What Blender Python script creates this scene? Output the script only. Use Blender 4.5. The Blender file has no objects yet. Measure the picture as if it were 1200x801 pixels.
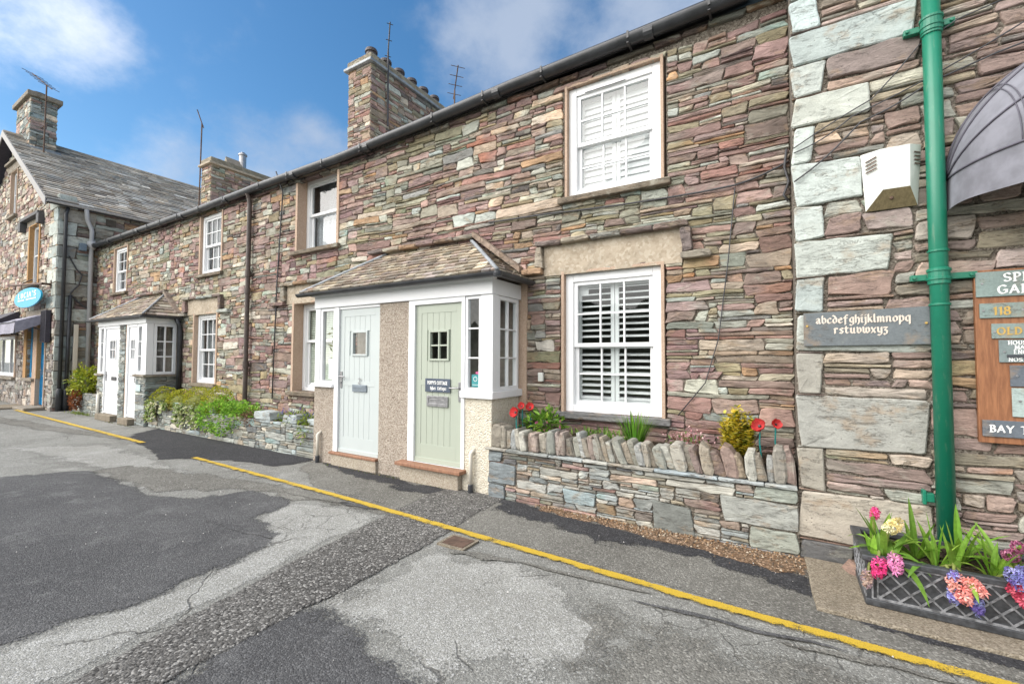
import bpy, math, random
from mathutils import Vector, Matrix, noise
R = math.radians
SC = bpy.context.scene
COL = SC.collection

# ------------------------------------------------------------------ camera
cam_d = bpy.data.cameras.new('camera')
cam_d.sensor_width = 36.0
cam_d.lens = 15.6
cam_d.clip_start = 0.05
cam_d.clip_end = 2000
cam = bpy.data.objects.new('camera', cam_d)
COL.objects.link(cam)
yaw, pitch, roll = -0.54603, 0.0362, 0.0041
fwd = Vector((math.sin(yaw)*math.cos(pitch), math.cos(yaw)*math.cos(pitch), math.sin(pitch)))
rgt = Vector((math.cos(yaw), -math.sin(yaw), 0))
upv = rgt.cross(fwd)
r2 = rgt*math.cos(roll) + upv*math.sin(roll)
u2 = upv*math.cos(roll) - rgt*math.sin(roll)
cam.matrix_world = Matrix(((r2.x, u2.x, -fwd.x, 0), (r2.y, u2.y, -fwd.y, -5.0), (r2.z, u2.z, -fwd.z, 1.6), (0, 0, 0, 1)))
SC.camera = cam

# ------------------------------------------------------------------ light, sky, exposure
SUN_TO = Vector((-0.62, -0.62, 0.80)).normalized()
sun_d = bpy.data.lights.new('sun', 'SUN')
sun_d.energy = 1.0
sun_d.angle = R(60)
sun_d.color = (1.0, 0.95, 0.895)
sun = bpy.data.objects.new('sun', sun_d)
COL.objects.link(sun)
sun.rotation_euler = SUN_TO.to_track_quat('Z', 'Y').to_euler()

world = bpy.data.worlds.new('World')
SC.world = world
world.use_nodes = True
wn = world.node_tree.nodes
wl = world.node_tree.links
wn.clear()
w_out = wn.new('ShaderNodeOutputWorld')
w_bg = wn.new('ShaderNodeBackground')
w_bg.inputs['Strength'].default_value = 0.055
sky = wn.new('ShaderNodeTexSky')
sky.sky_type = 'NISHITA'
sky.sun_disc = False
sky.sun_elevation = math.asin(SUN_TO.z)
sky.sun_rotation = math.atan2(SUN_TO.x, SUN_TO.y)
sky.air_density = 1.0
sky.dust_density = 0.6
sky.ozone_density = 1.6
tc = wn.new('ShaderNodeTexCoord')


def wmath(op, a, b=None, clamp=False):
    n = wn.new('ShaderNodeMath')
    n.operation = op
    n.use_clamp = clamp
    for i, v in enumerate((a, b)):
        if v is None:
            continue
        if isinstance(v, (int, float)):
            n.inputs[i].default_value = v
        else:
            wl.new(v, n.inputs[i])
    return n.outputs[0]


cn = wn.new('ShaderNodeTexNoise')
cn.inputs['Scale'].default_value = 4.2
cn.inputs['Detail'].default_value = 7
cn.inputs['Roughness'].default_value = 0.62
cn.inputs['Distortion'].default_value = 0.05
wmap = wn.new('ShaderNodeMapping')
wmap.inputs['Scale'].default_value = (1, 1, 1.35)
wl.new(tc.outputs['Generated'], wmap.inputs['Vector'])
wl.new(wmap.outputs[0], cn.inputs['Vector'])
cover = None
# cloud banks: direction, angular size, weight; those behind the camera added as fill light
for (d, size, wt) in (((-0.86, 0.20, 0.47), 0.11, 0.31), ((-0.53, 0.58, 0.62), 0.13, 0.24), ((-0.42, 0.68, 0.60), 0.26, 0.50), ((-0.17, 0.79, 0.59), 0.30, 0.55), ((-0.29, 0.77, 0.57), 0.22, 0.44),
                      ((-0.74, 0.51, 0.42), 0.11, 0.30), ((-0.82, 0.46, 0.33), 0.15, 0.34), ((-0.89, 0.33, 0.30), 0.13, 0.30), ((-0.7, 0.6, 0.3), 0.2, 0.36),
                      ((0.4, 0.7, 0.5), 0.5, 0.35), ((-0.5, -0.8, 0.4), 1.15, 0.9), ((0.5, -0.8, 0.4), 1.15, 0.9), ((0.9, 0.1, 0.5), 0.6, 0.38)):
    vd = wn.new('ShaderNodeVectorMath')
    vd.operation = 'DISTANCE'
    wl.new(tc.outputs['Generated'], vd.inputs[0])
    vd.inputs[1].default_value = Vector(d).normalized()
    blob = wmath('MULTIPLY', wmath('SUBTRACT', 1.0, wmath('DIVIDE', vd.outputs['Value'], size), True), wt)
    cover = blob if cover is None else wmath('MAXIMUM', cover, blob)
sxyz = wn.new('ShaderNodeSeparateXYZ')
wl.new(tc.outputs['Generated'], sxyz.inputs[0])
veil = wmath('MULTIPLY', wmath('SUBTRACT', 0.50, sxyz.outputs['Z'], True), 0.62)
dens = wmath('ADD', wmath('ADD', cn.outputs['Fac'], cover), veil)
cr = wn.new('ShaderNodeMapRange')
cr.interpolation_type = 'SMOOTHSTEP'
cr.inputs['From Min'].default_value = 0.60
cr.inputs['From Max'].default_value = 1.06
cr.inputs['To Max'].default_value = 0.80
wl.new(dens, cr.inputs['Value'])
tint = wn.new('ShaderNodeMix')
tint.data_type = 'RGBA'
tint.blend_type = 'MULTIPLY'
tint.inputs['Factor'].default_value = 1.0
hs = wn.new('ShaderNodeHueSaturation')
hs.inputs['Saturation'].default_value = 1.30
wl.new(sky.outputs[0], hs.inputs['Color'])
wl.new(hs.outputs[0], tint.inputs['A'])
tint.inputs['B'].default_value = (0.84, 0.86, 0.80, 1)
mixc = wn.new('ShaderNodeMix')
mixc.data_type = 'RGBA'
wl.new(cr.outputs[0], mixc.inputs['Factor'])
wl.new(tint.outputs['Result'], mixc.inputs['A'])
# cloud: boosted behind the camera, as unseen fill light for the house fronts
dt = wn.new('ShaderNodeVectorMath')
dt.operation = 'DOT_PRODUCT'
wl.new(tc.outputs['Generated'], dt.inputs[0])
dt.inputs[1].default_value = Vector((-0.35, -0.88, 0.33)).normalized()
cl = wn.new('ShaderNodeMix')
cl.data_type = 'RGBA'
cf = wn.new('ShaderNodeMapRange')
cf.inputs['From Min'].default_value = 0.1
cf.inputs['From Max'].default_value = 0.75
wl.new(dt.outputs['Value'], cf.inputs['Value'])
wl.new(cf.outputs[0], cl.inputs['Factor'])
cl.inputs['A'].default_value = (2.45, 2.85, 3.55, 1)
cl.inputs['B'].default_value = (14.5, 14.0, 13.3, 1)
wl.new(cl.outputs['Result'], mixc.inputs['B'])
wl.new(mixc.outputs['Result'], w_bg.inputs['Color'])
wl.new(w_bg.outputs[0], w_out.inputs['Surface'])

SC.view_settings.view_transform = 'Standard'
SC.view_settings.look = 'None'
SC.view_settings.gamma = 1.0
SC.view_settings.use_curve_mapping = False
SC.view_settings.exposure = 2.0
SC.render.engine = 'CYCLES'
SC.cycles.max_bounces = 6
SC.cycles.transparent_max_bounces = 12
SC.cycles.use_denoising = True

# ------------------------------------------------------------------ helpers: meshes, objects


class MB:
    """collects faces of one mesh; M maps local to world coordinates."""

    def __init__(self, M=None):
        self.v = []
        self.f = []
        self.c = []
        self.mi = []
        self.m = 0
        self.col = (0.27, 0.235, 0.19, 0.5)
        self.M = M or Matrix.Identity(4)

    def pt(self, p, col=None):
        self.v.append(tuple(self.M @ Vector(p)))
        self.c.append(col or self.col)
        return len(self.v) - 1

    def face(self, idx):
        self.f.append(tuple(idx))
        self.mi.append(self.m)

    def poly(self, pts, col=None):
        self.face([self.pt(p, col) for p in pts])

    def box(self, x0, x1, y0, y1, z0, z1):
        if x0 > x1:
            x0, x1 = x1, x0
        if y0 > y1:
            y0, y1 = y1, y0
        if z0 > z1:
            z0, z1 = z1, z0
        a = [self.pt(p) for p in ((x0, y0, z0), (x1, y0, z0), (x1, y1, z0), (x0, y1, z0), (x0, y0, z1), (x1, y0, z1), (x1, y1, z1), (x0, y1, z1))]
        for q in ((0, 3, 2, 1), (4, 5, 6, 7), (0, 1, 5, 4), (1, 2, 6, 5), (2, 3, 7, 6), (3, 0, 4, 7)):
            self.face([a[i] for i in q])

    def frame(self, x0, x1, z0, z1, y0, y1, wl, wr, wb, wt):
        self.box(x0, x0+wl, y0, y1, z0, z1)
        self.box(x1-wr, x1, y0, y1, z0, z1)
        self.box(x0+wl, x1-wr, y0, y1, z0, z0+wb)
        self.box(x0+wl, x1-wr, y0, y1, z1-wt, z1)

    def prism(self, pts, vec):
        """closed polygon pts (3-D) swept by vec"""
        vec = Vector(vec)
        a = [self.pt(p) for p in pts]
        b = [self.pt(Vector(p)+vec) for p in pts]
        n = len(pts)
        self.face(a[::-1])
        self.face(b)
        for i in range(n):
            j = (i+1) % n
            self.face((a[i], a[j], b[j], b[i]))

    def tube(self, path, r, n=8, cap=True, ry=None):
        path = [Vector(p) for p in path]
        rs = r if isinstance(r, (list, tuple)) else [r]*len(path)
        rings = []
        prev = None
        for i, p in enumerate(path):
            d = (path[min(i+1, len(path)-1)] - path[max(i-1, 0)]).normalized()
            if prev is None:
                a = d.orthogonal().normalized()
            else:
                a = (prev - d*prev.dot(d))
                a = a.normalized() if a.length > 1e-6 else d.orthogonal().normalized()
            prev = a
            b = d.cross(a)
            rings.append([self.pt(p + (a*math.cos(t) + b*math.sin(t))*rs[i]) for t in [2*math.pi*k/n for k in range(n)]])
        for i in range(len(rings)-1):
            for k in range(n):
                self.face((rings[i][k], rings[i][(k+1) % n], rings[i+1][(k+1) % n], rings[i+1][k]))
        if cap:
            self.face(rings[0][::-1])
            self.face(rings[-1])

    def lathe(self, c, prof, n=16, cap=True):
        rings = []
        for (r, z) in prof:
            rings.append([self.pt((c[0]+r*math.cos(2*math.pi*k/n), c[1]+r*math.sin(2*math.pi*k/n), c[2]+z)) for k in range(n)])
        for i in range(len(rings)-1):
            for k in range(n):
                self.face((rings[i][k], rings[i][(k+1) % n], rings[i+1][(k+1) % n], rings[i+1][k]))
        if cap:
            self.face(rings[0][::-1])
            self.face(rings[-1])

    def grid(self, fn, nu, nv):
        ids = [[self.pt(fn(i/nu, j/nv)) for j in range(nv+1)] for i in range(nu+1)]
        for i in range(nu):
            for j in range(nv):
                self.face((ids[i][j], ids[i+1][j], ids[i+1][j+1], ids[i][j+1]))

    def build(self, name, mats, parent=None, bevel=0.0, smooth=False, loc=None):
        me = bpy.data.meshes.new(name)
        vs = self.v
        if loc is not None:
            vs = [(a-loc[0], b-loc[1], c-loc[2]) for (a, b, c) in vs]
        me.from_pydata(vs, [], self.f)
        if not isinstance(mats, (list, tuple)):
            mats = [mats]
        for m in mats:
            me.materials.append(m)
        if len(mats) > 1:
            me.polygons.foreach_set('material_index', self.mi)
        at = me.color_attributes.new('Col', 'FLOAT_COLOR', 'POINT')
        at.data.foreach_set('color', [x for c in self.c for x in c])
        if smooth:
            me.polygons.foreach_set('use_smooth', [True]*len(me.polygons))
        me.update()
        o = bpy.data.objects.new(name, me)
        COL.objects.link(o)
        if loc is not None:
            o.location = loc
        if parent is not None:
            o.parent = parent
            if loc is None:
                o.matrix_parent_inverse = Matrix.Translation(WLOC[parent.name]).inverted()
        WLOC[o.name] = Vector((0, 0, 0)) if loc is None else Vector(loc)
        if bevel:
            b = o.modifiers.new('bevel', 'BEVEL')
            b.width = bevel
            b.segments = 2
            b.limit_method = 'ANGLE'
            b.angle_limit = R(40)
        return o


WLOC = {}


def build_each(mb, name, mats, parent, **kw):
    """every connected piece of mb becomes an object of its own"""
    par = list(range(len(mb.v)))

    def find(a):
        while par[a] != a:
            par[a] = par[par[a]]
            a = par[a]
        return a
    for f in mb.f:
        r = find(f[0])
        for i in f[1:]:
            par[find(i)] = r
    groups = {}
    for k, f in enumerate(mb.f):
        groups.setdefault(find(f[0]), []).append(k)
    out = []
    for ks in groups.values():
        m = MB()
        idx = {}
        for k in ks:
            for i in mb.f[k]:
                if i not in idx:
                    idx[i] = len(m.v)
                    m.v.append(mb.v[i])
                    m.c.append(mb.c[i])
            m.f.append(tuple(idx[i] for i in mb.f[k]))
            m.mi.append(mb.mi[k])
        out.append(m.build(name, mats, parent, **kw))
    return out[0]




def tag(o, label=None, cat=None, group=None, kind=None):
    if label:
        o['label'] = label
    if cat:
        o['category'] = cat
    if group:
        o['group'] = group
    if kind:
        o['kind'] = kind
    return o


def thing(name, label, cat, loc, group=None):
    o = bpy.data.objects.new(name, None)
    COL.objects.link(o)
    o.location = loc
    o.empty_display_size = 0.2
    WLOC[o.name] = Vector(loc)
    return tag(o, label, cat, group)


def copy_thing(o, loc, label, rotz=0.0, scale=1.0):
    """a copy of a thing whose parts were built round the origin"""
    c = o.copy()
    COL.objects.link(c)
    c.location = loc
    c.rotation_euler = (0, 0, rotz)
    c.scale = (scale,)*3
    c['label'] = label
    for ch in o.children:
        k = ch.copy()
        COL.objects.link(k)
        k.parent = c
        for g in ch.children:
            s = g.copy()
            COL.objects.link(s)
            s.parent = k
    return c

# ------------------------------------------------------------------ materials


class NT:
    def __init__(self, name):
        self.mat = bpy.data.materials.new(name)
        self.mat.use_nodes = True
        self.n = self.mat.node_tree.nodes
        self.l = self.mat.node_tree.links
        self.n.clear()
        self.out = self.n.new('ShaderNodeOutputMaterial')
        self.b = self.n.new('ShaderNodeBsdfPrincipled')
        self.l.new(self.b.outputs[0], self.out.inputs['Surface'])
        self.tc = self.n.new('ShaderNodeTexCoord').outputs['Object']

    def set(self, node, key, v):
        if v is None:
            return
        if hasattr(v, 'is_linked') or hasattr(v, 'links'):
            self.l.new(v, node.inputs[key])
        else:
            if isinstance(v, tuple) and len(v) == 3 and node.inputs[key].type == 'RGBA':
                v = (*v, 1)
            node.inputs[key].default_value = v

    def attr(self):
        a = self.n.new('ShaderNodeAttribute')
        a.attribute_name = 'Col'
        return a.outputs['Color'], a.outputs['Alpha']

    def vmath(self, op, a, b=None, s=None):
        n = self.n.new('ShaderNodeVectorMath')
        n.operation = op
        self.set(n, 0, a)
        if b is not None:
            self.set(n, 1, b)
        if s is not None:
            self.set(n, 'Scale', s)
        return n.outputs['Value'] if op in ('LENGTH', 'DISTANCE', 'DOT_PRODUCT') else n.outputs[0]

    def math(self, op, a, b=None, clamp=False):
        n = self.n.new('ShaderNodeMath')
        n.operation = op
        n.use_clamp = clamp
        self.set(n, 0, a)
        if b is not None:
            self.set(n, 1, b)
        return n.outputs[0]

    def noise(self, vec, scale, detail=4, rough=0.55, dist=0.0):
        n = self.n.new('ShaderNodeTexNoise')
        self.set(n, 'Vector', vec)
        self.set(n, 'Scale', scale)
        self.set(n, 'Detail', detail)
        self.set(n, 'Roughness', rough)
        self.set(n, 'Distortion', dist)
        return n.outputs['Fac']

    def voro(self, vec, scale, feature='F1', out='Distance'):
        n = self.n.new('ShaderNodeTexVoronoi')
        n.feature = feature
        self.set(n, 'Vector', vec)
        self.set(n, 'Scale', scale)
        return n.outputs[out]

    def mapr(self, v, a, b, c=0.0, d=1.0, smooth=True):
        n = self.n.new('ShaderNodeMapRange')
        n.interpolation_type = 'SMOOTHSTEP' if smooth else 'LINEAR'
        self.set(n, 'Value', v)
        for k, x in (('From Min', a), ('From Max', b), ('To Min', c), ('To Max', d)):
            self.set(n, k, x)
        return n.outputs[0]

    def mix(self, f, a, b, mode='MIX'):
        n = self.n.new('ShaderNodeMix')
        n.data_type = 'RGBA'
        n.blend_type = mode
        self.set(n, 'Factor', f)
        self.set(n, 6, a)
        self.set(n, 7, b)
        return n.outputs[2]

    def bump(self, h, strength=0.5, dist=0.01, normal=None):
        n = self.n.new('ShaderNodeBump')
        self.set(n, 'Height', h)
        self.set(n, 'Strength', strength)
        self.set(n, 'Distance', dist)
        if normal is not None:
            self.set(n, 'Normal', normal)
        return n.outputs[0]

    def fin(self, color=None, rough=None, normal=None, metal=None, spec=None):
        self.set(self.b, 'Base Color', color)
        self.set(self.b, 'Roughness', rough)
        self.set(self.b, 'Normal', normal)
        self.set(self.b, 'Metallic', metal)
        self.set(self.b, 'Specular IOR Level', spec)
        return self.mat


def grey(t, v):
    n = t.n.new('ShaderNodeCombineColor')
    for k in range(3):
        t.set(n, k, v)
    return n.outputs[0]


def mat_stone(name, stretch=(1, 1, 2.2), bump=0.6, lichen=0.5, spec=0.3, contrast=1.0):
    t = NT(name)
    c, a = t.attr()
    off = t.vmath('SCALE', (53.0, 17.0, 91.0), s=a)
    v = t.vmath('ADD', t.vmath('MULTIPLY', t.tc, stretch), off)
    n1 = t.noise(v, 7, 7, 0.66, 0.3)
    n2 = t.noise(v, 75, 5, 0.65)
    n3 = t.noise(v, 3.4, 5, 0.6, 0.4)
    n4 = t.noise(t.vmath('ADD', v, (9.0, 4.0, 2.0)), 5, 4, 0.6)
    m = t.math('MULTIPLY', t.mapr(n1, 0.22, 0.78, 1-0.38*contrast, 1+0.30*contrast, False), t.mapr(n2, 0.2, 0.8, 0.80, 1.18, False))
    col = t.mix(1.0, c, grey(t, m), 'MULTIPLY')
    col = t.mix(t.math('MULTIPLY', t.mapr(n3, 0.56, 0.70), lichen*0.75), col, (0.43, 0.43, 0.36))
    col = t.mix(t.math('MULTIPLY', t.mapr(n4, 0.54, 0.70), 0.5), col, (0.32, 0.225, 0.14))
    sp = t.voro(v, 26, 'F1')
    col = t.mix(t.math('MULTIPLY', t.mapr(sp, 0.10, 0.2, 1, 0), t.mapr(n3, 0.5, 0.62, 0, 0.55*lichen)), col, (0.6, 0.6, 0.54))
    lay = t.noise(t.vmath('MULTIPLY', v, (0.8, 0.8, 3.0)), 6, 5, 0.65, 0.6)
    chip = t.math('MULTIPLY', t.mapr(t.math('ABSOLUTE', t.math('SUBTRACT', lay, 0.5)), 0.0, 0.022, 1, 0), t.mapr(n4, 0.42, 0.56))
    pit = t.math('MULTIPLY', t.mapr(t.voro(t.vmath('MULTIPLY', v, (1.0, 1.0, 0.7)), 21), 0.05, 0.13, 1, 0), t.mapr(n1, 0.45, 0.62))
    dk = t.math('MAXIMUM', t.math('MULTIPLY', chip, 0.55), t.math('MULTIPLY', pit, 0.6))
    col = t.mix(dk, col, (0.07, 0.06, 0.05))
    h = t.math('SUBTRACT', t.math('ADD', t.math('MULTIPLY', n1, 0.9), t.math('MULTIPLY', n2, 0.35)), t.math('MULTIPLY', dk, 0.9))
    return t.fin(col, 0.88, t.bump(h, bump, 0.022), spec=spec)


def mat_paint(name, color, rough=0.45, dirt=0.12, bump=0.05):
    t = NT(name)
    n = t.noise(t.tc, 5, 5, 0.6)
    n2 = t.noise(t.vmath('MULTIPLY', t.tc, (6, 6, 1.2)), 6, 4, 0.6)
    f = t.math('MULTIPLY', t.mapr(n, 0.45, 0.75), dirt)
    f2 = t.math('MULTIPLY', t.mapr(n2, 0.55, 0.8), dirt*0.8)
    c = t.mix(f, color, tuple(x*0.62 for x in color))
    c = t.mix(f2, c, (0.42, 0.38, 0.30))
    return t.fin(c, rough, t.bump(t.noise(t.tc, 40, 3), bump, 0.004))


def mat_render(name, color, dark, light, scale=95, bump=0.9, stain=0.4):
    """roughcast / pebbledash / render"""
    t = NT(name)
    vd = t.voro(t.vmath('ADD', t.tc, (0.3, 0.1, 0.7)), scale)
    vc = t.n.new('ShaderNodeTexVoronoi')
    t.set(vc, 'Vector', t.tc)
    t.set(vc, 'Scale', scale)
    r = t.n.new('ShaderNodeSeparateColor')
    t.l.new(vc.outputs['Color'], r.inputs[0])
    f = r.outputs[0]
    c = t.mix(t.mapr(f, 0.55, 0.95), color, light)
    c = t.mix(t.mapr(f, 0.35, 0.05, 0, 1), c, dark)
    n = t.noise(t.vmath('MULTIPLY', t.tc, (1.5, 1.5, 0.8)), 2.6, 5, 0.65)
    c = t.mix(t.math('MULTIPLY', t.mapr(n, 0.5, 0.75), stain), c, tuple(x*0.6 for x in color))
    h = t.math('ADD', t.math('MULTIPLY', vd, -1.0), t.math('MULTIPLY', t.noise(t.tc, scale*0.4, 3), 0.5))
    return t.fin(c, 0.92, t.bump(h, bump, 0.02), spec=0.2)


def mat_asphalt(name, base, dark, light, patchy=0.5, agg=130, chip=0.35, cracks=False, bump=0.6, edge=True):
    t = NT(name)
    vc = t.n.new('ShaderNodeTexVoronoi')
    t.set(vc, 'Vector', t.tc)
    t.set(vc, 'Scale', agg)
    sep = t.n.new('ShaderNodeSeparateColor')
    t.l.new(vc.outputs['Color'], sep.inputs[0])
    n1 = t.noise(t.tc, 0.55, 6, 0.62, 0.5)
    n2 = t.noise(t.tc, 3.0, 6, 0.65, 0.3)
    n3 = t.noise(t.tc, 60, 4, 0.7)
    c = t.mix(t.math('MULTIPLY', t.mapr(n1, 0.36, 0.66), patchy), base, dark)
    c = t.mix(t.math('MULTIPLY', t.mapr(n2, 0.50, 0.72), patchy*0.9), c, light)
    c = t.mix(t.math('MULTIPLY', t.mapr(n2, 0.46, 0.30), patchy*0.7), c, dark)
    c = t.mix(t.math('MULTIPLY', t.mapr(sep.outputs[0], 0.62, 0.95), chip), c, tuple(min(0.7, x*1.9+0.06) for x in light))
    c = t.mix(t.math('MULTIPLY', t.mapr(sep.outputs[1], 0.45, 0.1), chip*1.2), c, tuple(x*0.45 for x in dark))
    c = t.mix(0.55, c, t.mix(1.0, c, grey(t, t.mapr(n3, 0.25, 0.75, 0.55, 1.45, False)), 'MULTIPLY'))
    h = t.math('ADD', t.math('MULTIPLY', vc.outputs['Distance'], -0.8), t.math('MULTIPLY', n3, 1.0))
    if cracks:
        wv = t.vmath('ADD', t.tc, t.vmath('SCALE', t.n_noisevec(3.0), s=0.30))
        e = t.voro(wv, 0.85, 'DISTANCE_TO_EDGE')
        e2 = t.voro(t.vmath('ADD', wv, (5.0, 3.0, 0.0)), 3.4, 'DISTANCE_TO_EDGE')
        m1 = t.math('MULTIPLY', t.mapr(e, 0.002, 0.008, 1, 0), t.mapr(t.noise(t.tc, 0.8, 3), 0.50, 0.58))
        m2 = t.math('MULTIPLY', t.mapr(e2, 0.005, 0.016, 1, 0), t.mapr(t.noise(t.vmath('ADD', t.tc, (7.0, 1.0, 0.0)), 0.42, 3), 0.56, 0.64))
        m = t.math('MAXIMUM', m1, m2)
        c = t.mix(t.math('MULTIPLY', m, 0.62), c, (0.05, 0.047, 0.042))
        h = t.math('SUBTRACT', h, t.math('MULTIPLY', m, 2.0))
    t.fin(c, 0.9, t.bump(h, bump, 0.012), spec=0.25)
    if edge:      # ragged, thinning rim: alpha of the vertices runs from 1 inside to 0 at the edge
        _, a = t.attr()
        m = t.math('ADD', a, t.math('ADD', t.math('MULTIPLY', t.math('SUBTRACT', n2, 0.5), 0.9), t.math('MULTIPLY', t.math('SUBTRACT', n3, 0.5), 1.1)))
        tr = t.n.new('ShaderNodeBsdfTransparent')
        mx = t.n.new('ShaderNodeMixShader')
        t.l.new(t.mapr(m, 0.40, 0.62), mx.inputs[0])
        t.l.new(tr.outputs[0], mx.inputs[1])
        t.l.new(t.b.outputs[0], mx.inputs[2])
        t.l.new(mx.outputs[0], t.out.inputs['Surface'])
    return t.mat


def n_noisevec(self, scale):
    n = self.n.new('ShaderNodeTexNoise')
    self.set(n, 'Vector', self.tc)
    self.set(n, 'Scale', scale)
    self.set(n, 'Detail', 4)
    return self.vmath('SUBTRACT', n.outputs['Color'], (0.5, 0.5, 0.5))


NT.n_noisevec = n_noisevec


def mat_glass(name='window_glass', tintc=(0.93, 0.96, 0.96), k=1.0):
    t = NT(name)
    t.n.remove(t.b)
    tr = t.n.new('ShaderNodeBsdfTransparent')
    tr.inputs['Color'].default_value = (*tintc, 1)
    gl = t.n.new('ShaderNodeBsdfGlossy')
    gl.inputs['Roughness'].default_value = 0.012
    ge = t.n.new('ShaderNodeNewGeometry')
    cs_ = t.math('ABSOLUTE', t.vmath('DOT_PRODUCT', ge.outputs['Incoming'], ge.outputs['Normal']))
    fres = t.math('ADD', t.math('MULTIPLY', t.math('POWER', t.math('SUBTRACT', 1.0, cs_, True), 4.0), 0.9), 0.075)
    t.l.new(t.bump(t.noise(t.tc, 3.0, 2), 0.06, 0.02), gl.inputs['Normal'])
    mx = t.n.new('ShaderNodeMixShader')
    t.l.new(t.math('MULTIPLY', fres, k, True), mx.inputs[0])
    t.l.new(tr.outputs[0], mx.inputs[1])
    t.l.new(gl.outputs[0], mx.inputs[2])
    t.l.new(mx.outputs[0], t.out.inputs['Surface'])
    return t.mat


def mat_leaf(name, trans=0.35, rough=0.5):
    t = NT(name)
    c, a = t.attr()
    n = t.noise(t.tc, 35, 3)
    c = t.mix(1.0, c, grey(t, t.mapr(n, 0.25, 0.75, 0.78, 1.22, False)), 'MULTIPLY')
    t.fin(c, rough, spec=0.3)
    tl = t.n.new('ShaderNodeBsdfTranslucent')
    t.l.new(c, tl.inputs['Color'])
    mx = t.n.new('ShaderNodeMixShader')
    mx.inputs[0].default_value = trans
    t.l.new(t.b.outputs[0], mx.inputs[1])
    t.l.new(tl.outputs[0], mx.inputs[2])
    t.l.new(mx.outputs[0], t.out.inputs['Surface'])
    return t.mat


def mat_wood(name, c1, c2, rough=0.55):
    t = NT(name)
    n = t.noise(t.vmath('MULTIPLY', t.tc, (9, 9, 1.0)), 6, 6, 0.6, 0.6)
    return t.fin(t.mix(t.mapr(n, 0.3, 0.7), c1, c2), rough, t.bump(n, 0.2, 0.004))


def mat_worn_line(name, color):
    t = NT(name)
    n = t.noise(t.tc, 9, 6, 0.7)
    n2 = t.noise(t.tc, 120, 3, 0.7)
    c, a = t.attr()   # alpha: 1 in the middle of the stripe, 0 at its edges
    m = t.math('ADD', t.math('MULTIPLY', n, 0.75), t.math('ADD', t.math('MULTIPLY', n2, 0.65), t.math('MULTIPLY', a, 0.42)))
    f = t.mapr(m, 0.92, 1.03)
    t.fin(t.mix(t.mapr(n2, 0.35, 0.7), tuple(x*0.72 for x in color), color), 0.75, t.bump(n2, 0.5, 0.006))
    tr = t.n.new('ShaderNodeBsdfTransparent')
    mx = t.n.new('ShaderNodeMixShader')
    t.l.new(f, mx.inputs[0])
    t.l.new(tr.outputs[0], mx.inputs[1])
    t.l.new(t.b.outputs[0], mx.inputs[2])
    t.l.new(mx.outputs[0], t.out.inputs['Surface'])
    return t.mat


def mat_plain(name, color, rough=0.5, metal=0.0, var=0.15, scale=12):
    t = NT(name)
    n = t.noise(t.tc, scale, 4, 0.6)
    c = t.mix(t.mapr(n, 0.3, 0.7), tuple(x*(1-var) for x in color), tuple(min(1, x*(1+var)) for x in color))
    return t.fin(c, rough, t.bump(n, 0.08, 0.004), metal=metal)


M_STONE = mat_stone('rubble_stone')
M_QUOIN = mat_stone('dressed_stone', (1, 1, 1.4), 0.55, 0.35, contrast=0.7)
M_SLATE = mat_stone('roof_slate', (1, 1, 1), 0.35, 0.75, contrast=0.9)
M_DRIP = mat_stone('drip_stone', (1, 1, 2.2), 0.8, 0.8)
M_MORTAR = mat_render('mortar', (0.18, 0.155, 0.128), (0.10, 0.085, 0.068), (0.27, 0.24, 0.20), 60, 0.7, 0.3)
M_WHITE = mat_paint('white_paint', (0.80, 0.81, 0.82), 0.35, 0.07, 0.02)
M_SHUT = mat_paint('shutter_white', (0.70, 0.71, 0.71), 0.5, 0.02, 0.02)
M_TANREND = mat_render('tan_render', (0.47, 0.345, 0.26), (0.38, 0.27, 0.195), (0.54, 0.42, 0.33), 160, 0.2, 0.35)
M_LINTEL = mat_render('lintel_render', (0.42, 0.355, 0.275), (0.36, 0.30, 0.225), (0.48, 0.42, 0.335), 30, 0.12, 0.6)
M_PEBBLE = mat_render('pebbledash', (0.435, 0.37, 0.305), (0.27, 0.22, 0.175), (0.58, 0.515, 0.44), 85, 0.8, 0.25)
M_CREAM = mat_render('cream_roughcast', (0.66, 0.61, 0.50), (0.56, 0.50, 0.40), (0.73, 0.69, 0.59), 60, 0.7, 0.12)
M_DOORG = mat_paint('sage_paint', (0.385, 0.425, 0.355), 0.4, 0.05, 0.02)
M_DOORB = mat_paint('pale_blue_paint', (0.485, 0.53, 0.525), 0.4, 0.05, 0.02)
M_GLASS = mat_glass()
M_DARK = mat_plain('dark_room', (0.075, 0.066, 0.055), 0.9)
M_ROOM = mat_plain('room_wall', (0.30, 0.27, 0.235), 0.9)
M_GUTTER = mat_plain('black_gutter', (0.035, 0.037, 0.042), 0.35, 0, 0.3, 5)
M_BROWNPIPE = mat_plain('brown_pipe', (0.075, 0.055, 0.047), 0.5, 0, 0.3, 5)
M_LEAD = mat_plain('lead', (0.26, 0.28, 0.30), 0.55, 0.2, 0.25, 9)
M_METAL = mat_plain('satin_metal', (0.33, 0.33, 0.34), 0.38, 0.8, 0.2, 20)
M_DKMETAL = mat_plain('dark_metal', (0.05, 0.05, 0.055), 0.5, 0.3, 0.25, 12)
M_RUST = mat_plain('rusty_metal', (0.12, 0.075, 0.055), 0.7, 0.3, 0.3, 20)
M_GREEN = mat_paint('green_pipe_paint', (0.010, 0.175, 0.105), 0.36, 0.30, 0.06)
M_PLATE = mat_stone('slate_plate', (1, 1, 1), 0.12, 0.12, contrast=0.35)
M_LETTER = mat_plain('cream_lettering', (0.66, 0.58, 0.50), 0.6, 0, 0.06)
M_WLETTER = mat_plain('white_lettering', (0.82, 0.83, 0.82), 0.6, 0, 0.06)
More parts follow.
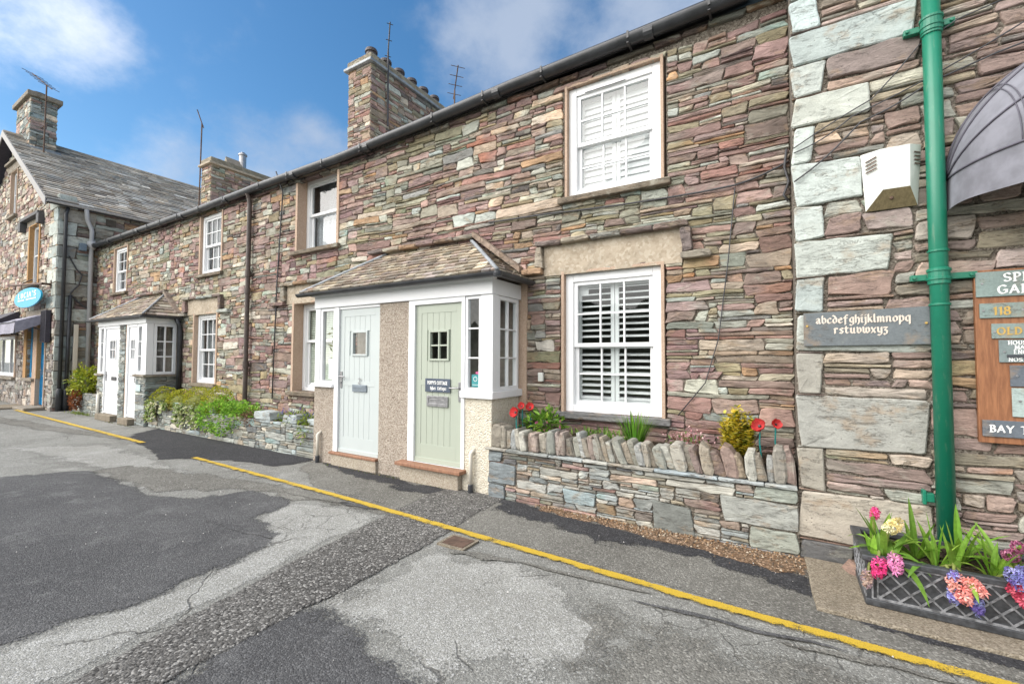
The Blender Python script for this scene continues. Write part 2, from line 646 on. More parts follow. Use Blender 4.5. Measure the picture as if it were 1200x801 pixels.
M_GOLD = mat_plain('gold_lettering', (0.55, 0.36, 0.10), 0.4, 0.3, 0.15)
M_WOOD = mat_wood('varnished_wood', (0.33, 0.145, 0.065), (0.20, 0.08, 0.035), 0.5)
M_STEP = mat_wood('red_step', (0.33, 0.17, 0.10), (0.20, 0.10, 0.06), 0.7)
M_CONC = mat_render('concrete', (0.235, 0.20, 0.15), (0.155, 0.13, 0.095), (0.32, 0.28, 0.22), 110, 0.4, 0.7)
M_PLINTH = mat_render('step_concrete', (0.40, 0.345, 0.275), (0.30, 0.25, 0.19), (0.48, 0.43, 0.35), 90, 0.4, 0.6)
M_SOIL = mat_render('soil', (0.055, 0.038, 0.026), (0.02, 0.015, 0.01), (0.10, 0.075, 0.05), 50, 1.0, 0.3)
M_TROUGH = mat_plain('faux_lead', (0.050, 0.053, 0.058), 0.5, 0.1, 0.4, 25)
M_LATT = mat_plain('faux_lead_worn', (0.20, 0.205, 0.215), 0.55, 0.1, 0.55, 30)
M_LEAF = mat_leaf('leaf')
M_PETAL = mat_leaf('petal', 0.25, 0.6)
M_TEAL = mat_plain('teal_metal', (0.02, 0.24, 0.23), 0.5)
M_AWN = mat_plain('awning_canvas', (0.185, 0.187, 0.215), 0.8, 0, 0.22, 5)
M_AWNRIB = mat_plain('awning_piping', (0.10, 0.095, 0.12), 0.7)
M_BLACKCAN = mat_plain('dark_canvas', (0.045, 0.042, 0.055), 0.8)
M_BLUE = mat_paint('blue_paint', (0.012, 0.22, 0.44), 0.4, 0.05)
M_CYAN = mat_plain('cyan_board', (0.0, 0.34, 0.55), 0.45, 0, 0.03)
M_TEALCARD = mat_plain('teal_card', (0.05, 0.30, 0.32), 0.6)
M_PINKCARD = mat_plain('pink_card', (0.75, 0.16, 0.36), 0.6)
M_PAPER = mat_plain('paper', (0.75, 0.75, 0.75), 0.8, 0, 0.04)
M_NET = mat_leaf('net_curtain', 0.5, 0.9)
M_BLIND = mat_plain('venetian_blind', (0.60, 0.64, 0.54), 0.5)
M_BOXW = mat_paint('box_white', (0.66, 0.68, 0.64), 0.5, 0.25)
M_CABLE = mat_plain('cable_black', (0.055, 0.055, 0.06), 0.6)
M_GREYPIPE = mat_plain('grey_pipe', (0.42, 0.42, 0.43), 0.5)
M_POT = mat_plain('dark_clay_pot', (0.075, 0.062, 0.065), 0.55, 0, 0.25)
M_TERRA = mat_plain('terracotta', (0.30, 0.12, 0.06), 0.8)

# ------------------------------------------------------------------ masonry
PAL = [((.270, .175, .160), 2.6), ((.365, .245, .215), 3), ((.36, .185, .150), 1.0), ((.320, .320, .255), 2.6), ((.400, .430, .375), 1.5),
       ((.300, .260, .165), 2.4), ((.43, .265, .140), .8), ((.390, .315, .240), 2.6), ((.250, .255, .240), .9), ((.53, .475, .39), .8), ((.16, .14, .13), .5), ((.30, .22, .185), 2.2)]
PAL_FAR = [((.285, .190, .175), 2.0), ((.385, .265, .235), 2.6), ((.335, .335, .265), 3.0), ((.415, .445, .380), 2.0), ((.335, .295, .190), 2.2),
           ((.45, .29, .15), .9), ((.430, .355, .270), 2.8), ((.57, .52, .42), 1.4), ((.16, .14, .13), .3)]
PAL_SHOP = [((.40, .27, .24), 2.5), ((.52, .45, .36), 3), ((.44, .43, .36), 2.2), ((.30, .20, .18), 1.4), ((.60, .56, .48), 1.6), ((.42, .30, .18), .8), ((.25, .24, .22), .8)]
PAL_SLAB = [((.20, .155, .14), 2), ((.26, .25, .21), 2), ((.33, .30, .24), 1.6), ((.40, .25, .14), .7), ((.27, .18, .165), 1.6), ((.36, .40, .36), .8)]
PAL_RIGHT = [((.315, .225, .195), 3.2), ((.385, .290, .250), 3), ((.290, .250, .175), 1.6), ((.38, .40, .345), 2.0), ((.400, .335, .270), 2.4), ((.31, .305, .26), 1.2), ((.45, .31, .17), .35), ((.25, .185, .17), 1.3)]
PAL_PLANTER = [((.33, .345, .315), 3), ((.270, .275, .245), 3), ((.40, .43, .41), 2), ((.215, .19, .165), 1.5), ((.36, .22, .19), 1.1), ((.38, .30, .24), .9), ((.29, .34, .345), 1.2), ((.27, .24, .17), 1.2), ((.17, .165, .16), .5)]
PAL_GREENSLATE = [((.30, .345, .33), 3), ((.24, .285, .275), 3), ((.36, .40, .38), 2), ((.20, .22, .22), 1)]
PAL_ROOF = [((.33, .275, .20), 3), ((.39, .34, .25), 2.4), ((.29, .235, .185), 3), ((.44, .41, .32), 1.3), ((.35, .285, .25), 2), ((.24, .20, .16), 1.5)]
PAL_ROOFL = [((.34, .325, .29), 3), ((.42, .405, .36), 3), ((.27, .255, .23), 2), ((.50, .485, .44), 1.4), ((.37, .33, .27), 2)]


def pick(rng, pal, var=0.17):
    tot = sum(w for _, w in pal)
    k = rng.random()*tot
    for c, w in pal:
        k -= w
        if k <= 0:
            break
    v = math.exp(rng.gauss(0, var))
    h = rng.gauss(0, 0.035)
    g_ = (c[0]+c[1]+c[2])/3
    c = (c[0]*.80+g_*.235, c[1]*.80+g_*.20, c[2]*.80+g_*.18)
    return (c[0]*v*(1+h), c[1]*v, c[2]*v*(1-h), rng.random())


def pack(rng, X0, X1, Z0, Z1, obst=(), mw=0.33, mh=0.085, wmax=0.95, hmax=0.19, dx=0.03, hmin=0.026, wmin=0.09, thin=0.16):
    """random coursed rubble: lay stones on the lowest ledge, left by left, until the wall is full"""
    n = int(round((X1-X0)/dx))
    dx = (X1-X0)/n
    sky_ = [Z0]*n
    obs = [(int(round((a-X0)/dx)), int(round((b-X0)/dx)), c, d) for (a, b, c, d) in obst]
    out = []
    eps = 1e-4
    while True:
        z = min(sky_)
        if z > Z1-0.012:
            break
        a = sky_.index(z)
        b = a
        while b < n and abs(sky_[b]-z) < eps:
            b += 1
        blocked = False
        for (oa, ob_, oc, od) in obs:
            if oc-0.006 <= z < od-eps and oa < b and ob_ > a:
                for k in range(max(a, oa), min(b, ob_)):
                    sky_[k] = od
                blocked = True
        if blocked:
            continue
        for (oa, ob_, oc, od) in obs:
            if oc-0.30 < z < oc:
                for e in (oa, ob_):
                    if a < e < b:
                        b = e
        gap = (b-a)*dx
        w = min(wmax, max(wmin, rng.lognormvariate(math.log(mw), 0.55)))
        if gap < w*1.3 or gap-w < wmin:
            w = gap
        kb = min(b, a+max(1, int(round(w/dx))))
        if b-kb == 1:
            kb = b
        at_left = rng.random() < 0.5 or kb == b
        if not at_left:
            a2 = b-(kb-a)
            a, kb = a2, b
        w = (kb-a)*dx
        h = min(hmax, max(hmin, rng.lognormvariate(math.log(mh), 0.5)))
        if rng.random() < thin:
            h = hmin*rng.uniform(.75, 1.3)
        h = min(h, max(hmin, w*0.75))
        sl = sky_[a-1]-z if a > 0 else -1
        sr = sky_[kb]-z if kb < n else -1
        for s in (sl, sr):
            if hmin*0.7 < s < hmax and (abs(s-h) < 0.022 or (abs(s-h) < 0.5*h and rng.random() < 0.5)):
                h = s
        if w < wmin*0.9:
            s = [x for x in (sl, sr) if x > hmin*0.6]
            h = min(min(s) if s else h, hmax)
        for (oa, ob_, oc, od) in obs:
            if oa < kb and ob_ > a and oc > z-eps and oc < z+h+0.03:
                h = max(0.01, oc-z)
        if z+h > Z1-0.03:
            h = Z1-z
        out.append((X0+a*dx, X0+kb*dx, z, z+h))
        for k in range(a, kb):
            sky_[k] = z+h
    return out


class Tone(tuple):
    pass


def stone_face(mb, poly, cs, cz, hw, hh, place, rng, col, d0, db=-0.05, back=False, rough=1.0, edge=0.007):
    n = len(poly)
    e = min(edge, hh*0.3, hw*0.3)
    fx, fz = 1-e/hw, 1-e/hh
    rings = []
    r0 = [mb.pt(place(s, z, db), col) for s, z in poly]
    r1 = [mb.pt(place(s, z, d0-0.007-rng.random()*0.006), col) for s, z in poly]
    r2 = [mb.pt(place(cs+(s-cs)*fx, cz+(z-cz)*fz, d0+rng.uniform(-.004, .004)*rough), col) for s, z in poly]
    qx, qz = cs+rng.uniform(-.25, .25)*hw, cz+rng.uniform(-.25, .25)*hh
    k = rng.uniform(.45, .62)
    rough *= min(.6, .03/max(hh, .02))
    r3 = [mb.pt(place(qx+(cs+(s-cs)*fx-qx)*k, qz+(cz+(z-cz)*fz-qz)*k, d0+rng.uniform(-.003, .010)*rough), col) for s, z in poly]
    ce = mb.pt(place(qx, qz, d0+rng.uniform(-.002, .010)*rough), col)
    for A, B in ((r0, r1), (r1, r2), (r2, r3)):
        for i in range(n):
            j = (i+1) % n
            mb.face((A[i], A[j], B[j], B[i]))
    for i in range(n):
        mb.face((r3[i], r3[(i+1) % n], ce))
    if back:
        mb.face(r0[::-1])


def lay_stone(mb, rect, place, rng, col, gap=0.0022, dmin=0.0, dmax=0.024, warp=None, tilt=0.35, seg=0.085, rough=1.0, jit=1.0, edge=0.007, back=False, d0=None, db=-0.05):
    x0, x1, z0, z1 = rect
    w, h = x1-x0, z1-z0
    g = min(gap, w*0.12, h*0.14)
    x0 += g
    x1 -= g
    z0 += g
    z1 -= g
    w, h = x1-x0, z1-z0
    cs, cz = (x0+x1)/2, (z0+z1)/2
    cut = min(0.022, h*0.30, w*0.2)
    nx = max(1, min(6, int(w/seg)))
    nz = max(0, min(3, int(h/seg)))
    a = min(0.011, 0.13*h)*jit
    pts = []
    c = [cut*rng.uniform(.2, 1.1) for _ in range(8)]
    pts.append((x0+c[0], z0))
    for i in range(1, nx):
        pts.append((x0+w*i/nx+rng.uniform(-.3, .3)*w/nx, z0+rng.uniform(-a, a)))
    pts.append((x1-c[1], z0))
    pts.append((x1+rng.uniform(-a, a*.3), z0+c[2]))
    for i in range(1, nz+1):
        pts.append((x1+rng.uniform(-a, a*.5), z0+h*i/(nz+1)))
    pts.append((x1+rng.uniform(-a, a*.3), z1-c[3]))
    pts.append((x1-c[4], z1))
    for i in range(1, nx):
        pts.append((x1-w*i/nx+rng.uniform(-.3, .3)*w/nx, z1+rng.uniform(-a, a)))
    pts.append((x0+c[5], z1))
    pts.append((x0+rng.uniform(-a*.3, a), z1-c[6]))
    for i in range(1, nz+1):
        pts.append((x0+rng.uniform(-a*.5, a), z1-h*i/(nz+1)))
    pts.append((x0+rng.uniform(-a*.3, a), z0+c[7]))
    t1 = rng.uniform(-tilt, tilt)*min(h, 0.09)/max(w, 0.12)
    tp = rng.uniform(-.34, .34)*min(1, jit)
    sl, sr = rng.gauss(0, .38)*min(1, jit), rng.gauss(0, .38)*min(1, jit)
    lim = .035/max(h, .02)
    sl, sr = max(-lim, min(lim, sl)), max(-lim, min(lim, sr))
    q = []
    for s, z in pts:
        z2 = z+t1*(s-cs)*.5
        z2 = cz+(z2-cz)*(1+tp*(s-cs)/(w/2+1e-6)*.5)
        tt = (s-x0)/w
        s = s+(z-cz)*(sl*(1-tt)+sr*tt)
        if warp:
            s, z2 = warp(s, z2)
        q.append((s, z2))
    if warp:
        cs, cz = warp(cs, cz)
    if d0 is None:
        d0 = rng.uniform(dmin, dmax)
    n0 = len(mb.c)
    stone_face(mb, q, cs, cz, w/2, h/2, place, rng, col, d0, db, back, rough, edge)
    if jit >= 1 and rng.random() < .35:      # two-toned stone
        f = rng.choice(((1.28, 1.25, 1.18), (.78, .80, .80), (1.15, .98, .85), (.92, 1.08, 1.05), (1.35, 1.32, 1.28)))
        c2 = (col[0]*f[0], col[1]*f[1], col[2]*f[2])
        a0, sg = rng.uniform(.2, .8), rng.choice((-1, 1))
        for i, (ps, pz) in enumerate(q*4+[(cs, cz)]):
            m = max(0, min(1, .5+sg*((ps-x0)/w-a0)*3+rng.uniform(-.25, .25)))
            mb.c[n0+i] = (col[0]+(c2[0]-col[0])*m, col[1]+(c2[1]-col[1])*m, col[2]+(c2[2]-col[2])*m, col[3])


def make_warp(obst, ax=0.010, az=0.030, seed=0.0):
    def warp(s, z):
        d = 0.3
        for (a, b, c, e) in obst:
            dx_ = max(a-s, 0, s-b)
            dz_ = max(c-z, 0, z-e)
            d = min(d, math.hypot(dx_, dz_))
        k = min(1.0, d/0.28)
        v1 = noise.noise(Vector((s*.7, z*1.2, seed)))
        v2 = noise.noise(Vector((s*2.6, z*3.5, seed+7)))
        v3 = noise.noise(Vector((s*1.5, z*2.0, seed+13)))
        return s+ax*v3*k, z+(az*v1+az*.45*v2)*k
    return warp


def backing(mb, X0, X1, Z0, Z1, holes, place, d=-0.012):
    xs = sorted({X0, X1, *[v for h in holes for v in h[:2] if X0 < v < X1]})
    zs = sorted({Z0, Z1, *[v for h in holes for v in h[2:] if Z0 < v < Z1]})
    for i in range(len(xs)-1):
        for j in range(len(zs)-1):
            cx, cz = (xs[i]+xs[i+1])/2, (zs[j]+zs[j+1])/2
            if any(h[0] < cx < h[1] and h[2] < cz < h[3] for h in holes):
                continue
            mb.poly([place(xs[i], zs[j], d), place(xs[i+1], zs[j], d), place(xs[i+1], zs[j+1], d), place(xs[i], zs[j+1], d)])


def on_front(y):
    return lambda s, z, d: (s, y-d, z)


def on_side(x):    # wall facing +X, s runs along Y
    return lambda s, z, d: (x+d, s, z)


def wall_box(mb, x0, x1, y0, y1, z0, z1, rng, pal, faces='FLRT', mw=0.28, mh=0.075, **kw):
    """a small free-standing block of masonry (chimney, pier): rubble on the faces asked for, mortar core"""
    mb.m = 1
    mb.col = (.1, .09, .08, .5)
    mb.box(x0+.02, x1-.02, y0+.02, y1-.02, z0, z1)
    mb.m = 0
    for f in faces:
        if f == 'F':
            pl, a, b = (lambda s, z, d: (s, y0-d, z)), x0, x1
        elif f == 'B':
            pl, a, b = (lambda s, z, d: (-s, y1+d, z)), -x1, -x0
        elif f == 'R':
            pl, a, b = (lambda s, z, d: (x1+d, s, z)), y0, y1
        elif f == 'L':
            pl, a, b = (lambda s, z, d: (x0-d, -s, z)), -y1, -y0
        else:
            continue
        for r in pack(rng, a, b, z0, z1, (), mw, mh, min(.6, (b-a)*.8), .16):
            lay_stone(mb, r, pl, rng, pick(rng, pal), dmax=.015, **kw)


def slates(mb, O, U, V, bounds, rows, width, rng, pal, thick=0.014, N=None):
    """slates in courses on the plane O + u U + v V; bounds(v) gives the left and right ends"""
    O, U, V = Vector(O), Vector(U), Vector(V)
    L = V.length
    Vn = V/L
    N = U.cross(Vn).normalized()
    for r in range(rows):
        v0, v1 = r/rows, min(1.0, (r+1.35)/rows)
        a0, b0 = bounds(v0)
        a1, b1 = bounds(v1)
        u = min(a0, a1) - rng.random()*width
        end = max(b0, b1)
        while u < end:
            w = width*rng.uniform(.65, 1.35)
            l0, r0 = max(u+.004, a0), min(u+w-.004, b0)
            l1, r1_ = max(u+.004, a1), min(u+w-.004, b1)
            u += w
            if r0-l0 < .015 and r1_-l1 < .015:
                continue
            r0 = max(r0, l0+.002)
            r1_ = max(r1_, l1+.002)
            l1, r1_ = min(l1, b1), max(min(r1_, b1), a1)
            if l1 > r1_:
                l1 = r1_ = (l1+r1_)/2
            t = thick*rng.uniform(.8, 1.5)
            dv = rng.uniform(-.012, .012)/L
            c = pick(rng, pal, .2)
            jl = rng.uniform(-.006, .006)/L

            def P(uu, vv, hh):
                return O+U*uu+V*vv+N*hh
            q = [P(l0, v0+dv+jl, .004+t*1.6), P(r0, v0+dv-jl, .004+t*1.6), P(r1_, v1, .003), P(l1, v1, .003)]
            q2 = [P(l0, v0+dv+jl, t*.3), P(r0, v0+dv-jl, t*.3), P(r1_, v1, -.006), P(l1, v1, -.006)]
            i = [mb.pt(p, c) for p in q]
            j = [mb.pt(p, c) for p in q2]
            mb.face(i)
            mb.face(j[::-1])
            for k in range(4):
                m = (k+1) % 4
                mb.face((j[k], j[m], i[m], i[k]))

# ------------------------------------------------------------------ lettering


def arc(cx, cy, rx, ry, a0, a1, n=9):
    return [(cx+rx*math.cos(R(a0+(a1-a0)*i/n)), cy+ry*math.sin(R(a0+(a1-a0)*i/n))) for i in range(n+1)]


S_ = [(.1, 0), (.1, 1)]
CAPS = {
    'S': [arc(.3, .75, .25, .25, 20, 270)[:] + arc(.3, .26, .27, .25, 90, -155)[1:]],
    'P': [S_, [(.1, 1)] + arc(.28, .74, .26, .26, 90, -90) + [(.1, .48)]],
    'R': [S_, [(.1, 1)] + arc(.28, .75, .25, .25, 90, -90) + [(.1, .5)], [(.3, .5), (.62, 0)]],
    'I': [S_], 'N': [S_, [(.1, 1), (.65, 0)], [(.65, 0), (.65, 1)]],
    'G': [arc(.42, .5, .38, .5, 45, 325), [(.74, .12), (.74, .45)], [(.52, .45), (.8, .45)]],
    'A': [[(0, 0), (.35, 1)], [(.35, 1), (.7, 0)], [(.13, .35), (.57, .35)]],
    'D': [S_, [(.1, 1)] + arc(.2, .5, .45, .5, 90, -90) + [(.1, 0)]],
    'E': [S_, [(.1, 1), (.5, 1)], [(.1, .52), (.42, .52)], [(.1, 0), (.53, 0)]],
    'O': [arc(.42, .5, .38, .5, 90, 450, 16)], 'L': [S_, [(.1, 0), (.52, 0)]],
    'H': [S_, [(.62, 0), (.62, 1)], [(.1, .52), (.62, .52)]],
    'U': [[(.1, 1), (.1, .3)] + arc(.35, .3, .25, .3, 180, 360) + [(.6, 1)]],
    'M': [[(.08, 0), (.12, 1)], [(.12, 1), (.42, .08)], [(.42, .08), (.74, 1)], [(.74, 1), (.8, 0)]],
    'T': [[(.32, 0), (.32, 1)], [(0, 1), (.64, 1)]],
    'Q': [arc(.42, .5, .38, .5, 90, 450, 16), [(.45, .25), (.85, -.15)]],
    'B': [S_, [(.1, 1)] + arc(.26, .76, .22, .24, 90, -90) + [(.1, .52)], [(.1, .52)] + arc(.28, .26, .27, .26, 90, -90) + [(.1, 0)]],
    'Y': [[(.33, 0), (.33, .48)], [(0, 1), (.33, .48)], [(.66, 1), (.33, .48)]],
    'C': [arc(.42, .5, .38, .5, 45, 315)],
    '1': [[(.08, .85), (.22, 1), (.22, 0)]], '0': [arc(.3, .5, .26, .5, 90, 450, 14)],
    '8': [arc(.3, .76, .2, .24, 90, 450, 12), arc(.3, .26, .25, .26, 90, 450, 12)],
    '4': [[(.45, 0), (.45, 1), (.02, .3), (.62, .3)]],
    '2': [arc(.3, .74, .24, .26, 160, -40)+[(.05, 0), (.58, 0)]],
    "'": [[(.05, 1.05), (.03, .8)]], '-': [[(.03, .42), (.3, .42)]], '.': [[(.04, .02), (.08, .06)]]}
BLACK = {
    'a': [[(.1, .85), (.35, 1), (.55, .85), (.55, .15), (.7, 0)], [(.55, .6), (.2, .5), (.1, .2), (.3, 0), (.55, .2)]],
    'b': [[(.1, 1.5), (.1, .2), (.3, 0), (.6, .2), (.6, .75), (.4, 1), (.1, .8)]],
    'c': [[(.6, .85), (.4, 1), (.1, .75), (.1, .2), (.35, 0), (.6, .15)]],
    'd': [[(.05, 1.5), (.32, 1.35), (.62, .8), (.6, .2), (.35, 0), (.1, .2), (.1, .7), (.35, .95), (.58, .85)]],
    'e': [[(.12, .48), (.58, .66), (.4, 1), (.1, .75), (.1, .2), (.35, 0), (.6, .15)]],
    'f': [[(.62, 1.42), (.42, 1.5), (.24, 1.25), (.24, -.3)], [(.0, .95), (.55, .95)]],
    'g': [[(.6, .98), (.3, 1), (.1, .75), (.1, .3), (.35, .1), (.58, .3)], [(.58, 1), (.58, -.3), (.3, -.52), (.05, -.35)]],
    'h': [[(.1, 1.5), (.1, 0)], [(.1, .8), (.4, 1), (.6, .75), (.6, .1), (.45, -.3)]],
    'i': [[(.02, .9), (.15, 1), (.15, .1), (.3, 0)], [(.1, 1.34), (.22, 1.4)]],
    'j': [[(.02, .9), (.18, 1), (.18, -.3), (.0, -.5)], [(.1, 1.34), (.22, 1.4)]],
    'k': [[(.1, 1.5), (.1, 0)], [(.1, .5), (.5, .95)], [(.28, .6), (.62, 0)]],
    'l': [[(.1, 1.5), (.1, .1), (.25, 0)]],
    'm': [[(0, .9), (.12, 1), (.12, 0)], [(.12, .8), (.38, 1), (.5, .85), (.5, 0)], [(.5, .8), (.76, 1), (.9, .85), (.9, .1), (1, 0)]],
    'n': [[(0, .9), (.12, 1), (.12, 0)], [(.12, .8), (.42, 1), (.58, .85), (.58, .1), (.7, 0)]],
    'o': [[(.35, 1), (.1, .75), (.1, .2), (.35, 0), (.62, .22), (.62, .78), (.35, 1)]],
    'p': [[(0, .95), (.12, 1.05), (.12, -.5)], [(.12, .8), (.42, 1), (.62, .75), (.62, .2), (.4, 0), (.12, .12)]],
    'q': [[(.6, .9), (.35, 1), (.1, .75), (.1, .2), (.35, 0), (.58, .2)], [(.6, 1), (.6, -.5)]],
    'r': [[(0, .9), (.12, 1), (.12, 0)], [(.12, .75), (.35, 1), (.5, .85)]],
    's': [[(.58, .88), (.35, 1), (.1, .78), (.55, .3), (.4, 0), (.08, .12)]],
    't': [[(.18, 1.3), (.18, .2), (.35, 0), (.52, .12)], [(0, .95), (.48, .95)]],
    'u': [[(0, .9), (.12, 1), (.12, .2), (.35, 0), (.56, .2)], [(.56, 1), (.56, .1), (.7, 0)]],
    'v': [[(.05, 1.1), (.15, .9), (.12, .2), (.35, 0), (.6, .3), (.58, .8), (.4, 1)]],
    'w': [[(.05, 1.1), (.12, .9), (.12, .2), (.32, 0), (.5, .2), (.5, .95)], [(.5, .2), (.72, 0), (.95, .3), (.92, .8), (.75, 1)]],
    'x': [[(.05, 1), (.55, 0)], [(.6, .95), (.05, 0)]],
    'y': [[(.02, 1), (.12, .9), (.12, .25), (.35, .05), (.58, .25)], [(.58, 1), (.58, -.2), (.35, -.5), (.1, -.4)]],
    'z': [[(.05, .95), (.55, .95), (.2, .5), (.52, .3), (.45, -.2), (.2, -.4), (.08, -.2)]]}


def write(mb, text, x, z, y, size, font, nib=(0.16, 0.05), ang=38, track=0.22, align='c', serif=True, squeeze=1.0):
    """broad-nib lettering on a plane facing -Y"""
    adv = []
    w = 0
    for ch in text:
        g = font.get(ch)
        cw = .3 if g is None else max(p[0] for s in g for p in s)
        adv.append((w, g))
        w += cw+track
    w -= track
    x0 = x-(w*size*squeeze/2 if align == 'c' else 0)
    ca, sa = math.cos(R(ang)), math.sin(R(ang))
    nv = (ca*nib[0]/2, sa*nib[0]/2)
    tv = (-sa*nib[1]/2, ca*nib[1]/2)
    k = 0
    for off, g in adv:
        if g is None:
            continue
        st = [list(s) for s in g]
        if serif:
            for s in g:
                if len(s) == 2 and abs(s[0][0]-s[1][0]) < .2 and abs(s[0][1]-s[1][1]) > .6:
                    for p in s:
                        if p[1] in (0, 1):
                            st.append([(p[0]-.10, p[1]), (p[0]+.10, p[1])])
        for s in st:
            for (ax, az), (bx, bz) in zip(s[:-1], s[1:]):
                # hull of the nib moved from a to b
                pts = []
                for (px, pz) in ((ax, az), (bx, bz)):
                    for e1 in (-1, 1):
                        for e2 in (-1, 1):
                            pts.append((px+e1*nv[0]+e2*tv[0], pz+e1*nv[1]+e2*tv[1]))
                hull = convex(pts)
                k += 1
                yy = y-0.00004*k
                mb.poly([(x0+(off+px)*size*squeeze, yy, z+pz*size) for px, pz in hull])
    return w*size


def convex(pts):
    pts = sorted(set((round(a, 5), round(b, 5)) for a, b in pts))

    def half(ps):
        h = []
        for p in ps:
            while len(h) > 1 and (h[-1][0]-h[-2][0])*(p[1]-h[-2][1])-(h[-1][1]-h[-2][1])*(p[0]-h[-2][0]) <= 0:
                h.pop()
            h.append(p)
        return h
    a = half(pts)
    b = half(pts[::-1])
    return a[:-1]+b[:-1]

# ------------------------------------------------------------------ the ground
rng = random.Random(11)
M_ROAD = mat_asphalt('worn_asphalt', (.236, .236, .218), (.160, .158, .144), (.30, .30, .278), .9, 130, .36, True, .45, edge=False)
M_PATCH = mat_asphalt('newer_asphalt', (.098, .098, .099), (.068, .068, .070), (.14, .14, .139), 1.0, 110, .25)
M_TRENCH = mat_asphalt('coarse_asphalt', (.125, .12, .112), (.075, .072, .067), (.18, .174, .162), .6, 78, .7, False, .7)
M_DARKWET = mat_asphalt('sealed_asphalt', (.042, .042, .045), (.03, .03, .033), (.062, .062, .064), .7, 90, .3)
M_MIDP = mat_asphalt('mid_asphalt', (.175, .170, .152), (.12, .115, .102), (.23, .225, .202), .8, 90, .3)
M_PALEP = mat_asphalt('pale_asphalt', (.305, .304, .282), (.235, .232, .21), (.37, .37, .345), .8, 130, .36, True, .45)
M_GRASS = mat_plain('far_grass', (.07, .11, .03), .9, 0, .3, .5)
g = MB()
g.poly([(-160, -60, 0), (90, -60, 0), (90, 120, 0), (-160, 120, 0)])
tag(g.build('road', M_ROAD), kind='structure')
g = MB()
g.poly([(-70, -60, .004), (60, -60, .004), (60, -14, .004), (-70, -14, .004)])
tag(g.build('grass_verge', M_GRASS), kind='structure')


def rough_outline(pts, amp, step, seed):
    out = []
    n = len(pts)
    for i in range(n):
        a, b = Vector(pts[i]), Vector(pts[(i+1) % n])
        m = max(1, int((b-a).length/step))
        for k in range(m):
            p = a.lerp(b, k/m)
            d = Vector((noise.noise(Vector((p.x*3, p.y*3, seed)))+.6*noise.noise(Vector((p.x*11, p.y*11, seed+3))), noise.noise(Vector((p.x*3, p.y*3, seed+9)))+.6*noise.noise(Vector((p.x*11, p.y*11, seed+5)))))
            out.append((p.x+d.x*amp, p.y+d.y*amp))
    return out


def signed_dist(x, y, pts):
    """distance to the outline, positive inside"""
    best, inside = 1e9, False
    n = len(pts)
    for i in range(n):
        ax, ay = pts[i]
        bx_, by_ = pts[(i+1) % n]
        dx_, dy_ = bx_-ax, by_-ay
        q = max(0, min(1, ((x-ax)*dx_+(y-ay)*dy_)/(dx_*dx_+dy_*dy_+1e-9)))
        best = min(best, (x-ax-q*dx_)**2+(y-ay-q*dy_)**2)
        if (ay > y) != (by_ > y) and x < ax+(y-ay)/(by_-ay)*dx_:
            inside = not inside
    return math.sqrt(best)*(1 if inside else -1)


def patch(name, pts, mat, z, amp=.05, step=.06, seed=1.0, soft=.10):
    """a thin sheet of another surface: its edge wanders (amp) and thins out over the width soft"""
    mb_ = MB()
    x0, x1 = min(p[0] for p in pts)-.15, max(p[0] for p in pts)+.15
    y0, y1 = min(p[1] for p in pts)-.15, max(p[1] for p in pts)+.15
    nx, ny = int((x1-x0)/step)+1, int((y1-y0)/step)+1
    val = {}
    for i in range(nx+1):
        for j in range(ny+1):
            x, y = x0+(x1-x0)*i/nx, y0+(y1-y0)*j/ny
            d = signed_dist(x, y, pts)
            if abs(d) < soft+amp*3:
                d += amp*(1.3*noise.noise(Vector((x*2.6, y*2.6, seed)))+.8*noise.noise(Vector((x*8, y*8, seed+3))))
            val[i, j] = (x, y, max(0.0, min(1.0, .5+d/(2*soft))))
    ids = {}

    def vid(i, j):
        if (i, j) not in ids:
            x, y, a = val[i, j]
            ids[i, j] = mb_.pt((x, y, .001+z*(.25+.75*a)), (.2, .2, .2, a))
        return ids[i, j]
    for i in range(nx):
        for j in range(ny):
            c = ((i, j), (i+1, j), (i+1, j+1), (i, j+1))
            if max(val[q][2] for q in c) > 0:
                mb_.face([vid(*q) for q in c])
    return tag(mb_.build(name, mat), kind='structure')


patch('asphalt_patch', [(-8.9, -3.6), (-8.46, -2.84), (-8.2, -2.72), (-6.6, -2.72), (-6.35, -2.79), (-5.7, -2.5), (-5.48, -2.05), (-4.75, -2.02), (-4.62, -2.12), (-4.5, -2.5), (-3.95, -2.62),
                         (-3.76, -2.82), (-3.62, -3.35), (-3.66, -4.0), (-3.75, -5.6), (-9.0, -5.6)], M_PATCH, .006, .07, .06, 2, .13)
patch('asphalt_patch', [(-2.62, -3.9), (-2.72, -3.32), (-2.5, -3.18), (-2.29, -3.2), (-1.9, -3.3), (-1.44, -3.28), (-1.0, -3.6), (-.9, -5.5), (-2.5, -5.5)], M_PATCH, .006, .07, .05, 5, .16)
patch('trench_patch', [(-3.02, -5.5), (-3.02, -4.2), (-3.34, -2.56), (-3.56, -.98), (-3.45, -.62), (-2.72, -.62), (-2.72, -.95), (-2.58, -2.48), (-2.62, -4.0), (-2.5, -5.5)], M_TRENCH, .010, .018, .04, 8, .045)
patch('dark_strip', [(-12.2, -.12), (-11.4, -1.25), (-10.3, -1.5), (-9.0, -1.78), (-8.35, -1.84), (-7.3, -1.3), (-6.36, -1.23), (-6.2, -.66), (-6.3, -.45), (-9, -.45)], M_DARKWET, .007, .09, .06, 12, .10)
patch('pale_strip', [(-3.62, -5.4), (-3.60, -4.2), (-3.60, -3.4), (-3.72, -2.84), (-4.45, -2.55), (-4.66, -2.05), (-4.1, -1.85), (-3.5, -1.8), (-3.42, -2.5), (-3.1, -4.2), (-3.1, -5.4)], M_PALEP, .003, .04, .06, 15, .10)
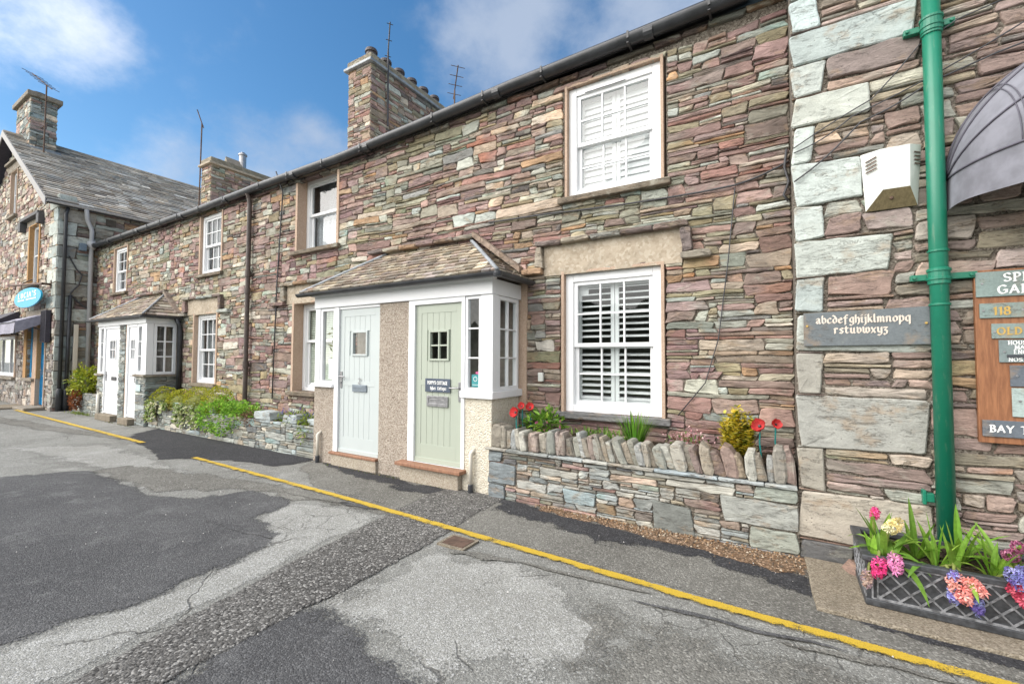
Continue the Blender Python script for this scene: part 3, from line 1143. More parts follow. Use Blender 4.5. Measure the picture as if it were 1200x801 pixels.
patch('pale_strip', [(-2.55, -2.2), (-2.5, -3.1), (-1.9, -3.2), (-1.3, -3.15), (-.9, -2.7), (-1.2, -2.2), (-1.9, -2.05)], M_PALEP, .003, .18, .06, 16, .22)
patch('pale_strip', [(-10.5, -1.9), (-8.3, -1.95), (-6.9, -2.1), (-6.6, -2.6), (-8.6, -2.6), (-11.5, -2.9)], M_PALEP, .003, .15, .08, 17, .2)
patch('damp_strip', [(-8.2, -2.70), (-6.4, -2.62), (-5.6, -2.02), (-4.5, -1.90), (-3.5, -1.70), (-3.5, -1.46), (-5.0, -1.62), (-6.4, -1.9), (-8.2, -2.3)], M_MIDP, .0045, .10, .06, 18, .12)
patch('damp_strip', [(-20, -2.6), (-14, -2.05), (-10.8, -1.55), (-10.8, -1.35), (-14, -1.7), (-20, -2.2)], M_MIDP, .004, .08, .1, 19, .15)
patch('damp_strip', [(-1.2, -2.35), (-.2, -2.25), (1.2, -2.3), (1.8, -2.7), (.4, -2.75), (-.6, -2.9)], M_MIDP, .004, .22, .08, 20, .3)
patch('pavement_strip', [(-6.2, -.60), (-6.0, -1.05), (-5.0, -1.5), (-3.5, -1.52), (-2.6, -1.66), (-.6, -1.72), (.3, -1.76), (2.5, -1.78), (2.5, -.6)], M_MIDP, .004, .05, .06, 21, .08)
patch('dark_seam', [(-2.72, -.66), (-2.62, -1.05), (-1.9, -1.12), (-1.4, -1.22), (-.6, -1.10), (-.1, -1.28), (.16, -1.34), (.15, -1.06), (-.5, -.93), (-1.3, -.86), (-2.0, -.8)], M_DARKWET, .0085, .10, .04, 24, .11)
patch('dark_seam', [(-6.2, -.62), (-5.2, -.95), (-4.3, -1.0), (-3.45, -1.08), (-3.4, -.80), (-4.4, -.76), (-5.4, -.68)], M_DARKWET, .0085, .08, .04, 27, .08)
patch('dark_seam', [(.16, -1.50), (.7, -1.60), (1.4, -1.62), (2.4, -1.62), (2.4, -1.50), (1.3, -1.50), (.6, -1.50)], M_DARKWET, .0085, .035, .03, 28, .05)
for (px, py, l, wd, s) in ((-4.6, -1.78, .55, .10, 1), (-3.9, -1.72, .3, .07, 2), (-1.3, -1.92, .55, .035, 3), (-.3, -1.98, .6, .03, 4), (.35, -1.97, .4, .04, 7), (-2.1, -2.02, .3, .08, 5), (-4.35, -2.75, .5, .06, 6)):
    mb_ = MB()
    rows_ = []
    for k_ in range(15):
        u_ = k_/14*2-1
        hw_ = wd*(1-u_*u_)**.5*(.75+.5*noise.noise(Vector((px+u_*3, py, s))))
        cx_, cy_ = px+l*u_, py+.05*u_+.03*noise.noise(Vector((u_*2, s, 1)))
        rows_.append([mb_.pt((cx_, cy_+hw_*q_, .0125-.001*abs(q_)), (.2, .2, .2, al_)) for q_, al_ in ((-1.3, 0.0), (-.5, .75), (.5, .75), (1.3, 0.0))])
    for a_, b_ in zip(rows_[:-1], rows_[1:]):
        for q_ in range(3):
            mb_.face((a_[q_], b_[q_], b_[q_+1], a_[q_+1]))
    tag(mb_.build('tar_smear', M_MIDP if s % 2 else M_PATCH), kind='structure')

# yellow line: three strands of vertices so that the wear gathers at its edges
M_YEL = mat_worn_line('yellow_line_paint', (.60, .405, .035))


def stripe(name, pts, wd, z, seed):
    mb_ = MB()
    fine = []
    for a, b in zip(pts[:-1], pts[1:]):
        m = max(1, int(math.hypot(b[0]-a[0], b[1]-a[1])/.12))
        fine += [(a[0]+(b[0]-a[0])*k/m, a[1]+(b[1]-a[1])*k/m) for k in range(m)]
    fine.append(pts[-1])
    rows = []
    for i, (x, y) in enumerate(fine):
        y += .008*noise.noise(Vector((x*2.5, seed, 0)))
        rows.append([mb_.pt((x, y+wd*k, z), (.7, .5, .05, al)) for k, al in ((-.95, 0.0), (-.30, .85), (.36, 1.0), (.62, .1))])
    for a, b in zip(rows[:-1], rows[1:]):
        for k in range(3):
            mb_.face((a[k], a[k+1], b[k+1], b[k]))
    return tag(mb_.build(name, M_YEL), kind='structure')


stripe('yellow_line', [(3.5, -1.85), (.86, -1.83), (.08, -1.815), (-.49, -1.80), (-1.98, -1.73), (-4.32, -1.63), (-7.95, -1.565)], .080, .0165, 1)
stripe('yellow_line', [(-10.1, -1.48), (-13.21, -1.44), (-19.3, -1.36)], .10, .0165, 2)

# crumbs of soil and grit along the foot of the garden wall
mb_ = MB()
for i in range(900):
    x = rng.uniform(-2.3, .12)
    spread = .05+.22*max(0, min(1, (x+2.3)/2.2))
    y = -.70-abs(rng.gauss(0, spread*.55))
    s = rng.uniform(.004, .014)
    c = rng.choice([(.25, .15, .08), (.33, .22, .13), (.16, .10, .06), (.40, .34, .26), (.10, .08, .06)])
    mb_.col = (*c, rng.random())
    a = [mb_.pt((x+s*math.cos(t+.3*i), y+s*math.sin(t+.3*i), .019)) for t in (0, 2.1, 4.2)]
    p = mb_.pt((x, y, .021+s*.8))
    for k in range(3):
        mb_.face((a[k], a[(k+1) % 3], p))
M_GRIT = mat_leaf('grit', 0.0, .95)
tag(mb_.build('grit', M_GRIT), kind='stuff')
patch('soil_strip', [(-2.3, -.62), (-2.2, -.80), (-1.5, -.86), (-.8, -.93), (-.1, -1.04), (.15, -1.06), (.15, -.62)], mat_asphalt('gritty_soil', (.20, .125, .075), (.12, .08, .05), (.29, .20, .13), .8, 70, .6), .012, .06, .04, 33, .07)
mb_ = MB()
for i in range(230):
    x, y = rng.uniform(-7, 2), rng.uniform(-4.6, -1.0)
    s = rng.uniform(.003, .009)
    v = rng.uniform(.15, .6)
    mb_.col = (v, v*.97, v*.92, .5)
    a = [mb_.pt((x+s*math.cos(t+i), y+s*math.sin(t+i), .016)) for t in (0, 2.1, 4.2)]
    p = mb_.pt((x, y, .020+s*.7))
    for k in range(3):
        mb_.face((a[k], a[(k+1) % 3], p))
tag(mb_.build('gravel', M_GRIT), kind='stuff')

cov = MB()
cov.box(-2.52, -2.30, -2.0, -1.83, .002, .020)
cov.frame(-2.56, -2.26, 0, 0, 0, 0, 0, 0, 0, 0) if False else None
o = cov.build('stopcock_cover', M_RUST, loc=(-2.41, -1.915, 0))
tag(o, 'small rusty square stopcock cover set in the road beside the yellow line', 'cover')
fr = MB()
for (a, b, c, d) in ((-2.55, -2.525, -2.03, -1.80), (-2.295, -2.27, -2.03, -1.80), (-2.525, -2.295, -2.03, -2.005), (-2.525, -2.295, -1.825, -1.80)):
    fr.box(a, b, c, d, .001, .018)
k = fr.build('frame', M_CONC)
k.parent = o
k.matrix_parent_inverse = Matrix.Translation((2.41, 1.915, 0))

# ------------------------------------------------------------------ windows


def sash_window(parent, x0, x1, z0, z1, y, cols, rt, rb, fw=.09, M=None, split=.52, shutter=None, room=M_DARK, sill=None, sill_col=(.20, .165, .125), sill_mat=None, reveal=0.0, wall_y=0.0,
                bars=.020, single=False, stile=.048, curtain=None):
    mb = MB(M)
    mb.frame(x0, x1, z0, z1, y, y+.11, fw, fw, fw*.85, fw)
    win = mb.build('window', M_WHITE, parent, bevel=.006)
    zi0, zi1 = z0+fw*.85, z1-fw
    xi0, xi1 = x0+fw, x1-fw
    zm = zi0+(zi1-zi0)*(1-split)
    leafs = [(zm-.02, zi1, y+.022, y+.060, rt), (zi0, zm+.02, y+.062, y+.100, rb)]
    if single:
        leafs = [(zi0, zi1, y+.03, y+.07, rt)]
    for (a, b, ya, yb, rows) in leafs:
        s = MB(M)
        s.frame(xi0, xi1, a, b, ya, yb, stile, stile, stile, stile*.9)
        ix0, ix1, iz0, iz1 = xi0+stile, xi1-stile, a+stile, b-stile*.9
        for i in range(1, cols):
            xx = ix0+(ix1-ix0)*i/cols
            s.box(xx-bars/2, xx+bars/2, ya+.004, yb-.004, iz0, iz1)
        for i in range(1, rows):
            zz = iz0+(iz1-iz0)*i/rows
            s.box(ix0, ix1, ya+.006, yb-.006, zz-bars/2, zz+bars/2)
        so = s.build('sash', M_WHITE, win, bevel=.003)
        p = MB(M)
        ym = (ya+yb)/2+.004
        p.poly([(ix0-.01, ym, iz0-.01), (ix1+.01, ym, iz0-.01), (ix1+.01, ym, iz1+.01), (ix0-.01, ym, iz1+.01)])
        p.build('pane', M_GLASS, win)
    if sill:
        s = MB(M)
        s.col = (*sill_col, x0 % 1)
        s.box(x0-sill, x1+sill, wall_y-.085, y+.06, z0-.075, z0-.002)
        s.build('sill', sill_mat or M_DRIP, win, bevel=.010)
    if reveal:
        s = MB(M)
        f = wall_y-.026
        s.box(x0-reveal, x0-.001, f, y+.10, z0-.01, z1+.03)
        s.box(x1+.001, x1+reveal, f, y+.10, z0-.01, z1+.03)
        s.box(x0-.001, x1+.001, f+.004, y+.10, z1+.002, z1+.03)
        s.build('reveal', M_TANREND, win)
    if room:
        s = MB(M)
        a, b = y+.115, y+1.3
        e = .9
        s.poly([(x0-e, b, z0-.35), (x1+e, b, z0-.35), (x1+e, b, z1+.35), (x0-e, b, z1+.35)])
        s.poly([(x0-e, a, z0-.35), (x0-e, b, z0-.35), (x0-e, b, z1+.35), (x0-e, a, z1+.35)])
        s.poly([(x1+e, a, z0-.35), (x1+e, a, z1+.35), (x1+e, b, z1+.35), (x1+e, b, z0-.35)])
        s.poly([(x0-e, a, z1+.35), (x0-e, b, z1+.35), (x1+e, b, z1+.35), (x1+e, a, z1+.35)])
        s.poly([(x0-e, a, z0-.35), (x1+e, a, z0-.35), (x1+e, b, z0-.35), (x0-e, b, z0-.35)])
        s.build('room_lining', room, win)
    if shutter:
        s = MB(M)
        ya = y+.128
        xm = (xi0+xi1)/2
        for (a, b) in ((xi0+.01, xm-.004), (xm+.004, xi1-.01)):
            s.frame(a, b, zi0, zi1, ya, ya+.028, .045, .045, .07, .06)
            if shutter.get('mid'):
                s.box(a+.045, b-.045, ya, ya+.028, zm-.04, zm+.03)
            zz = zi0+.07+.02
            while zz < zi1-.07:
                if not (shutter.get('mid') and zm-.06 < zz < zm+.05):
                    an = shutter['angle']
                    hw = shutter['w']/2
                    c_, s_ = math.cos(an)*hw, math.sin(an)*hw
                    yc = ya+.014
                    s.prism([(a+.046, yc-c_, zz-s_-.004), (a+.046, yc+c_, zz+s_-.004), (a+.046, yc+c_, zz+s_+.005), (a+.046, yc-c_, zz-s_+.005)], (b-a-.092, 0, 0))
                zz += shutter['gap']
        s.build('shutter', M_SHUT, win)
    if curtain == 'net':
        s = MB(M)
        s.col = (.75, .78, .82, .5)
        s.grid(lambda u, v: (xi0+.02+(xi1-xi0-.04)*u, y+.16+.018*math.sin(u*46)+.008*math.sin(u*17), zi0+.03+(zm-zi0+.06)*v), 90, 2)
        s.build('net_curtain', M_NET, win, smooth=True)
        s = MB(M)
        s.col = (.50, .52, .54, .5)
        s.grid(lambda u, v: (xi0-.70+(xi1-xi0+.9)*u, y+.30+.02*math.sin(u*34), zi0-.2+(zi1-zi0+.4)*v), 90, 2)
        s.build('curtain', M_NET, win, smooth=True)
    if curtain == 'drape':
        s = MB(M)
        s.col = (.50, .51, .52, .5)
        s.grid(lambda u, v: (xi0-.75+(xi1-xi0+.9)*u, y+.20+.03*math.sin(u*60), zi0-.2+(zi1-zi0+.4)*v), 120, 2)
        s.build('curtain', M_NET, win, smooth=True)
    if curtain == 'blind':
        s = MB(M)
        zz = zi0+.03
        while zz < zi1-.02:
            s.prism([(xi0+.01, y+.095, zz-.014), (xi0+.01, y+.112, zz+.014), (xi0+.01, y+.113, zz+.017), (xi0+.01, y+.096, zz-.011)], (xi1-xi0-.02, 0, 0))
            zz += .034
        s.build('blind', M_BLIND, win)
    return win


def drip(mb, x0, x1, z, y=-.10, h=.065, rng_=rng):
    """a slate drip course: a thin irregular ledge"""
    n = max(2, int((x1-x0)/.35))
    x = x0
    for i in range(n):
        xe = x0+(x1-x0)*(i+1)/n
        mb.col = (*pick(rng_, PAL_SLAB, .1)[:3], rng_.random())
        dz = rng_.uniform(-.006, .006)
        hh = h*rng_.uniform(.85, 1.15)
        yy = y*rng_.uniform(.85, 1.1)
        lay_stone(mb, (x, xe, z+dz, z+dz+hh), on_front(0), rng_, mb.col, gap=.003, d0=-yy, db=-.03, jit=.6, edge=.012)
        x = xe


# ------------------------------------------------------------------ the terrace
XL, XR, ZT = -18.1, .10, 5.02
PARTY = [-13.75, -9.33, -4.8]
COT = []
for loc, lab in (((-16, 0, 0), 'leftmost terraced stone cottage with narrow white window, next to the gabled shop house'),
                 ((-11.5, 0, 0), 'stone cottage with two white many-paned sash windows, left of the brown downpipe'),
                 ((-7, 0, 0), 'stone cottage right of the brown downpipe, net curtain in its upper window, tall chimney'),
                 ((-2.3, 0, 0), 'stone cottage with two large white shuttered sash windows above the planted garden wall')):
    COT.append(thing('terraced_cottage', lab, 'house', loc, 'terraced cottages in the row'))
W = dict(A_l=(-2.28, -1.12, .955, 2.635), A_u=(-2.235, -1.11, 3.575, 4.955), B_l=(-7.82, -6.64, .97, 2.60), B_u=(-7.78, -6.64, 3.585, 4.97),
         C_l=(-11.70, -10.70, 1.0, 2.575), C_u=(-11.52, -10.58, 3.49, 4.86), D_u=(-16.66, -15.76, 3.44, 4.73))
rv = .055
holes = [(a-rv, b+rv, c, d) for (a, b, c, d) in W.values()]
lint = [(-2.545, -.905, 2.69, 3.0), (-8.05, -6.45, 2.66, 2.93), (-12.03, -10.55, 2.63, 2.91)]
PORCH_HOLE = (-6.05, -2.92, 0, 2.6)
FP_HOLE = (-15.2, -12.42, 0, 2.55)
doors_in = []
allh = holes + lint + [PORCH_HOLE, FP_HOLE]
allh = [h for h in allh]
sn = lambda v: round(v/.03)*.03
obst = [(h[0], h[1], h[2], h[3]) for h in allh]
rng = random.Random(5)
warp = make_warp(obst, .012, .034, 3.0)
walls = [MB() for _ in range(4)]
# the packing is laid in two runs: larger blocks to the left, long thin slabs to the right
rects = pack(rng, -7.2, XR, 0, ZT, [o_ for o_ in obst if o_[1] > -7.2], .33, .062, 1.0, .165)
rects += pack(rng, XL, -7.2, 0, ZT, [o_ for o_ in obst if o_[0] < -7.2], .27, .078, .65, .17)
print('terrace stones', len(rects))
for r in rects:
    cx = (r[0]+r[1])/2
    i = sum(cx > p for p in PARTY)
    if PORCH_HOLE[0]+.2 < cx < PORCH_HOLE[1]-.2 and r[3] < 2.5:
        continue
    f = min(1, max(0, (-5-cx)/8+rng.uniform(-.3, .3)))
    z = (r[2]+r[3])/2
    pal = PAL_FAR if f > .5 else PAL
    col = pick(rng, pal)
    if noise.noise(Vector((cx*.5, z*.7, 21))) > .22 and rng.random() < .5:
        col = pick(rng, [((.30, .31, .24), 2), ((.29, .26, .155), 2), ((.38, .43, .38), 1)])
    if noise.noise(Vector((cx*.5, z*.7, 41))) > .20 and rng.random() < .5:
        col = pick(rng, [((.26, .155, .155), 2), ((.35, .215, .195), 2)])
    lay_stone(walls[i], r, on_front(0), rng, col, warp=warp, dmin=-.004, dmax=.023)
bounds_x = [XL]+PARTY+[XR]
for i, mb in enumerate(walls):
    mb.m = 1
    mb.col = (.1, .09, .08, .5)
    backing(mb, bounds_x[i], bounds_x[i+1], -.05, ZT+.12, [h for h in holes], on_front(0))
    if i == 3:   # right end of the row
        mb.poly([(XR, .018, 0), (XR, 7, 0), (XR, 7, 5.1), (XR, .018, 5.1)])
    mb.build('wall', [M_STONE, M_MORTAR], COT[i])

dr = [MB() for _ in range(4)]
drip(dr[3], -2.66, -.82, 3.005)
for (a, b, c, d) in ((-2.66, -2.55, 2.74, 3.0), (-.90, -.79, 2.74, 3.0)):
    lay_stone(dr[3], (a, b, c, d), on_front(0), rng, pick(rng, PAL_SLAB, .1), gap=.002, d0=.085, db=-.03, jit=.5)
lay_stone(dr[3], (-2.86, -2.56, 2.66, 2.735), on_front(0), rng, pick(rng, PAL_SLAB, .1), gap=.002, d0=.095, db=-.03, jit=.5)
lay_stone(dr[3], (-.905, -.60, 2.66, 2.735), on_front(0), rng, pick(rng, PAL_SLAB, .1), gap=.002, d0=.095, db=-.03, jit=.5)
drip(dr[2], -8.2, -6.5, 2.94)
lay_stone(dr[2], (-8.19, -8.06, 2.66, 2.93), on_front(0), rng, pick(rng, PAL_SLAB, .1), gap=.002, d0=.085, db=-.03, jit=.5)
lay_stone(dr[2], (-8.55, -8.08, 2.58, 2.655), on_front(0), rng, pick(rng, PAL_SLAB, .1), gap=.002, d0=.095, db=-.03, jit=.5)
drip(dr[1], -12.2, -10.42, 2.925)
for (a, b, c, d) in ((-12.18, -12.04, 2.64, 2.92), (-10.54, -10.42, 2.64, 2.92)):
    lay_stone(dr[1], (a, b, c, d), on_front(0), rng, pick(rng, PAL_SLAB, .1), gap=.002, d0=.085, db=-.03, jit=.5)
for (a, b) in ((-12.5, -12.06), (-10.56, -10.1)):
    lay_stone(dr[1], (a, b, 2.56, 2.635), on_front(0), rng, pick(rng, PAL_SLAB, .1), gap=.002, d0=.095, db=-.03, jit=.5)
for i in (1, 2, 3):
    dr[i].build('drip_mould', M_DRIP, COT[i])
for i, L in ((3, lint[0]), (2, lint[1]), (1, lint[2])):
    mb = MB()
    mb.grid(lambda u, v: (L[0]-.01+(L[1]-L[0]+.02)*u, -.022-.010*noise.noise(Vector((u*9+i, v*3, 2))), L[2]-.06+(L[3]-L[2]+.075)*v), 40, 10)
    mb.box(L[0], L[1], -.018, .05, L[2]-.055, L[3])
    mb.build('lintel', M_LINTEL, COT[i], smooth=False)

cA, cB, cC, cD = COT[3], COT[2], COT[1], COT[0]
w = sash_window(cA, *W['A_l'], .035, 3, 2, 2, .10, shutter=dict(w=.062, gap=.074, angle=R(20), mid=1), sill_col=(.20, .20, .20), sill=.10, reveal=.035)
w['label'] = 'white lower sash window with open white shutters'
mb = MB()
mb.box(-2.13, -2.03, .158, .162, 2.38, 2.50)
mb.build('notice', M_PAPER, w)
w = sash_window(cA, *W['A_u'], .035, 3, 2, 2, .10, shutter=dict(w=.085, gap=.078, angle=R(73), mid=0), room=M_ROOM, sill=.11, reveal=.032)
w['label'] = 'white upper sash window with closed white shutters'
mb = MB()
mb.box(-2.02, -1.52, .018, .036, 4.862, 4.878)
mb.build('trickle_vent', M_METAL, w)
w = sash_window(cB, *W['B_u'], .17, 1, 1, 1, .075, room=M_DARK, sill=.12, reveal=.06, curtain='net', split=.48, stile=.05)
mb = MB()
mb.box(-7.6, -7.15, .19, .205, 4.905, 4.925)
mb.build('trickle_vent', M_DKMETAL, w)
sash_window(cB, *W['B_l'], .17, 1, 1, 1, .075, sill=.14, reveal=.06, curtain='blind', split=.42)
sash_window(cC, *W['C_u'], .03, 3, 2, 2, .085, sill=.12, reveal=rv, curtain='drape', room=M_ROOM)
sash_window(cC, *W['C_l'], .06, 3, 2, 2, .085, sill=.08, sill_mat=M_CONC, reveal=rv, curtain='drape', room=M_ROOM)
sash_window(cD, *W['D_u'], .025, 2, 2, 2, .08, sill=.10, reveal=rv, curtain='drape', room=M_ROOM)

# eaves: gutter, brackets, roof
GUT = [(-18.25, 5.0), (-11.3, 4.99), (-9.05, 5.035), (-6.4, 5.04), (-4.47, 5.12), (-2.98, 5.19), (-1.8, 5.215), (.12, 5.275)]


def gut_z(x):
    for (a, za), (b, zb) in zip(GUT[:-1], GUT[1:]):
        if x <= b:
            return za+(zb-za)*(x-a)/(b-a)
    return GUT[-1][1]


bx = [-18.25]+PARTY+[XR]
for i, c in enumerate(COT):
    mb = MB()
    a, b = bx[i], bx[i+1]
    n = 16
    xs = [a+(b-a)*k/n for k in range(n+1)]
    prof = [(-.205, .02), (-.208, -.005), (-.198, -.05), (-.165, -.085), (-.125, -.092), (-.085, -.07), (-.065, -.03), (-.065, .02), (-.08, .02), (-.082, -.02), (-.12, -.07), (-.165, -.06), (-.192, .0), (-.192, .02)]
    rings = [[mb.pt((x, y, gut_z(x)+z+.006*noise.noise(Vector((x, 1, 5))))) for y, z in prof] for x in xs]
    for k in range(n):
        for j in range(len(prof)):
            m = (j+1) % len(prof)
            mb.face((rings[k][j], rings[k][m], rings[k+1][m], rings[k+1][j]))
    g_ = mb.build('gutter', M_GUTTER, c, smooth=True)
    mb = MB()
    x = a+.5
    while x < b-.1:
        z = gut_z(x)
        mb.box(x-.012, x+.012, -.215, -.209, z-.05, z+.03)
        mb.box(x-.012, x+.012, -.215, -.02, z-.106, z-.098)
        x += rng.uniform(.8, 1.1)
    x = a+1.6
    while x < b:
        mb.tube([(x-.05, -.135, gut_z(x)-.036), (x+.05, -.135, gut_z(x)-.036)], .076, 14)
        x += 2.0
    build_each(mb, 'bracket', M_GUTTER, g_)
    # rough slate wall-head under the gutter
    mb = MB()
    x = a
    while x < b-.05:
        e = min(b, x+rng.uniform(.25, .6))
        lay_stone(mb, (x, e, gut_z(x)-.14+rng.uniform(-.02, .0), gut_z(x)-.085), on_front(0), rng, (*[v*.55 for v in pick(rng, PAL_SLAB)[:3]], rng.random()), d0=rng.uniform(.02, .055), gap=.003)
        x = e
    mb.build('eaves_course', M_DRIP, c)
    # the roof
    mb = MB()
    za, zb = gut_z(a)+.01, gut_z(b)+.01
    rise = 3.65*math.tan(R(29))
    mb.m = 1
    mb.prism([(a, -.10, za-.03), (b, -.10, zb-.03), (b, 3.6, zb+rise-.03), (a, 3.6, za+rise-.03)], (0, 0, -.06))
    mb.prism([(a, 3.6, za+rise-.03), (b, 3.6, zb+rise-.03), (b, 7.2, zb-.03), (a, 7.2, za-.03)], (0, 0, -.06))
    mb.m = 0
    U = Vector((1, 0, (zb-za)/(b-a)))
    slates(mb, (a, -.135, za-.02), U, (0, 3.7, rise), lambda v: (0, b-a), 17, .34, rng, PAL_ROOFL)
    mb.build('roof', [M_SLATE, M_DKMETAL], c)

# downpipes of the row
mb = MB()
mb.tube([(-9.33, -.135, 4.96), (-9.33, -.10, 4.86), (-9.33, -.085, 4.75), (-9.33, -.085, .55)], .045, 12)
for z in (3.3, 2.95, 1.45):
    mb.tube([(-9.33, -.085, z-.06), (-9.33, -.085, z+.06)], .058, 12)
p = mb.build('downpipe', M_BROWNPIPE, cC, smooth=False)
mb = MB()
for z in (4.5, 3.3, 1.45):
    mb.box(-9.42, -9.24, -.045, -.01, z-.015, z+.015)
build_each(mb, 'bracket', M_BROWNPIPE, p)


def chimney(parent, x0, x1, y0, y1, z0, z1, pots, seed, pal, potkind='clay'):
    r_ = random.Random(seed)
    mb = MB()
    wall_box(mb, x0, x1, y0, y1, z0, z1, r_, pal, 'FLR', .26, .075)
    c = mb.build('chimney', [M_STONE, M_MORTAR], parent)
    mb = MB()
    mb.box(x0-.09, x1+.09, y0-.09, y1+.09, z1, z1+.07)
    mb.build('cap_ledge', M_LINTEL if seed != 71 else M_LEAD, c, bevel=.015)
    mb = MB()
    mb.col = (.30, .265, .20, .3)
    mb.box(x0-.03, x1+.03, y0-.03, y1+.03, z1+.071, z1+.24)
    mb.build('cap', M_DRIP, c, bevel=.025)
    for (px, py, h, r) in pots:
        mb = MB()
        zt = z1+.24
        if potkind == 'clay':
            mb.lathe((px, py, zt), [(r*.9, 0), (r*.9, .02), (r, .04), (r, .12), (r*.86, .13), (r*.86, h*.72), (r*1.08, h*.76), (r*1.08, h*.9), (r*.95, h*.92), (r*.95, h), (r*.7, h), (r*.7, h*.5)], 18)
        else:
            mb.lathe((px, py, zt), [(r, 0), (r, h*.8), (r*1.25, h*.82), (r*1.25, h*.9), (r*1.02, h*.92), (r*.6, h)], 16)
        mb.build('pot', M_POT if potkind == 'clay' else M_METAL, c, smooth=False)
    return c


chimney(cB, -8.97, -8.18, 2.0, 5.2, 6.0, 8.56, [(-8.5, 2.28+.46*k, .34, .14) for k in range(6)], 71, PAL)
ch = chimney(cD, -16.24, -15.63, 2.0, 4.1, 5.6, 7.82, [(-15.9, 3.1, .62, .11)], 72, PAL_FAR, 'metal')
mb = MB()
mb.prism([(-16.05, 2.55, 8.06), (-15.75, 2.55, 8.06), (-15.9, 2.55, 8.34)], (0, .5, 0))
mb.build('cowl', M_SLATE, ch)

# ------------------------------------------------------------------ aerials
def aerial(label, x, y, z0, z1, head, mat=M_RUST, lean=0.0, clamps=(), cx=0):
    t = thing('tv_aerial', label, 'aerial', (x, y, z0), 'aerials on the chimneys')
    mb = MB()
    mb.tube([(x, y, z0), (x+lean, y, z1)], .022, 8)
    mb.build('mast', mat, t)
    mb = MB()
    for z in clamps:
        mb.tube([(x, y, z), (cx, y, z)], .016, 6)
    if clamps:
        build_each(mb, 'clamp', mat, t)
    mb = MB()
    xt = x+lean
    (hx, hy, hz), n, el = head
    d = Vector((hx, hy, hz))
    e = Vector((xt, y, z1))+d
    s = Vector((xt, y, z1))-d*.35
    mb.tube([s, e], .016, 6)
    side = d.cross(Vector((0, 0, 1)))
    side = side.normalized()
    for k in range(n):
        p = s.lerp(e, .15+.8*k/max(1, n-1))
        mb.tube([p-side*el, p+side*el], .009, 5)
    mb.build('antenna', mat, t)
    return t


t = aerial('tall thin mast with a yagi antenna rising in front of the tall six-pot chimney', -8.08, 2.45, 7.2, 9.05, ((.16, -.1, .62), 3, .075), M_DKMETAL, -.02, (7.9, 8.3), -8.18)
aerial('short slanting aerial behind the far end of the tall six-pot chimney', -8.0, 4.9, 7.4, 9.35, ((.32, -.25, .5), 4, .2), M_RUST, 0.0)
aerial('rusty bare mast bracketed to the left side of the low chimney', -16.62, 2.1, 6.0, 9.45, ((-.12, -.1, .45), 2, .05), M_RUST, .05, (7.1, 7.6), -16.24)

# ------------------------------------------------------------------ right-hand building
RB = thing('stone_building', 'stone building with pale quoin blocks and green drainpipe at the right edge', 'building', (2, -.67, 0))
YF = -.67
QU = [(.30, 4.32, 4.60), (.90, 4.04, 4.31), (.33, 3.77, 4.03), (.62, 3.52, 3.76), (.25, 3.21, 3.51), (.56, 2.86, 3.20), (.31, 2.57, 2.85), (.72, 2.27, 2.56), (.30, 1.98, 2.26), (.95, 1.66, 1.97), (.28, 1.32, 1.65), (.90, .90, 1.31), (.28, .56, .89), (.92, .17, .55), (.45, 0, .16), (.7, 4.61, 4.9), (.3, 4.91, 5.2)]
qpal = [((.47, .55, .53), 3), ((.50, .56, .51), 2), ((.42, .50, .48), 2)]
qpal2 = [((.32, .325, .29), 2), ((.36, .355, .315), 2)]
rng = random.Random(17)
mb = MB()
X0q = XR+.003
obr = []
for (x1, a, b) in QU:
    obr.append((X0q, x1, a, b))
    low = b < 1.7
    col = pick(rng, qpal2 if low else qpal, .08)
    if b < .17:
        col = (.13, .13, .13, .3)
    lay_stone(mb, (X0q, x1, a, b), on_front(YF), rng, col, gap=.004, d0=.02, jit=.5, tilt=.15, edge=.009)
mb.build('quoin', M_QUOIN, RB)
mb = MB()
warp_r = make_warp(obr, .008, .03, 9.0)
rr = pack(rng, X0q, 4.0, 0, 5.2, obr, .40, .085, 1.1, .20)
for r in rr:
    lay_stone(mb, r, on_front(YF), rng, pick(rng, PAL_RIGHT), warp=warp_r, dmin=-.004, dmax=.026, gap=.006)
mb.m = 1
backing(mb, X0q, 4.0, -.05, 5.2, [], on_front(YF))
mb.poly([(X0q, YF+.018, 0), (X0q, YF+.018, 5.2), (X0q, 6, 5.2), (X0q, 6, 0)])
mb.poly([(4.0, YF+.018, 0), (4.0, 6, 0), (4.0, 6, 5.2), (4.0, YF+.018, 5.2)])
mb.build('wall', [M_STONE, M_MORTAR], RB)
mb = MB()
mb.prism([(X0q, YF-.25, 5.25), (4.1, YF-.25, 5.25), (4.1, 3.0, 7.5), (X0q, 3.0, 7.5)], (0, 0, -.08))
mb.build('roof', M_SLATE, RB)
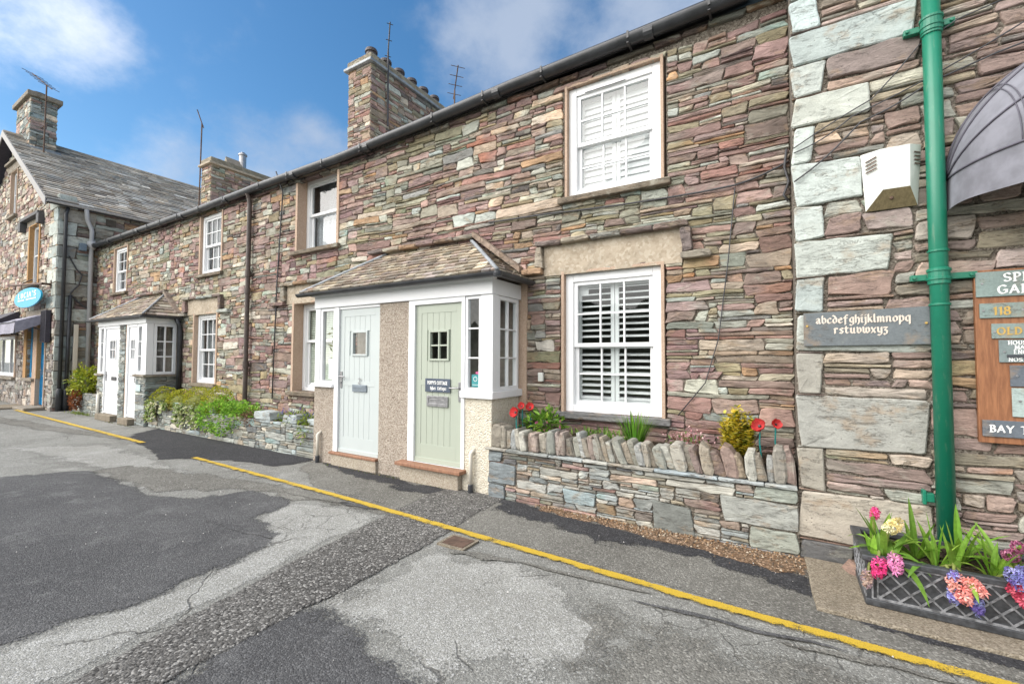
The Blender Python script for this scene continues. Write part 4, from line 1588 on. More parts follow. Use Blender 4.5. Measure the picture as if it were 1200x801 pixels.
# the green drainpipe
mb = MB()
PX = .962
mb.tube([(PX, YF-.085, 5.15), (PX, YF-.085, .30)], .052, 20)
mb.build('drainpipe', M_GREEN, RB, smooth=True)
pipe = bpy.data.objects['drainpipe']
mb = MB()
for z in (4.02, 2.19):
    mb.lathe((PX, YF-.085, z-.06), [(.056, 0), (.062, .006), (.062, .03), (.068, .035), (.068, .05), (.061, .055), (.061, .09), (.067, .095), (.067, .11), (.055, .12)], 20, False)
for z in (3.94, 2.36, 1.98):
    mb.lathe((PX, YF-.085, z), [(.053, 0), (.060, .004), (.060, .016), (.053, .02)], 20, False)
build_each(mb, 'collar', M_GREEN, pipe)
for z in (4.02, 2.19, .62):
    mb = MB()
    if z > 1:
        mb.box(PX-.15, PX-.06, YF-.075, YF-.03, z-.022, z+.022)
        mb.box(PX+.06, PX+(.20 if z < 3 else .13), YF-.075, YF-.03, z-.022, z+.022)
        for s in (-.13, .11 if z > 3 else .17):
            mb.tube([(PX+s, YF-.09, z), (PX+s, YF-.01, z)], .012, 8)
    else:
        mb.box(PX-.11, PX-.05, YF-.06, YF-.01, z-.03, z+.03)
        mb.box(PX-.115, PX-.095, YF-.065, YF-.01, z-.05, z+.05)
    build_each(mb, 'bracket', M_GREEN, pipe, bevel=.004)

# ------------------------------------------------------------------ porches
MX_SIDE = lambda x: Matrix(((0, -1, 0, x), (1, 0, 0, 0), (0, 0, 1, 0), (0, 0, 0, 1)))   # local x -> +Y, local y (inwards) -> -X


def glazed_frame(parent, name, x0, x1, z0, z1, y, cols, rows, st=.035, M=None, mat=None, depth=.06, bars=.018, lab=None):
    mb = MB(M)
    mb.frame(x0, x1, z0, z1, y, y+depth, st, st, st, st)
    for i in range(1, cols):
        xx = x0+st+(x1-x0-2*st)*i/cols
        mb.box(xx-bars/2, xx+bars/2, y+.006, y+depth-.01, z0+st, z1-st)
    for i in range(1, rows):
        zz = z0+st+(z1-z0-2*st)*i/rows
        mb.box(x0+st, x1-st, y+.009, y+depth-.012, zz-bars/2, zz+bars/2)
    f = mb.build(name, mat or M_WHITE, parent, bevel=.003)
    mb = MB(M)
    ym = y+depth*.55
    mb.poly([(x0+st*.8, ym, z0+st*.8), (x1-st*.8, ym, z0+st*.8), (x1-st*.8, ym, z1-st*.8), (x0+st*.8, ym, z1-st*.8)])
    mb.build('pane', M_GLASS, f)
    return f


def boarded_door(parent, x0, x1, z0, z1, y, mat, win, wcols, wrows, label, split=True):
    """composite cottage door: boarded panels set back 6 mm between stiles, small glazed light"""
    mb = MB()
    wx0, wx1, wz0, wz1 = win
    t = .004
    xs, xe = x0+.095, x1-.095
    zm0, zm1 = z0+.98, z0+1.05
    # stiles and rails
    mb.box(x0, xs, y, y+.045, z0, z1)
    mb.box(xe, x1, y, y+.045, z0, z1)
    mb.box(xs, xe, y, y+.045, z0, z0+.23)
    mb.box(xs, xe, y, y+.045, zm0, zm1)
    mb.box(xs, xe, y, y+.045, z1-.11, z1)
    # boards with V joints, broken by the small window
    n = 6
    for (a, b) in ((z0+.23, zm0), (zm1, z1-.11)):
        for i in range(n):
            bx0 = xs+(xe-xs)*i/n+.0016
            bx1 = xs+(xe-xs)*(i+1)/n-.0016
            segs = [(a, b)]
            if a > zm0 and bx1 > wx0 and bx0 < wx1:
                segs = [(a, wz0), (wz1, b)]
            for (c, d) in segs:
                mb.box(bx0, bx1, y+t, y+.04, c, d)
    mb.box(xs, xe, y+.016, y+.036, z0+.23, zm0)
    for (c, d, e, f) in ((xs, wx0, zm1, z1-.11), (wx1, xe, zm1, z1-.11), (wx0, wx1, zm1, wz0), (wx0, wx1, wz1, z1-.11)):
        mb.box(c, d, y+.016, y+.036, e, f)
    mb.box(x0, x1, y-.012, y, z0, z0+.055)
    d = mb.build('door', mat, parent, bevel=.0022)
    if label:
        d['label'] = label
    glazed_frame(d, 'door_light', wx0, wx1, wz0, wz1, y-.012, wcols, wrows, .028, None, mat, .05, .02)
    return d


def lever(parent, x, z, y, direction):
    mb = MB()
    mb.box(x-.022, x+.022, y-.012, y, z-.14, z+.10)
    mb.tube([(x, y-.01, z+.03), (x, y-.05, z+.03), (x+direction*.02, y-.056, z+.03), (x+direction*.13, y-.056, z+.025)], .010, 8)
    mb.lathe((x, y-.018, z-.07), [(.012, 0), (.012, .02)], 8)
    return mb.build('handle', M_METAL, parent, bevel=.003)


def hip_roof(parent, xl, xr, yo, ze, tl, tr, zt, rows, wd, seed, pal, lead=True):
    """lean-to roof with a hip at each end: eaves at yo, top edge tl..tr on the wall"""
    r_ = random.Random(seed)
    mb = MB()
    U = Vector((1, 0, 0))
    V = Vector((tl-xl, -yo, zt-ze))
    Vs = Vector((0, -yo, zt-ze))
    slates(mb, (xl, yo, ze), U, Vs, lambda v: ((tl-xl)*v, (tr-xl)+(xr-tr)*(1-v)), rows, wd, r_, pal)
    # right-hand end, facing +X: u runs from the front corner back to the wall
    L = -yo
    Uy = Vector((0, 1, 0))
    slates(mb, (xr, yo, ze), Uy, (tr-xr, 0, zt-ze), lambda v: (L*v, L-.004), rows, wd, r_, pal)
    slates(mb, (xl, 0, ze), Vector((0, -1, 0)), (tl-xl, 0, zt-ze), lambda v: (.004, L*(1-v)), rows, wd, r_, pal)
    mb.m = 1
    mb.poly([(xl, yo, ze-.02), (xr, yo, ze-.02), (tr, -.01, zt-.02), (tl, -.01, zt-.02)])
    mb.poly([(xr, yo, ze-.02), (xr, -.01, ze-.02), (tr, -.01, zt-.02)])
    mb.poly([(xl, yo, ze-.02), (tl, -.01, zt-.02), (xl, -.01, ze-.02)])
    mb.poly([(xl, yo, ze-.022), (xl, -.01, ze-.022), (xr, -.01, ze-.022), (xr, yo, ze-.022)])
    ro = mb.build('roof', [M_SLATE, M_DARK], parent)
    mb = MB()
    for (a, b) in (((xl, yo, ze+.022), (tl, -.02, zt+.022)), ((xr, yo, ze+.022), (tr, -.02, zt+.022))):
        a, b = Vector(a), Vector(b)
        n = 10
        mb.tube([a.lerp(b, k/n)+Vector((0, 0, .008*noise.noise(a.lerp(b, k/n)*3))) for k in range(n+1)], .026, 8)
    build_each(mb, 'hip_lead', M_LEAD, ro, smooth=True)
    return ro


def eaves_gutter(parent, pts, mat=M_GUTTER, r=.052):
    mb = MB()
    n = len(pts)
    for i in range(n-1):
        a, b = Vector(pts[i]), Vector(pts[i+1])
        d = (b-a).normalized()
        s = d.cross(Vector((0, 0, 1)))
        rings = []
        for p in (a, b):
            k = 1.0
            q = []
            for t in range(9):
                an = math.pi+math.pi*t/8
                q.append(mb.pt(p+s*math.cos(an)*r+Vector((0, 0, math.sin(an)*r))))
            for t in range(9):
                an = 2*math.pi-math.pi*t/8
                q.append(mb.pt(p+s*math.cos(an)*r*.9+Vector((0, 0, math.sin(an)*r*.9+.002))))
            rings.append(q)
        m = len(rings[0])
        for j in range(m):
            mb.face((rings[0][j], rings[0][(j+1) % m], rings[1][(j+1) % m], rings[1][j]))
        mb.face(rings[0][::-1])
        mb.face(rings[1])
    for p in pts[1:-1]:
        mb.lathe((p[0], p[1], p[2]-r-.004), [(r*.9, 0), (r*1.05, r*.6), (r*1.05, r+.004)], 14)
    return mb.build('gutter', mat, parent, smooth=False)


# ---- near porch
PF = -.67
NP = thing('porch', 'shared white porch with pale blue and sage green doors under a hipped slate roof', 'porch', (-4.5, -.4, 0), 'porches on the row')
hip_roof(NP, -6.42, -2.74, PF-.15, 2.585, -5.37, -3.70, 3.23, 11, .15, 91, PAL_ROOF)
eaves_gutter(NP, [(-6.44, PF-.17, 2.575), (-2.72, PF-.17, 2.575), (-2.72, -.04, 2.575)])
mb = MB()
mb.box(-6.22, -2.885, PF-.03, PF+.04, 2.355, 2.54)
mb.box(-2.955, -2.885, PF+.04, -.02, 2.355, 2.54)
mb.box(-6.22, -6.15, PF+.04, -.02, 2.355, 2.54)
mb.box(-6.25, -2.86, PF-.055, PF+.03, 2.535, 2.555)
mb.build('fascia', M_WHITE, NP, bevel=.004)
# weathering of dressed slate along the top and down the right-hand slope
mb = MB()
drip(mb, -5.75, -3.62, 3.265, -.11, .06)
n = 5
for k in range(n):
    a, b = k/n, (k+1)/n
    p0 = (-3.62+(-2.86+3.62)*a, 3.30+(2.735-3.30)*a)
    p1 = (-3.62+(-2.86+3.62)*b, 3.30+(2.735-3.30)*b)
    c = (*pick(rng, [((.34, .26, .20), 1)], .1)[:3], rng.random())
    mb.col = c
    mb.prism([(p0[0], -.12, p0[1]-.035), (p1[0]-.004, -.12, p1[1]-.035), (p1[0]-.004, -.12, p1[1]+.045), (p0[0], -.12, p0[1]+.045)], (0, .15, 0))
mb.build('weathering', M_DRIP, NP)
# column and low walls in pebbledash / roughcast
mb = MB()
mb.box(-4.80, -4.235, PF, PF+.5, 0, 2.354)
mb.build('column', M_PEBBLE, NP, bevel=.012)
mb = MB()
mb.box(-6.235, -5.755, PF, -.06, 0, 1.145)
mb.build('low_wall', M_PEBBLE, NP, bevel=.012)['label'] = 'brown pebbledash low wall left of the blue door'
mb = MB()
mb.box(-3.335, -2.905, PF, -.04, 0, 1.115)
mb.build('low_wall', M_CREAM, NP, bevel=.012)['label'] = 'cream roughcast low wall right of the green door'
mb = MB()
mb.box(-6.27, -5.76, PF-.045, -.03, 1.147, 1.20)
mb.box(-3.35, -2.865, PF-.045, -.02, 1.117, 1.205)
build_each(mb, 'sill', M_WHITE, NP, bevel=.010)
# door frames, posts
mb = MB()
mb.frame(-4.232, -3.30, .255, 2.353, PF-.012, PF+.075, .105, .05, .002, .062)
mb.build('door_frame', M_WHITE, NP, bevel=.004)
mb = MB()
mb.box(-5.752, -5.66, PF-.012, PF+.075, .205, 2.353)
mb.box(-5.66, -4.803, PF+.002, PF+.075, 2.315, 2.353)
mb.build('door_frame', M_WHITE, NP, bevel=.004)
mb = MB()
mb.box(-3.06, -2.888, PF-.012, PF+.12, 1.206, 2.353)
mb.box(-6.215, -6.10, PF-.012, PF+.10, 1.202, 2.353)
build_each(mb, 'corner_post', M_WHITE, NP, bevel=.006)
f = glazed_frame(NP, 'side_light', -3.297, -3.062, 1.206, 2.350, PF, 1, 3, .036)
mb = MB()
mb.box(-3.225, -3.115, PF+.036, PF+.038, 1.25, 1.40)
mb.build('sticker', M_TEALCARD, f)
mb = MB()
mb.box(-3.215, -3.125, PF+.0352, PF+.0358, 1.272, 1.278)
mb.lathe((-3.17, PF+.0352, 1.345), [(.001, 0), (.001, .001)], 6)
mb.grid(lambda u, v: (-3.17+.030*math.cos(6.283*u)*(.75+.25*v), PF+.0354, 1.345+.030*math.sin(6.283*u)*(.75+.25*v)), 20, 1)
mb.build('sticker_print', M_PAPER, f)
mb = MB()
mb.prism([(-3.14+.030*math.cos(t*.5236), PF+.039, 1.42+.016*math.sin(t*.5236)) for t in range(12)], (0, .004, 0))
mb.build('pink_sticker', M_PINKCARD, f)
f = glazed_frame(NP, 'side_light', -6.098, -5.754, 1.202, 2.350, PF, 1, 1, .045)
mb = MB()
mb.box(-5.965, -5.835, PF+.05, PF+.055, 1.27, 1.58)
mb.build('notice', M_PAPER, f)
mb = MB()
r_ = random.Random(4)
for k in range(26):
    p = Vector((r_.uniform(-6.02, -5.83), PF+r_.uniform(.13, .25), r_.uniform(1.55, 2.1)))
    d = Vector((r_.uniform(-1, 1), r_.uniform(-.4, .4), r_.uniform(-.2, 1))).normalized()
    s = d.cross(Vector((0, 1, 0))).normalized()*.02
    mb.col = (.10+.1*r_.random(), .16+.1*r_.random(), .05, .5)
    mb.poly([p, p+d*.05+s, p+d*.11, p+d*.05-s])
mb.tube([(-5.92, PF+.18, 1.21), (-5.93, PF+.18, 1.7), (-5.9, PF+.18, 2.1)], .006, 5)
mb.build('indoor_plant', M_LEAF, f)
# right-hand side window of the porch
f = glazed_frame(NP, 'side_window', PF+.125, -.065, 1.206, 2.350, .0, 2, 3, .045, MX_SIDE(-2.900))
mb = MB()
mb.box(-2.925, -2.80, -.030, .0, 1.0, 2.60)
mb.build('render_strip', M_TANREND, NP)
# inside of the porch
mb = MB()
mb.poly([(-6.05, -.012, .2), (-2.93, -.012, .2), (-2.93, -.012, 2.55), (-6.05, -.012, 2.55)])
mb.poly([(-6.05, PF+.1, .2), (-2.93, PF+.1, .2), (-2.93, -.02, .2), (-6.05, -.02, .2)])
mb.poly([(-4.5, PF+.1, .2), (-4.5, -.02, .2), (-4.5, -.02, 2.5), (-4.5, PF+.1, 2.5)])
mb.build('inner_wall', M_ROOM, NP)
# doors
dA = boarded_door(NP, -4.125, -3.352, .262, 2.289, PF+.02, M_DOORG, (-3.90, -3.565, 1.56, 1.955), 2, 2, 'sage green boarded door with four small panes')
lever(dA, -3.385, 1.20, PF+.02, -1)
mb = MB()
mb.box(-3.945, -3.535, PF+.004, PF+.014, 1.165, 1.335)
np_ = mb.build('nameplate', mat_plain('slate_blue_plate', (.065, .085, .12), .4), dA, bevel=.002)
mb = MB()
write(mb, "POPPY'S COTTAGE", -3.74, 1.262, PF+.003, .040, CAPS, (.26, .11), 20, .26, serif=False, squeeze=.66)
write(mb, "S", -3.848, 1.195, PF+.003, .036, CAPS, (.24, .10), 20, .2, serif=False, squeeze=.7)
write(mb, "ykes", -3.803, 1.195, PF+.003, .028, BLACK, (.24, .11), 35, .2, serif=False, squeeze=.8)
write(mb, "C", -3.728, 1.195, PF+.003, .036, CAPS, (.24, .10), 20, .2, serif=False, squeeze=.7)
write(mb, "ottages", -3.655, 1.195, PF+.003, .028, BLACK, (.24, .11), 35, .2, serif=False, squeeze=.8)
k = mb.build('lettering', M_WLETTER, dA)
mb = MB()
mb.frame(-3.92, -3.57, .98, 1.115, PF+.004, PF+.016, .035, .035, .04, .03)
mb.box(-3.885, -3.605, PF+.010, PF+.018, 1.02, 1.085)
mb.box(-3.87, -3.62, PF+.006, PF+.010, 1.065, 1.075)
mb.build('letter_plate', M_METAL, dA, bevel=.002)
dB = boarded_door(NP, -5.655, -4.806, .205, 2.312, PF+.02, M_DOORB, (-5.39, -5.06, 1.62, 1.985), 1, 1, 'pale blue boarded door with a single square pane')
lever(dB, -5.615, 1.29, PF+.02, 1)
mb = MB()
mb.box(-5.36, -5.06, PF+.006, PF+.018, 1.105, 1.205)
mb.box(-5.345, -5.075, PF+.002, PF+.006, 1.155, 1.19)
mb.build('letter_plate', mat_plain('blue_grey_metal', (.20, .235, .27), .45, .4), dB, bevel=.003)
mb = MB()
write(mb, '2', -5.21, 1.225, PF+.006, .075, CAPS, (.2, .1), 30, serif=False)
mb.build('door_number', M_METAL, dB)
# steps
mb = MB()
mb.box(-4.34, -3.27, PF-.135, PF+.07, .205, .252)
s = mb.build('step', M_STEP, NP, bevel=.010)
mb = MB()
mb.box(-4.30, -3.338, PF-.075, PF+.06, 0, .203)
mb.build('step_base', M_PLINTH, s, bevel=.01)
mb = MB()
mb.box(-5.80, -4.80, PF-.05, PF+.07, .165, .202)
s = mb.build('step', M_STEP, NP, bevel=.008)
mb = MB()
mb.box(-5.754, -4.802, PF-.035, PF+.06, 0, .163)
mb.build('step_base', M_PLINTH, s, bevel=.01)
for (x, h) in ((-3.17, .47), (-6.06, .43)):
    mb = MB()
    mb.tube([(x, PF-.045, .10), (x, PF-.045, h), (x+.015, PF+.01, h+.04)], .024, 10)
    p = mb.build('waste_pipe', mat_paint('cream_pipe', (.62, .58, .50), .5, .2), NP, smooth=True)
    mb = MB()
    mb.lathe((x, PF-.045, 0), [(.032, 0), (.032, .10), (.027, .11)], 12)
    mb.build('pipe_foot', M_GUTTER, p)

# ---- far porch
FP = thing('porch', 'smaller far porch with two white doors, green slate pier and white corner window', 'porch', (-13.9, -.4, 0), 'porches on the row')
hip_roof(FP, -15.62, -12.28, PF-.13, 2.545, -14.75, -13.25, 3.17, 8, .2, 92, PAL_ROOF)
eaves_gutter(FP, [(-15.64, PF-.15, 2.535), (-12.26, PF-.15, 2.535), (-12.26, -.04, 2.535)])
mb = MB()
mb.box(-15.36, -12.40, PF-.03, PF+.03, 2.37, 2.50)
mb.box(-12.46, -12.40, PF+.03, -.02, 2.37, 2.50)
mb.build('fascia', M_WHITE, FP, bevel=.004)
mb = MB()
drip(mb, -14.9, -13.1, 3.2, -.11, .07)
for k in range(4):
    a, b = k/4, (k+1)/4
    p0 = (-13.15+.75*a, 3.22-.6*a)
    p1 = (-13.15+.75*b, 3.22-.6*b)
    mb.col = (*pick(rng, [((.33, .26, .21), 1)], .1)[:3], rng.random())
    mb.prism([(p0[0], -.12, p0[1]-.04), (p1[0]-.004, -.12, p1[1]-.04), (p1[0]-.004, -.12, p1[1]+.05), (p0[0], -.12, p0[1]+.05)], (0, .15, 0))
mb.build('weathering', M_DRIP, FP)
r_ = random.Random(33)
mb = MB()
wall_box(mb, -13.98, -13.62, PF, PF+.4, 0, 2.37, r_, PAL_GREENSLATE, 'FR', .2, .06)
mb.build('pier', [M_STONE, M_MORTAR], FP)
mb = MB()
mb.box(-13.615, -13.535, PF+.01, PF+.35, 0, 2.37)
mb.build('pier_edge', M_TANREND, FP)
mb = MB()
wall_box(mb, -12.93, -12.42, PF, -.05, 0, 1.13, r_, PAL_GREENSLATE, 'FR', .26, .06)
mb.build('low_wall', [M_STONE, M_MORTAR], FP)['label'] = 'green slate low wall under the corner window'
mb = MB()
wall_box(mb, -15.38, -14.93, PF, -.05, 0, 1.1, r_, PAL_GREENSLATE, 'FR', .26, .06)
mb.build('low_wall', [M_STONE, M_MORTAR], FP)
mb = MB()
mb.box(-12.98, -12.36, PF-.06, -.03, 1.132, 1.185)
mb.box(-15.42, -14.93, PF-.06, -.03, 1.102, 1.15)
build_each(mb, 'coping', M_DRIP, FP, bevel=.008)
mb = MB()
mb.box(-12.62, -12.41, PF-.005, PF+.13, 1.187, 2.368)
mb.box(-15.36, -15.26, PF-.005, PF+.1, 1.152, 2.368)
mb.box(-13.53, -13.44, PF-.005, PF+.07, .14, 2.368)
mb.box(-12.96, -12.935, PF-.005, PF+.07, .14, 2.368)
mb.box(-14.98, -14.90, PF-.005, PF+.07, .14, 2.368)
mb.box(-14.90, -13.985, PF+.002, PF+.07, 2.30, 2.368)
mb.box(-13.44, -12.96, PF+.002, PF+.07, 2.30, 2.368)
mb.build('door_frame', M_WHITE, FP, bevel=.004)
glazed_frame(FP, 'side_light', -12.932, -12.622, 1.187, 2.366, PF, 1, 3, .07)
glazed_frame(FP, 'side_light', -15.257, -14.985, 1.152, 2.366, PF, 1, 3, .05)
glazed_frame(FP, 'side_window', PF+.135, -.09, 1.187, 2.366, 0, 2, 3, .06, MX_SIDE(-12.405), bars=.03)
mb = MB()
mb.poly([(-15.2, -.012, .1), (-12.43, -.012, .1), (-12.43, -.012, 2.5), (-15.2, -.012, 2.5)])
mb.poly([(-13.7, PF+.1, .2), (-13.7, -.02, .2), (-13.7, -.02, 2.5), (-13.7, PF+.1, 2.5)])
mb.build('inner_wall', M_ROOM, FP)
for (a, b, hx, lab) in ((-14.895, -13.99, -14.82, 'white panelled door left of the slate pier'), (-13.435, -12.965, -13.03, 'white panelled door right of the slate pier')):
    wx = (a+b)/2
    hwd = min(.2, (b-a)*.3)
    d = boarded_door(FP, a, b, .16, 2.298, PF+.02, M_WHITE, (wx-hwd, wx+hwd, 1.52, 2.02), 2, 2, lab)
    lever(d, hx, 1.12, PF+.02, 1 if hx < wx else -1)
    mb = MB()
    if hx < wx:
        mb.box(wx-.02, wx+.28, PF+.008, PF+.018, 1.0, 1.09)
        mb.build('letter_plate', M_DKMETAL, d)
mb = MB()
mb.box(-14.98, -13.98, PF-.14, PF+.07, 0, .15)
mb.box(-13.53, -12.94, PF-.14, PF+.07, 0, .145)
build_each(mb, 'step', M_CONC, FP, bevel=.015)
mb = MB()
mb.box(-12.86, -12.60, PF-.03, PF-.018, .80, .95)
mb.build('house_number_plate', mat_plain('pale_plate', (.45, .55, .55), .4), FP, bevel=.004)
mb = MB()
mb.tube([(-12.26, -.16, 2.50), (-12.26, -.10, 2.36), (-12.26, -.075, 2.2), (-12.26, -.075, .0)], .05, 12)
mb.build('downpipe', M_GUTTER, FP, smooth=True)
mb = MB()
mb.tube([(-15.12, PF-.04, 0), (-15.12, PF-.04, .62)], .04, 10)
mb.build('waste_pipe', mat_paint('white_pipe', (.7, .66, .58), .5, .2), FP, smooth=True)

# ------------------------------------------------------------------ the gabled house with the shop
LH = thing('gabled_stone_house', 'gabled stone house with blue shop door at the far left end', 'house', (-23.3, 2, 0))
LY, LX = -.88, -18.1
RX, RZ, EX, EZ = -23.3, 9.5, -17.95, 6.12      # ridge, eaves
rng = random.Random(23)
slope = (RZ-EZ)/(EX-RX)
ho = dict(att=(-23.55, -22.75, 6.55, 8.15), up=(-20.9, -19.9, 3.9, 5.8), w1=(-20.72, -19.86, .92, 2.55), dr=(-19.62, -18.78, .1, 2.7), sw=(-25.4, -22.1, .9, 2.3))
lobst = list(ho.values())+[(-21.6, -19.6, 5.85, 6.18), (-24.0, -22.4, 8.18, 8.5), (-21.2, -18.7, 2.72, 3.05)]
mbw = MB()
wp = make_warp(lobst, .01, .03, 15)
for r in pack(rng, -28.5, LX-.02, 0, 9.6, lobst, .30, .115, .65, .22, dx=.05):
    cx, cz = (r[0]+r[1])/2, (r[2]+r[3])/2
    if cz > RZ-.25-abs(cx-RX)*abs(slope):
        continue
    if cx > LX-.75 and False:
        continue
    low = cz < 1.6
    lay_stone(mbw, r, on_front(LY), rng, pick(rng, PAL_SHOP if not low else [((.33, .30, .27), 2), ((.24, .22, .21), 2), ((.42, .40, .36), 1)]), warp=wp, dmax=.035, seg=.13)
qs = []
z = 0.1
k = 0
while z < 6.0:
    h = rng.uniform(.28, .42)
    lw = .85 if k % 2 else .4
    qs.append((LY+.0, LY+lw*.95, z, z+h, k))
    z += h+.008
    k += 1
mq = MB()
for (a, b, c, d, k) in qs:
    col = pick(rng, qpal if k % 3 else qpal2, .08)
    lay_stone(mq, (a-.012, b, c, d), on_side(LX), rng, col, gap=.004, d0=.02, jit=.5, tilt=.1, seg=.2)
    col = pick(rng, qpal, .08)
    w2 = .4 if k % 2 else .8
    if not (c < 2.75):
        lay_stone(mq, (LX-w2, LX+.012, c, d), on_front(LY), rng, col, gap=.004, d0=.036, jit=.5, tilt=.1, seg=.2)
for r in pack(rng, LY, 5.0, 0, 6.2, [(a, b, c, d) for (a, b, c, d, k) in qs], .45, .10, .95, .2, dx=.05):
    lay_stone(mbw, r, on_side(LX), rng, pick(rng, PAL_SLAB), warp=None, dmax=.03, seg=.15)
mbw.m = 1
backing(mbw, -28.5, LX, -.05, 6.0, [h for k, h in ho.items() if k in ('up', 'w1', 'dr', 'sw')], on_front(LY))
mbw.poly([(LX-.002-10.4, LY+.018, 6.0), (-23.55, LY+.018, 6.0), (-23.55, LY+.018, RZ-.2-.25*abs(slope)), (RX-5.3, LY+.018, 6.0)])
mbw.poly([(-23.55, LY+.018, 6.0), (-22.75, LY+.018, 6.0), (-22.75, LY+.018, 6.55), (-23.55, LY+.018, 6.55)])
mbw.poly([(-23.55, LY+.018, 8.15), (-22.75, LY+.018, 8.15), (-22.75, LY+.018, RZ-.2-.55*abs(slope)), (RX, LY+.018, RZ-.2), (-23.55, LY+.018, RZ-.2-.25*abs(slope))])
mbw.poly([(-22.75, LY+.018, 6.0), (LX, LY+.018, 6.0), (-22.75, LY+.018, RZ-.2-.55*abs(slope))])
mbw.poly([(LX-.018, LY+.02, 0), (LX-.018, 9, 0), (LX-.018, 9, 6.2), (LX-.018, LY+.02, 6.2)])
mbw.build('wall', [M_STONE, M_MORTAR], LH)
mq.build('quoin', M_QUOIN, LH)
# roof: right-hand pitch in slates, left-hand pitch likewise
mb = MB()
VY = -1.2
slates(mb, (EX, VY, EZ), (0, 1, 0), (RX-EX, 0, RZ-EZ), lambda v: (0, 9.5), 34, .40, rng, PAL_ROOFL, .020)
mb.m = 1
for s in (1, -1):
    e = RX+s*(EX-RX)
    mb.prism([(e, VY, EZ-.02), (RX, VY, RZ-.02), (RX, VY, RZ-.12), (e, VY, EZ-.12)], (0, 9.5, 0))
mb.m = 0
mb.build('roof', [M_SLATE, M_DKMETAL], LH)
mb = MB()
for k in range(24):
    y0 = VY+k*.395
    mb.prism([(RX-.17, y0, RZ-.07), (RX, y0, RZ+.06), (RX+.17, y0, RZ-.07)], (0, .385, 0))
mb.build('ridge_tile', M_SLATE, LH)
mb = MB()
for s in (1, -1):
    e = RX+s*(EX-RX)
    mb.prism([(e, VY-.03, EZ+.03), (RX, VY-.03, RZ+.03), (RX, VY-.03, RZ-.20), (e, VY-.03, EZ-.20)], (0, .028, 0))
mb.build('bargeboard', mat_paint('grey_board', (.30, .29, .28), .6, .2), LH)
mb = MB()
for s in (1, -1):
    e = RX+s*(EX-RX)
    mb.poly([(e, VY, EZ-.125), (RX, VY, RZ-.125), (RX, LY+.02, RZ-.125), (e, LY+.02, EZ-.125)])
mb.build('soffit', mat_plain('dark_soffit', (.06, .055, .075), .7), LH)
eaves_gutter(LH, [(EX+.05, VY, EZ-.03), (EX+.05, 4.0, EZ-.03)], M_GREYPIPE, .06)
mb = MB()
wall_box(mb, RX-.95, RX+.85, -.73, -.05, 8.6, 10.75, rng, PAL_GREENSLATE+PAL_SHOP[:2], 'FLR', .35, .13)
c = mb.build('chimney', [M_STONE, M_MORTAR], LH)
mb = MB()
mb.box(RX-1.06, RX+.96, -.84, .06, 10.75, 10.92)
mb.build('cap', M_QUOIN, c, bevel=.02)
mb = MB()
mb.lathe((RX+.1, -.4, 10.92), [(.24, 0), (.26, .05), (.21, .08), (.21, .2), (.25, .22), (.25, .28), (.18, .28)], 14)
mb.build('pot', M_POT, c)
mb = MB()
mb.prism([(RX+.86, -.80, 8.87), (RX+.86, .05, 8.87), (RX+.98, .05, 8.80), (RX+.98, -.80, 8.80)], (.02, 0, .12))
mb.build('flashing', M_LEAD, c)
# windows and shop front
def house_window(x0, x1, z0, z1, y, cols, rows, frame=M_WHITE, reveal=M_TANREND, rvw=.05, sill=True, fw=.08, sillmat=None, depth=.05):
    mb = MB()
    mb.frame(x0, x1, z0, z1, y+depth, y+depth+.08, fw, fw, fw, fw)
    for i in range(1, cols):
        xx = x0+(x1-x0)*i/cols
        mb.box(xx-.02, xx+.02, y+depth+.01, y+depth+.07, z0+fw, z1-fw)
    for i in range(1, rows):
        zz = z0+(z1-z0)*i/rows
        mb.box(x0+fw, x1-fw, y+depth+.015, y+depth+.065, zz-.025, zz+.025)
    wn_ = mb.build('window', frame, LH, bevel=.005)
    mb = MB()
    mb.poly([(x0, y+depth+.05, z0), (x1, y+depth+.05, z0), (x1, y+depth+.05, z1), (x0, y+depth+.05, z1)])
    mb.build('pane', M_GLASS, wn_)
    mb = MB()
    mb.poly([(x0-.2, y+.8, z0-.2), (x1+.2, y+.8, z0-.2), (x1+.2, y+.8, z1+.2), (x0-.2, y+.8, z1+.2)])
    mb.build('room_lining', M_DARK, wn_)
    mb = MB()
    mb.box(x0-rvw, x0-.001, y-.045, y+depth+.08, z0-.01, z1+.02)
    mb.box(x1+.001, x1+rvw, y-.045, y+depth+.08, z0-.01, z1+.02)
    mb.box(x0-.001, x1+.001, y-.04, y+depth+.08, z1+.001, z1+.03)
    mb.build('reveal', reveal, wn_)
    if sill:
        mb = MB()
        mb.box(x0-.15, x1+.15, y-.12, y+depth+.04, z0-.10, z0-.012)
        mb.build('sill', sillmat or M_DRIP, wn_, bevel=.01)
    return wn_


M_ORANGE = mat_render('orange_render', (.45, .26, .115), (.34, .19, .08), (.52, .33, .17), 120, .25, .3)
house_window(*ho['att'][:2], *ho['att'][2:], LY, 1, 2, sillmat=M_DRIP)
house_window(*ho['up'], LY, 1, 2, reveal=M_ORANGE, rvw=.12, depth=.07)
house_window(*ho['w1'], LY, 1, 2, frame=M_BLUE, reveal=M_ORANGE, rvw=.30, sillmat=M_QUOIN, fw=.16, depth=.05)
house_window(-25.4, -22.1, .9, 2.3, LY, 3, 1, frame=M_WHITE, reveal=M_TANREND, rvw=.12, fw=.12)
mb = MB()
mb.box(-21.6, -19.6, LY-.16, LY+.03, 6.02, 6.12)
mb.box(-21.75, -21.5, LY-.16, LY+.03, 5.72, 6.02)
mb.box(-19.72, -19.47, LY-.16, LY+.03, 5.72, 6.02)
mb.build('drip_mould', mat_plain('dark_slate', (.09, .09, .095), .8), LH, bevel=.01)
mb = MB()
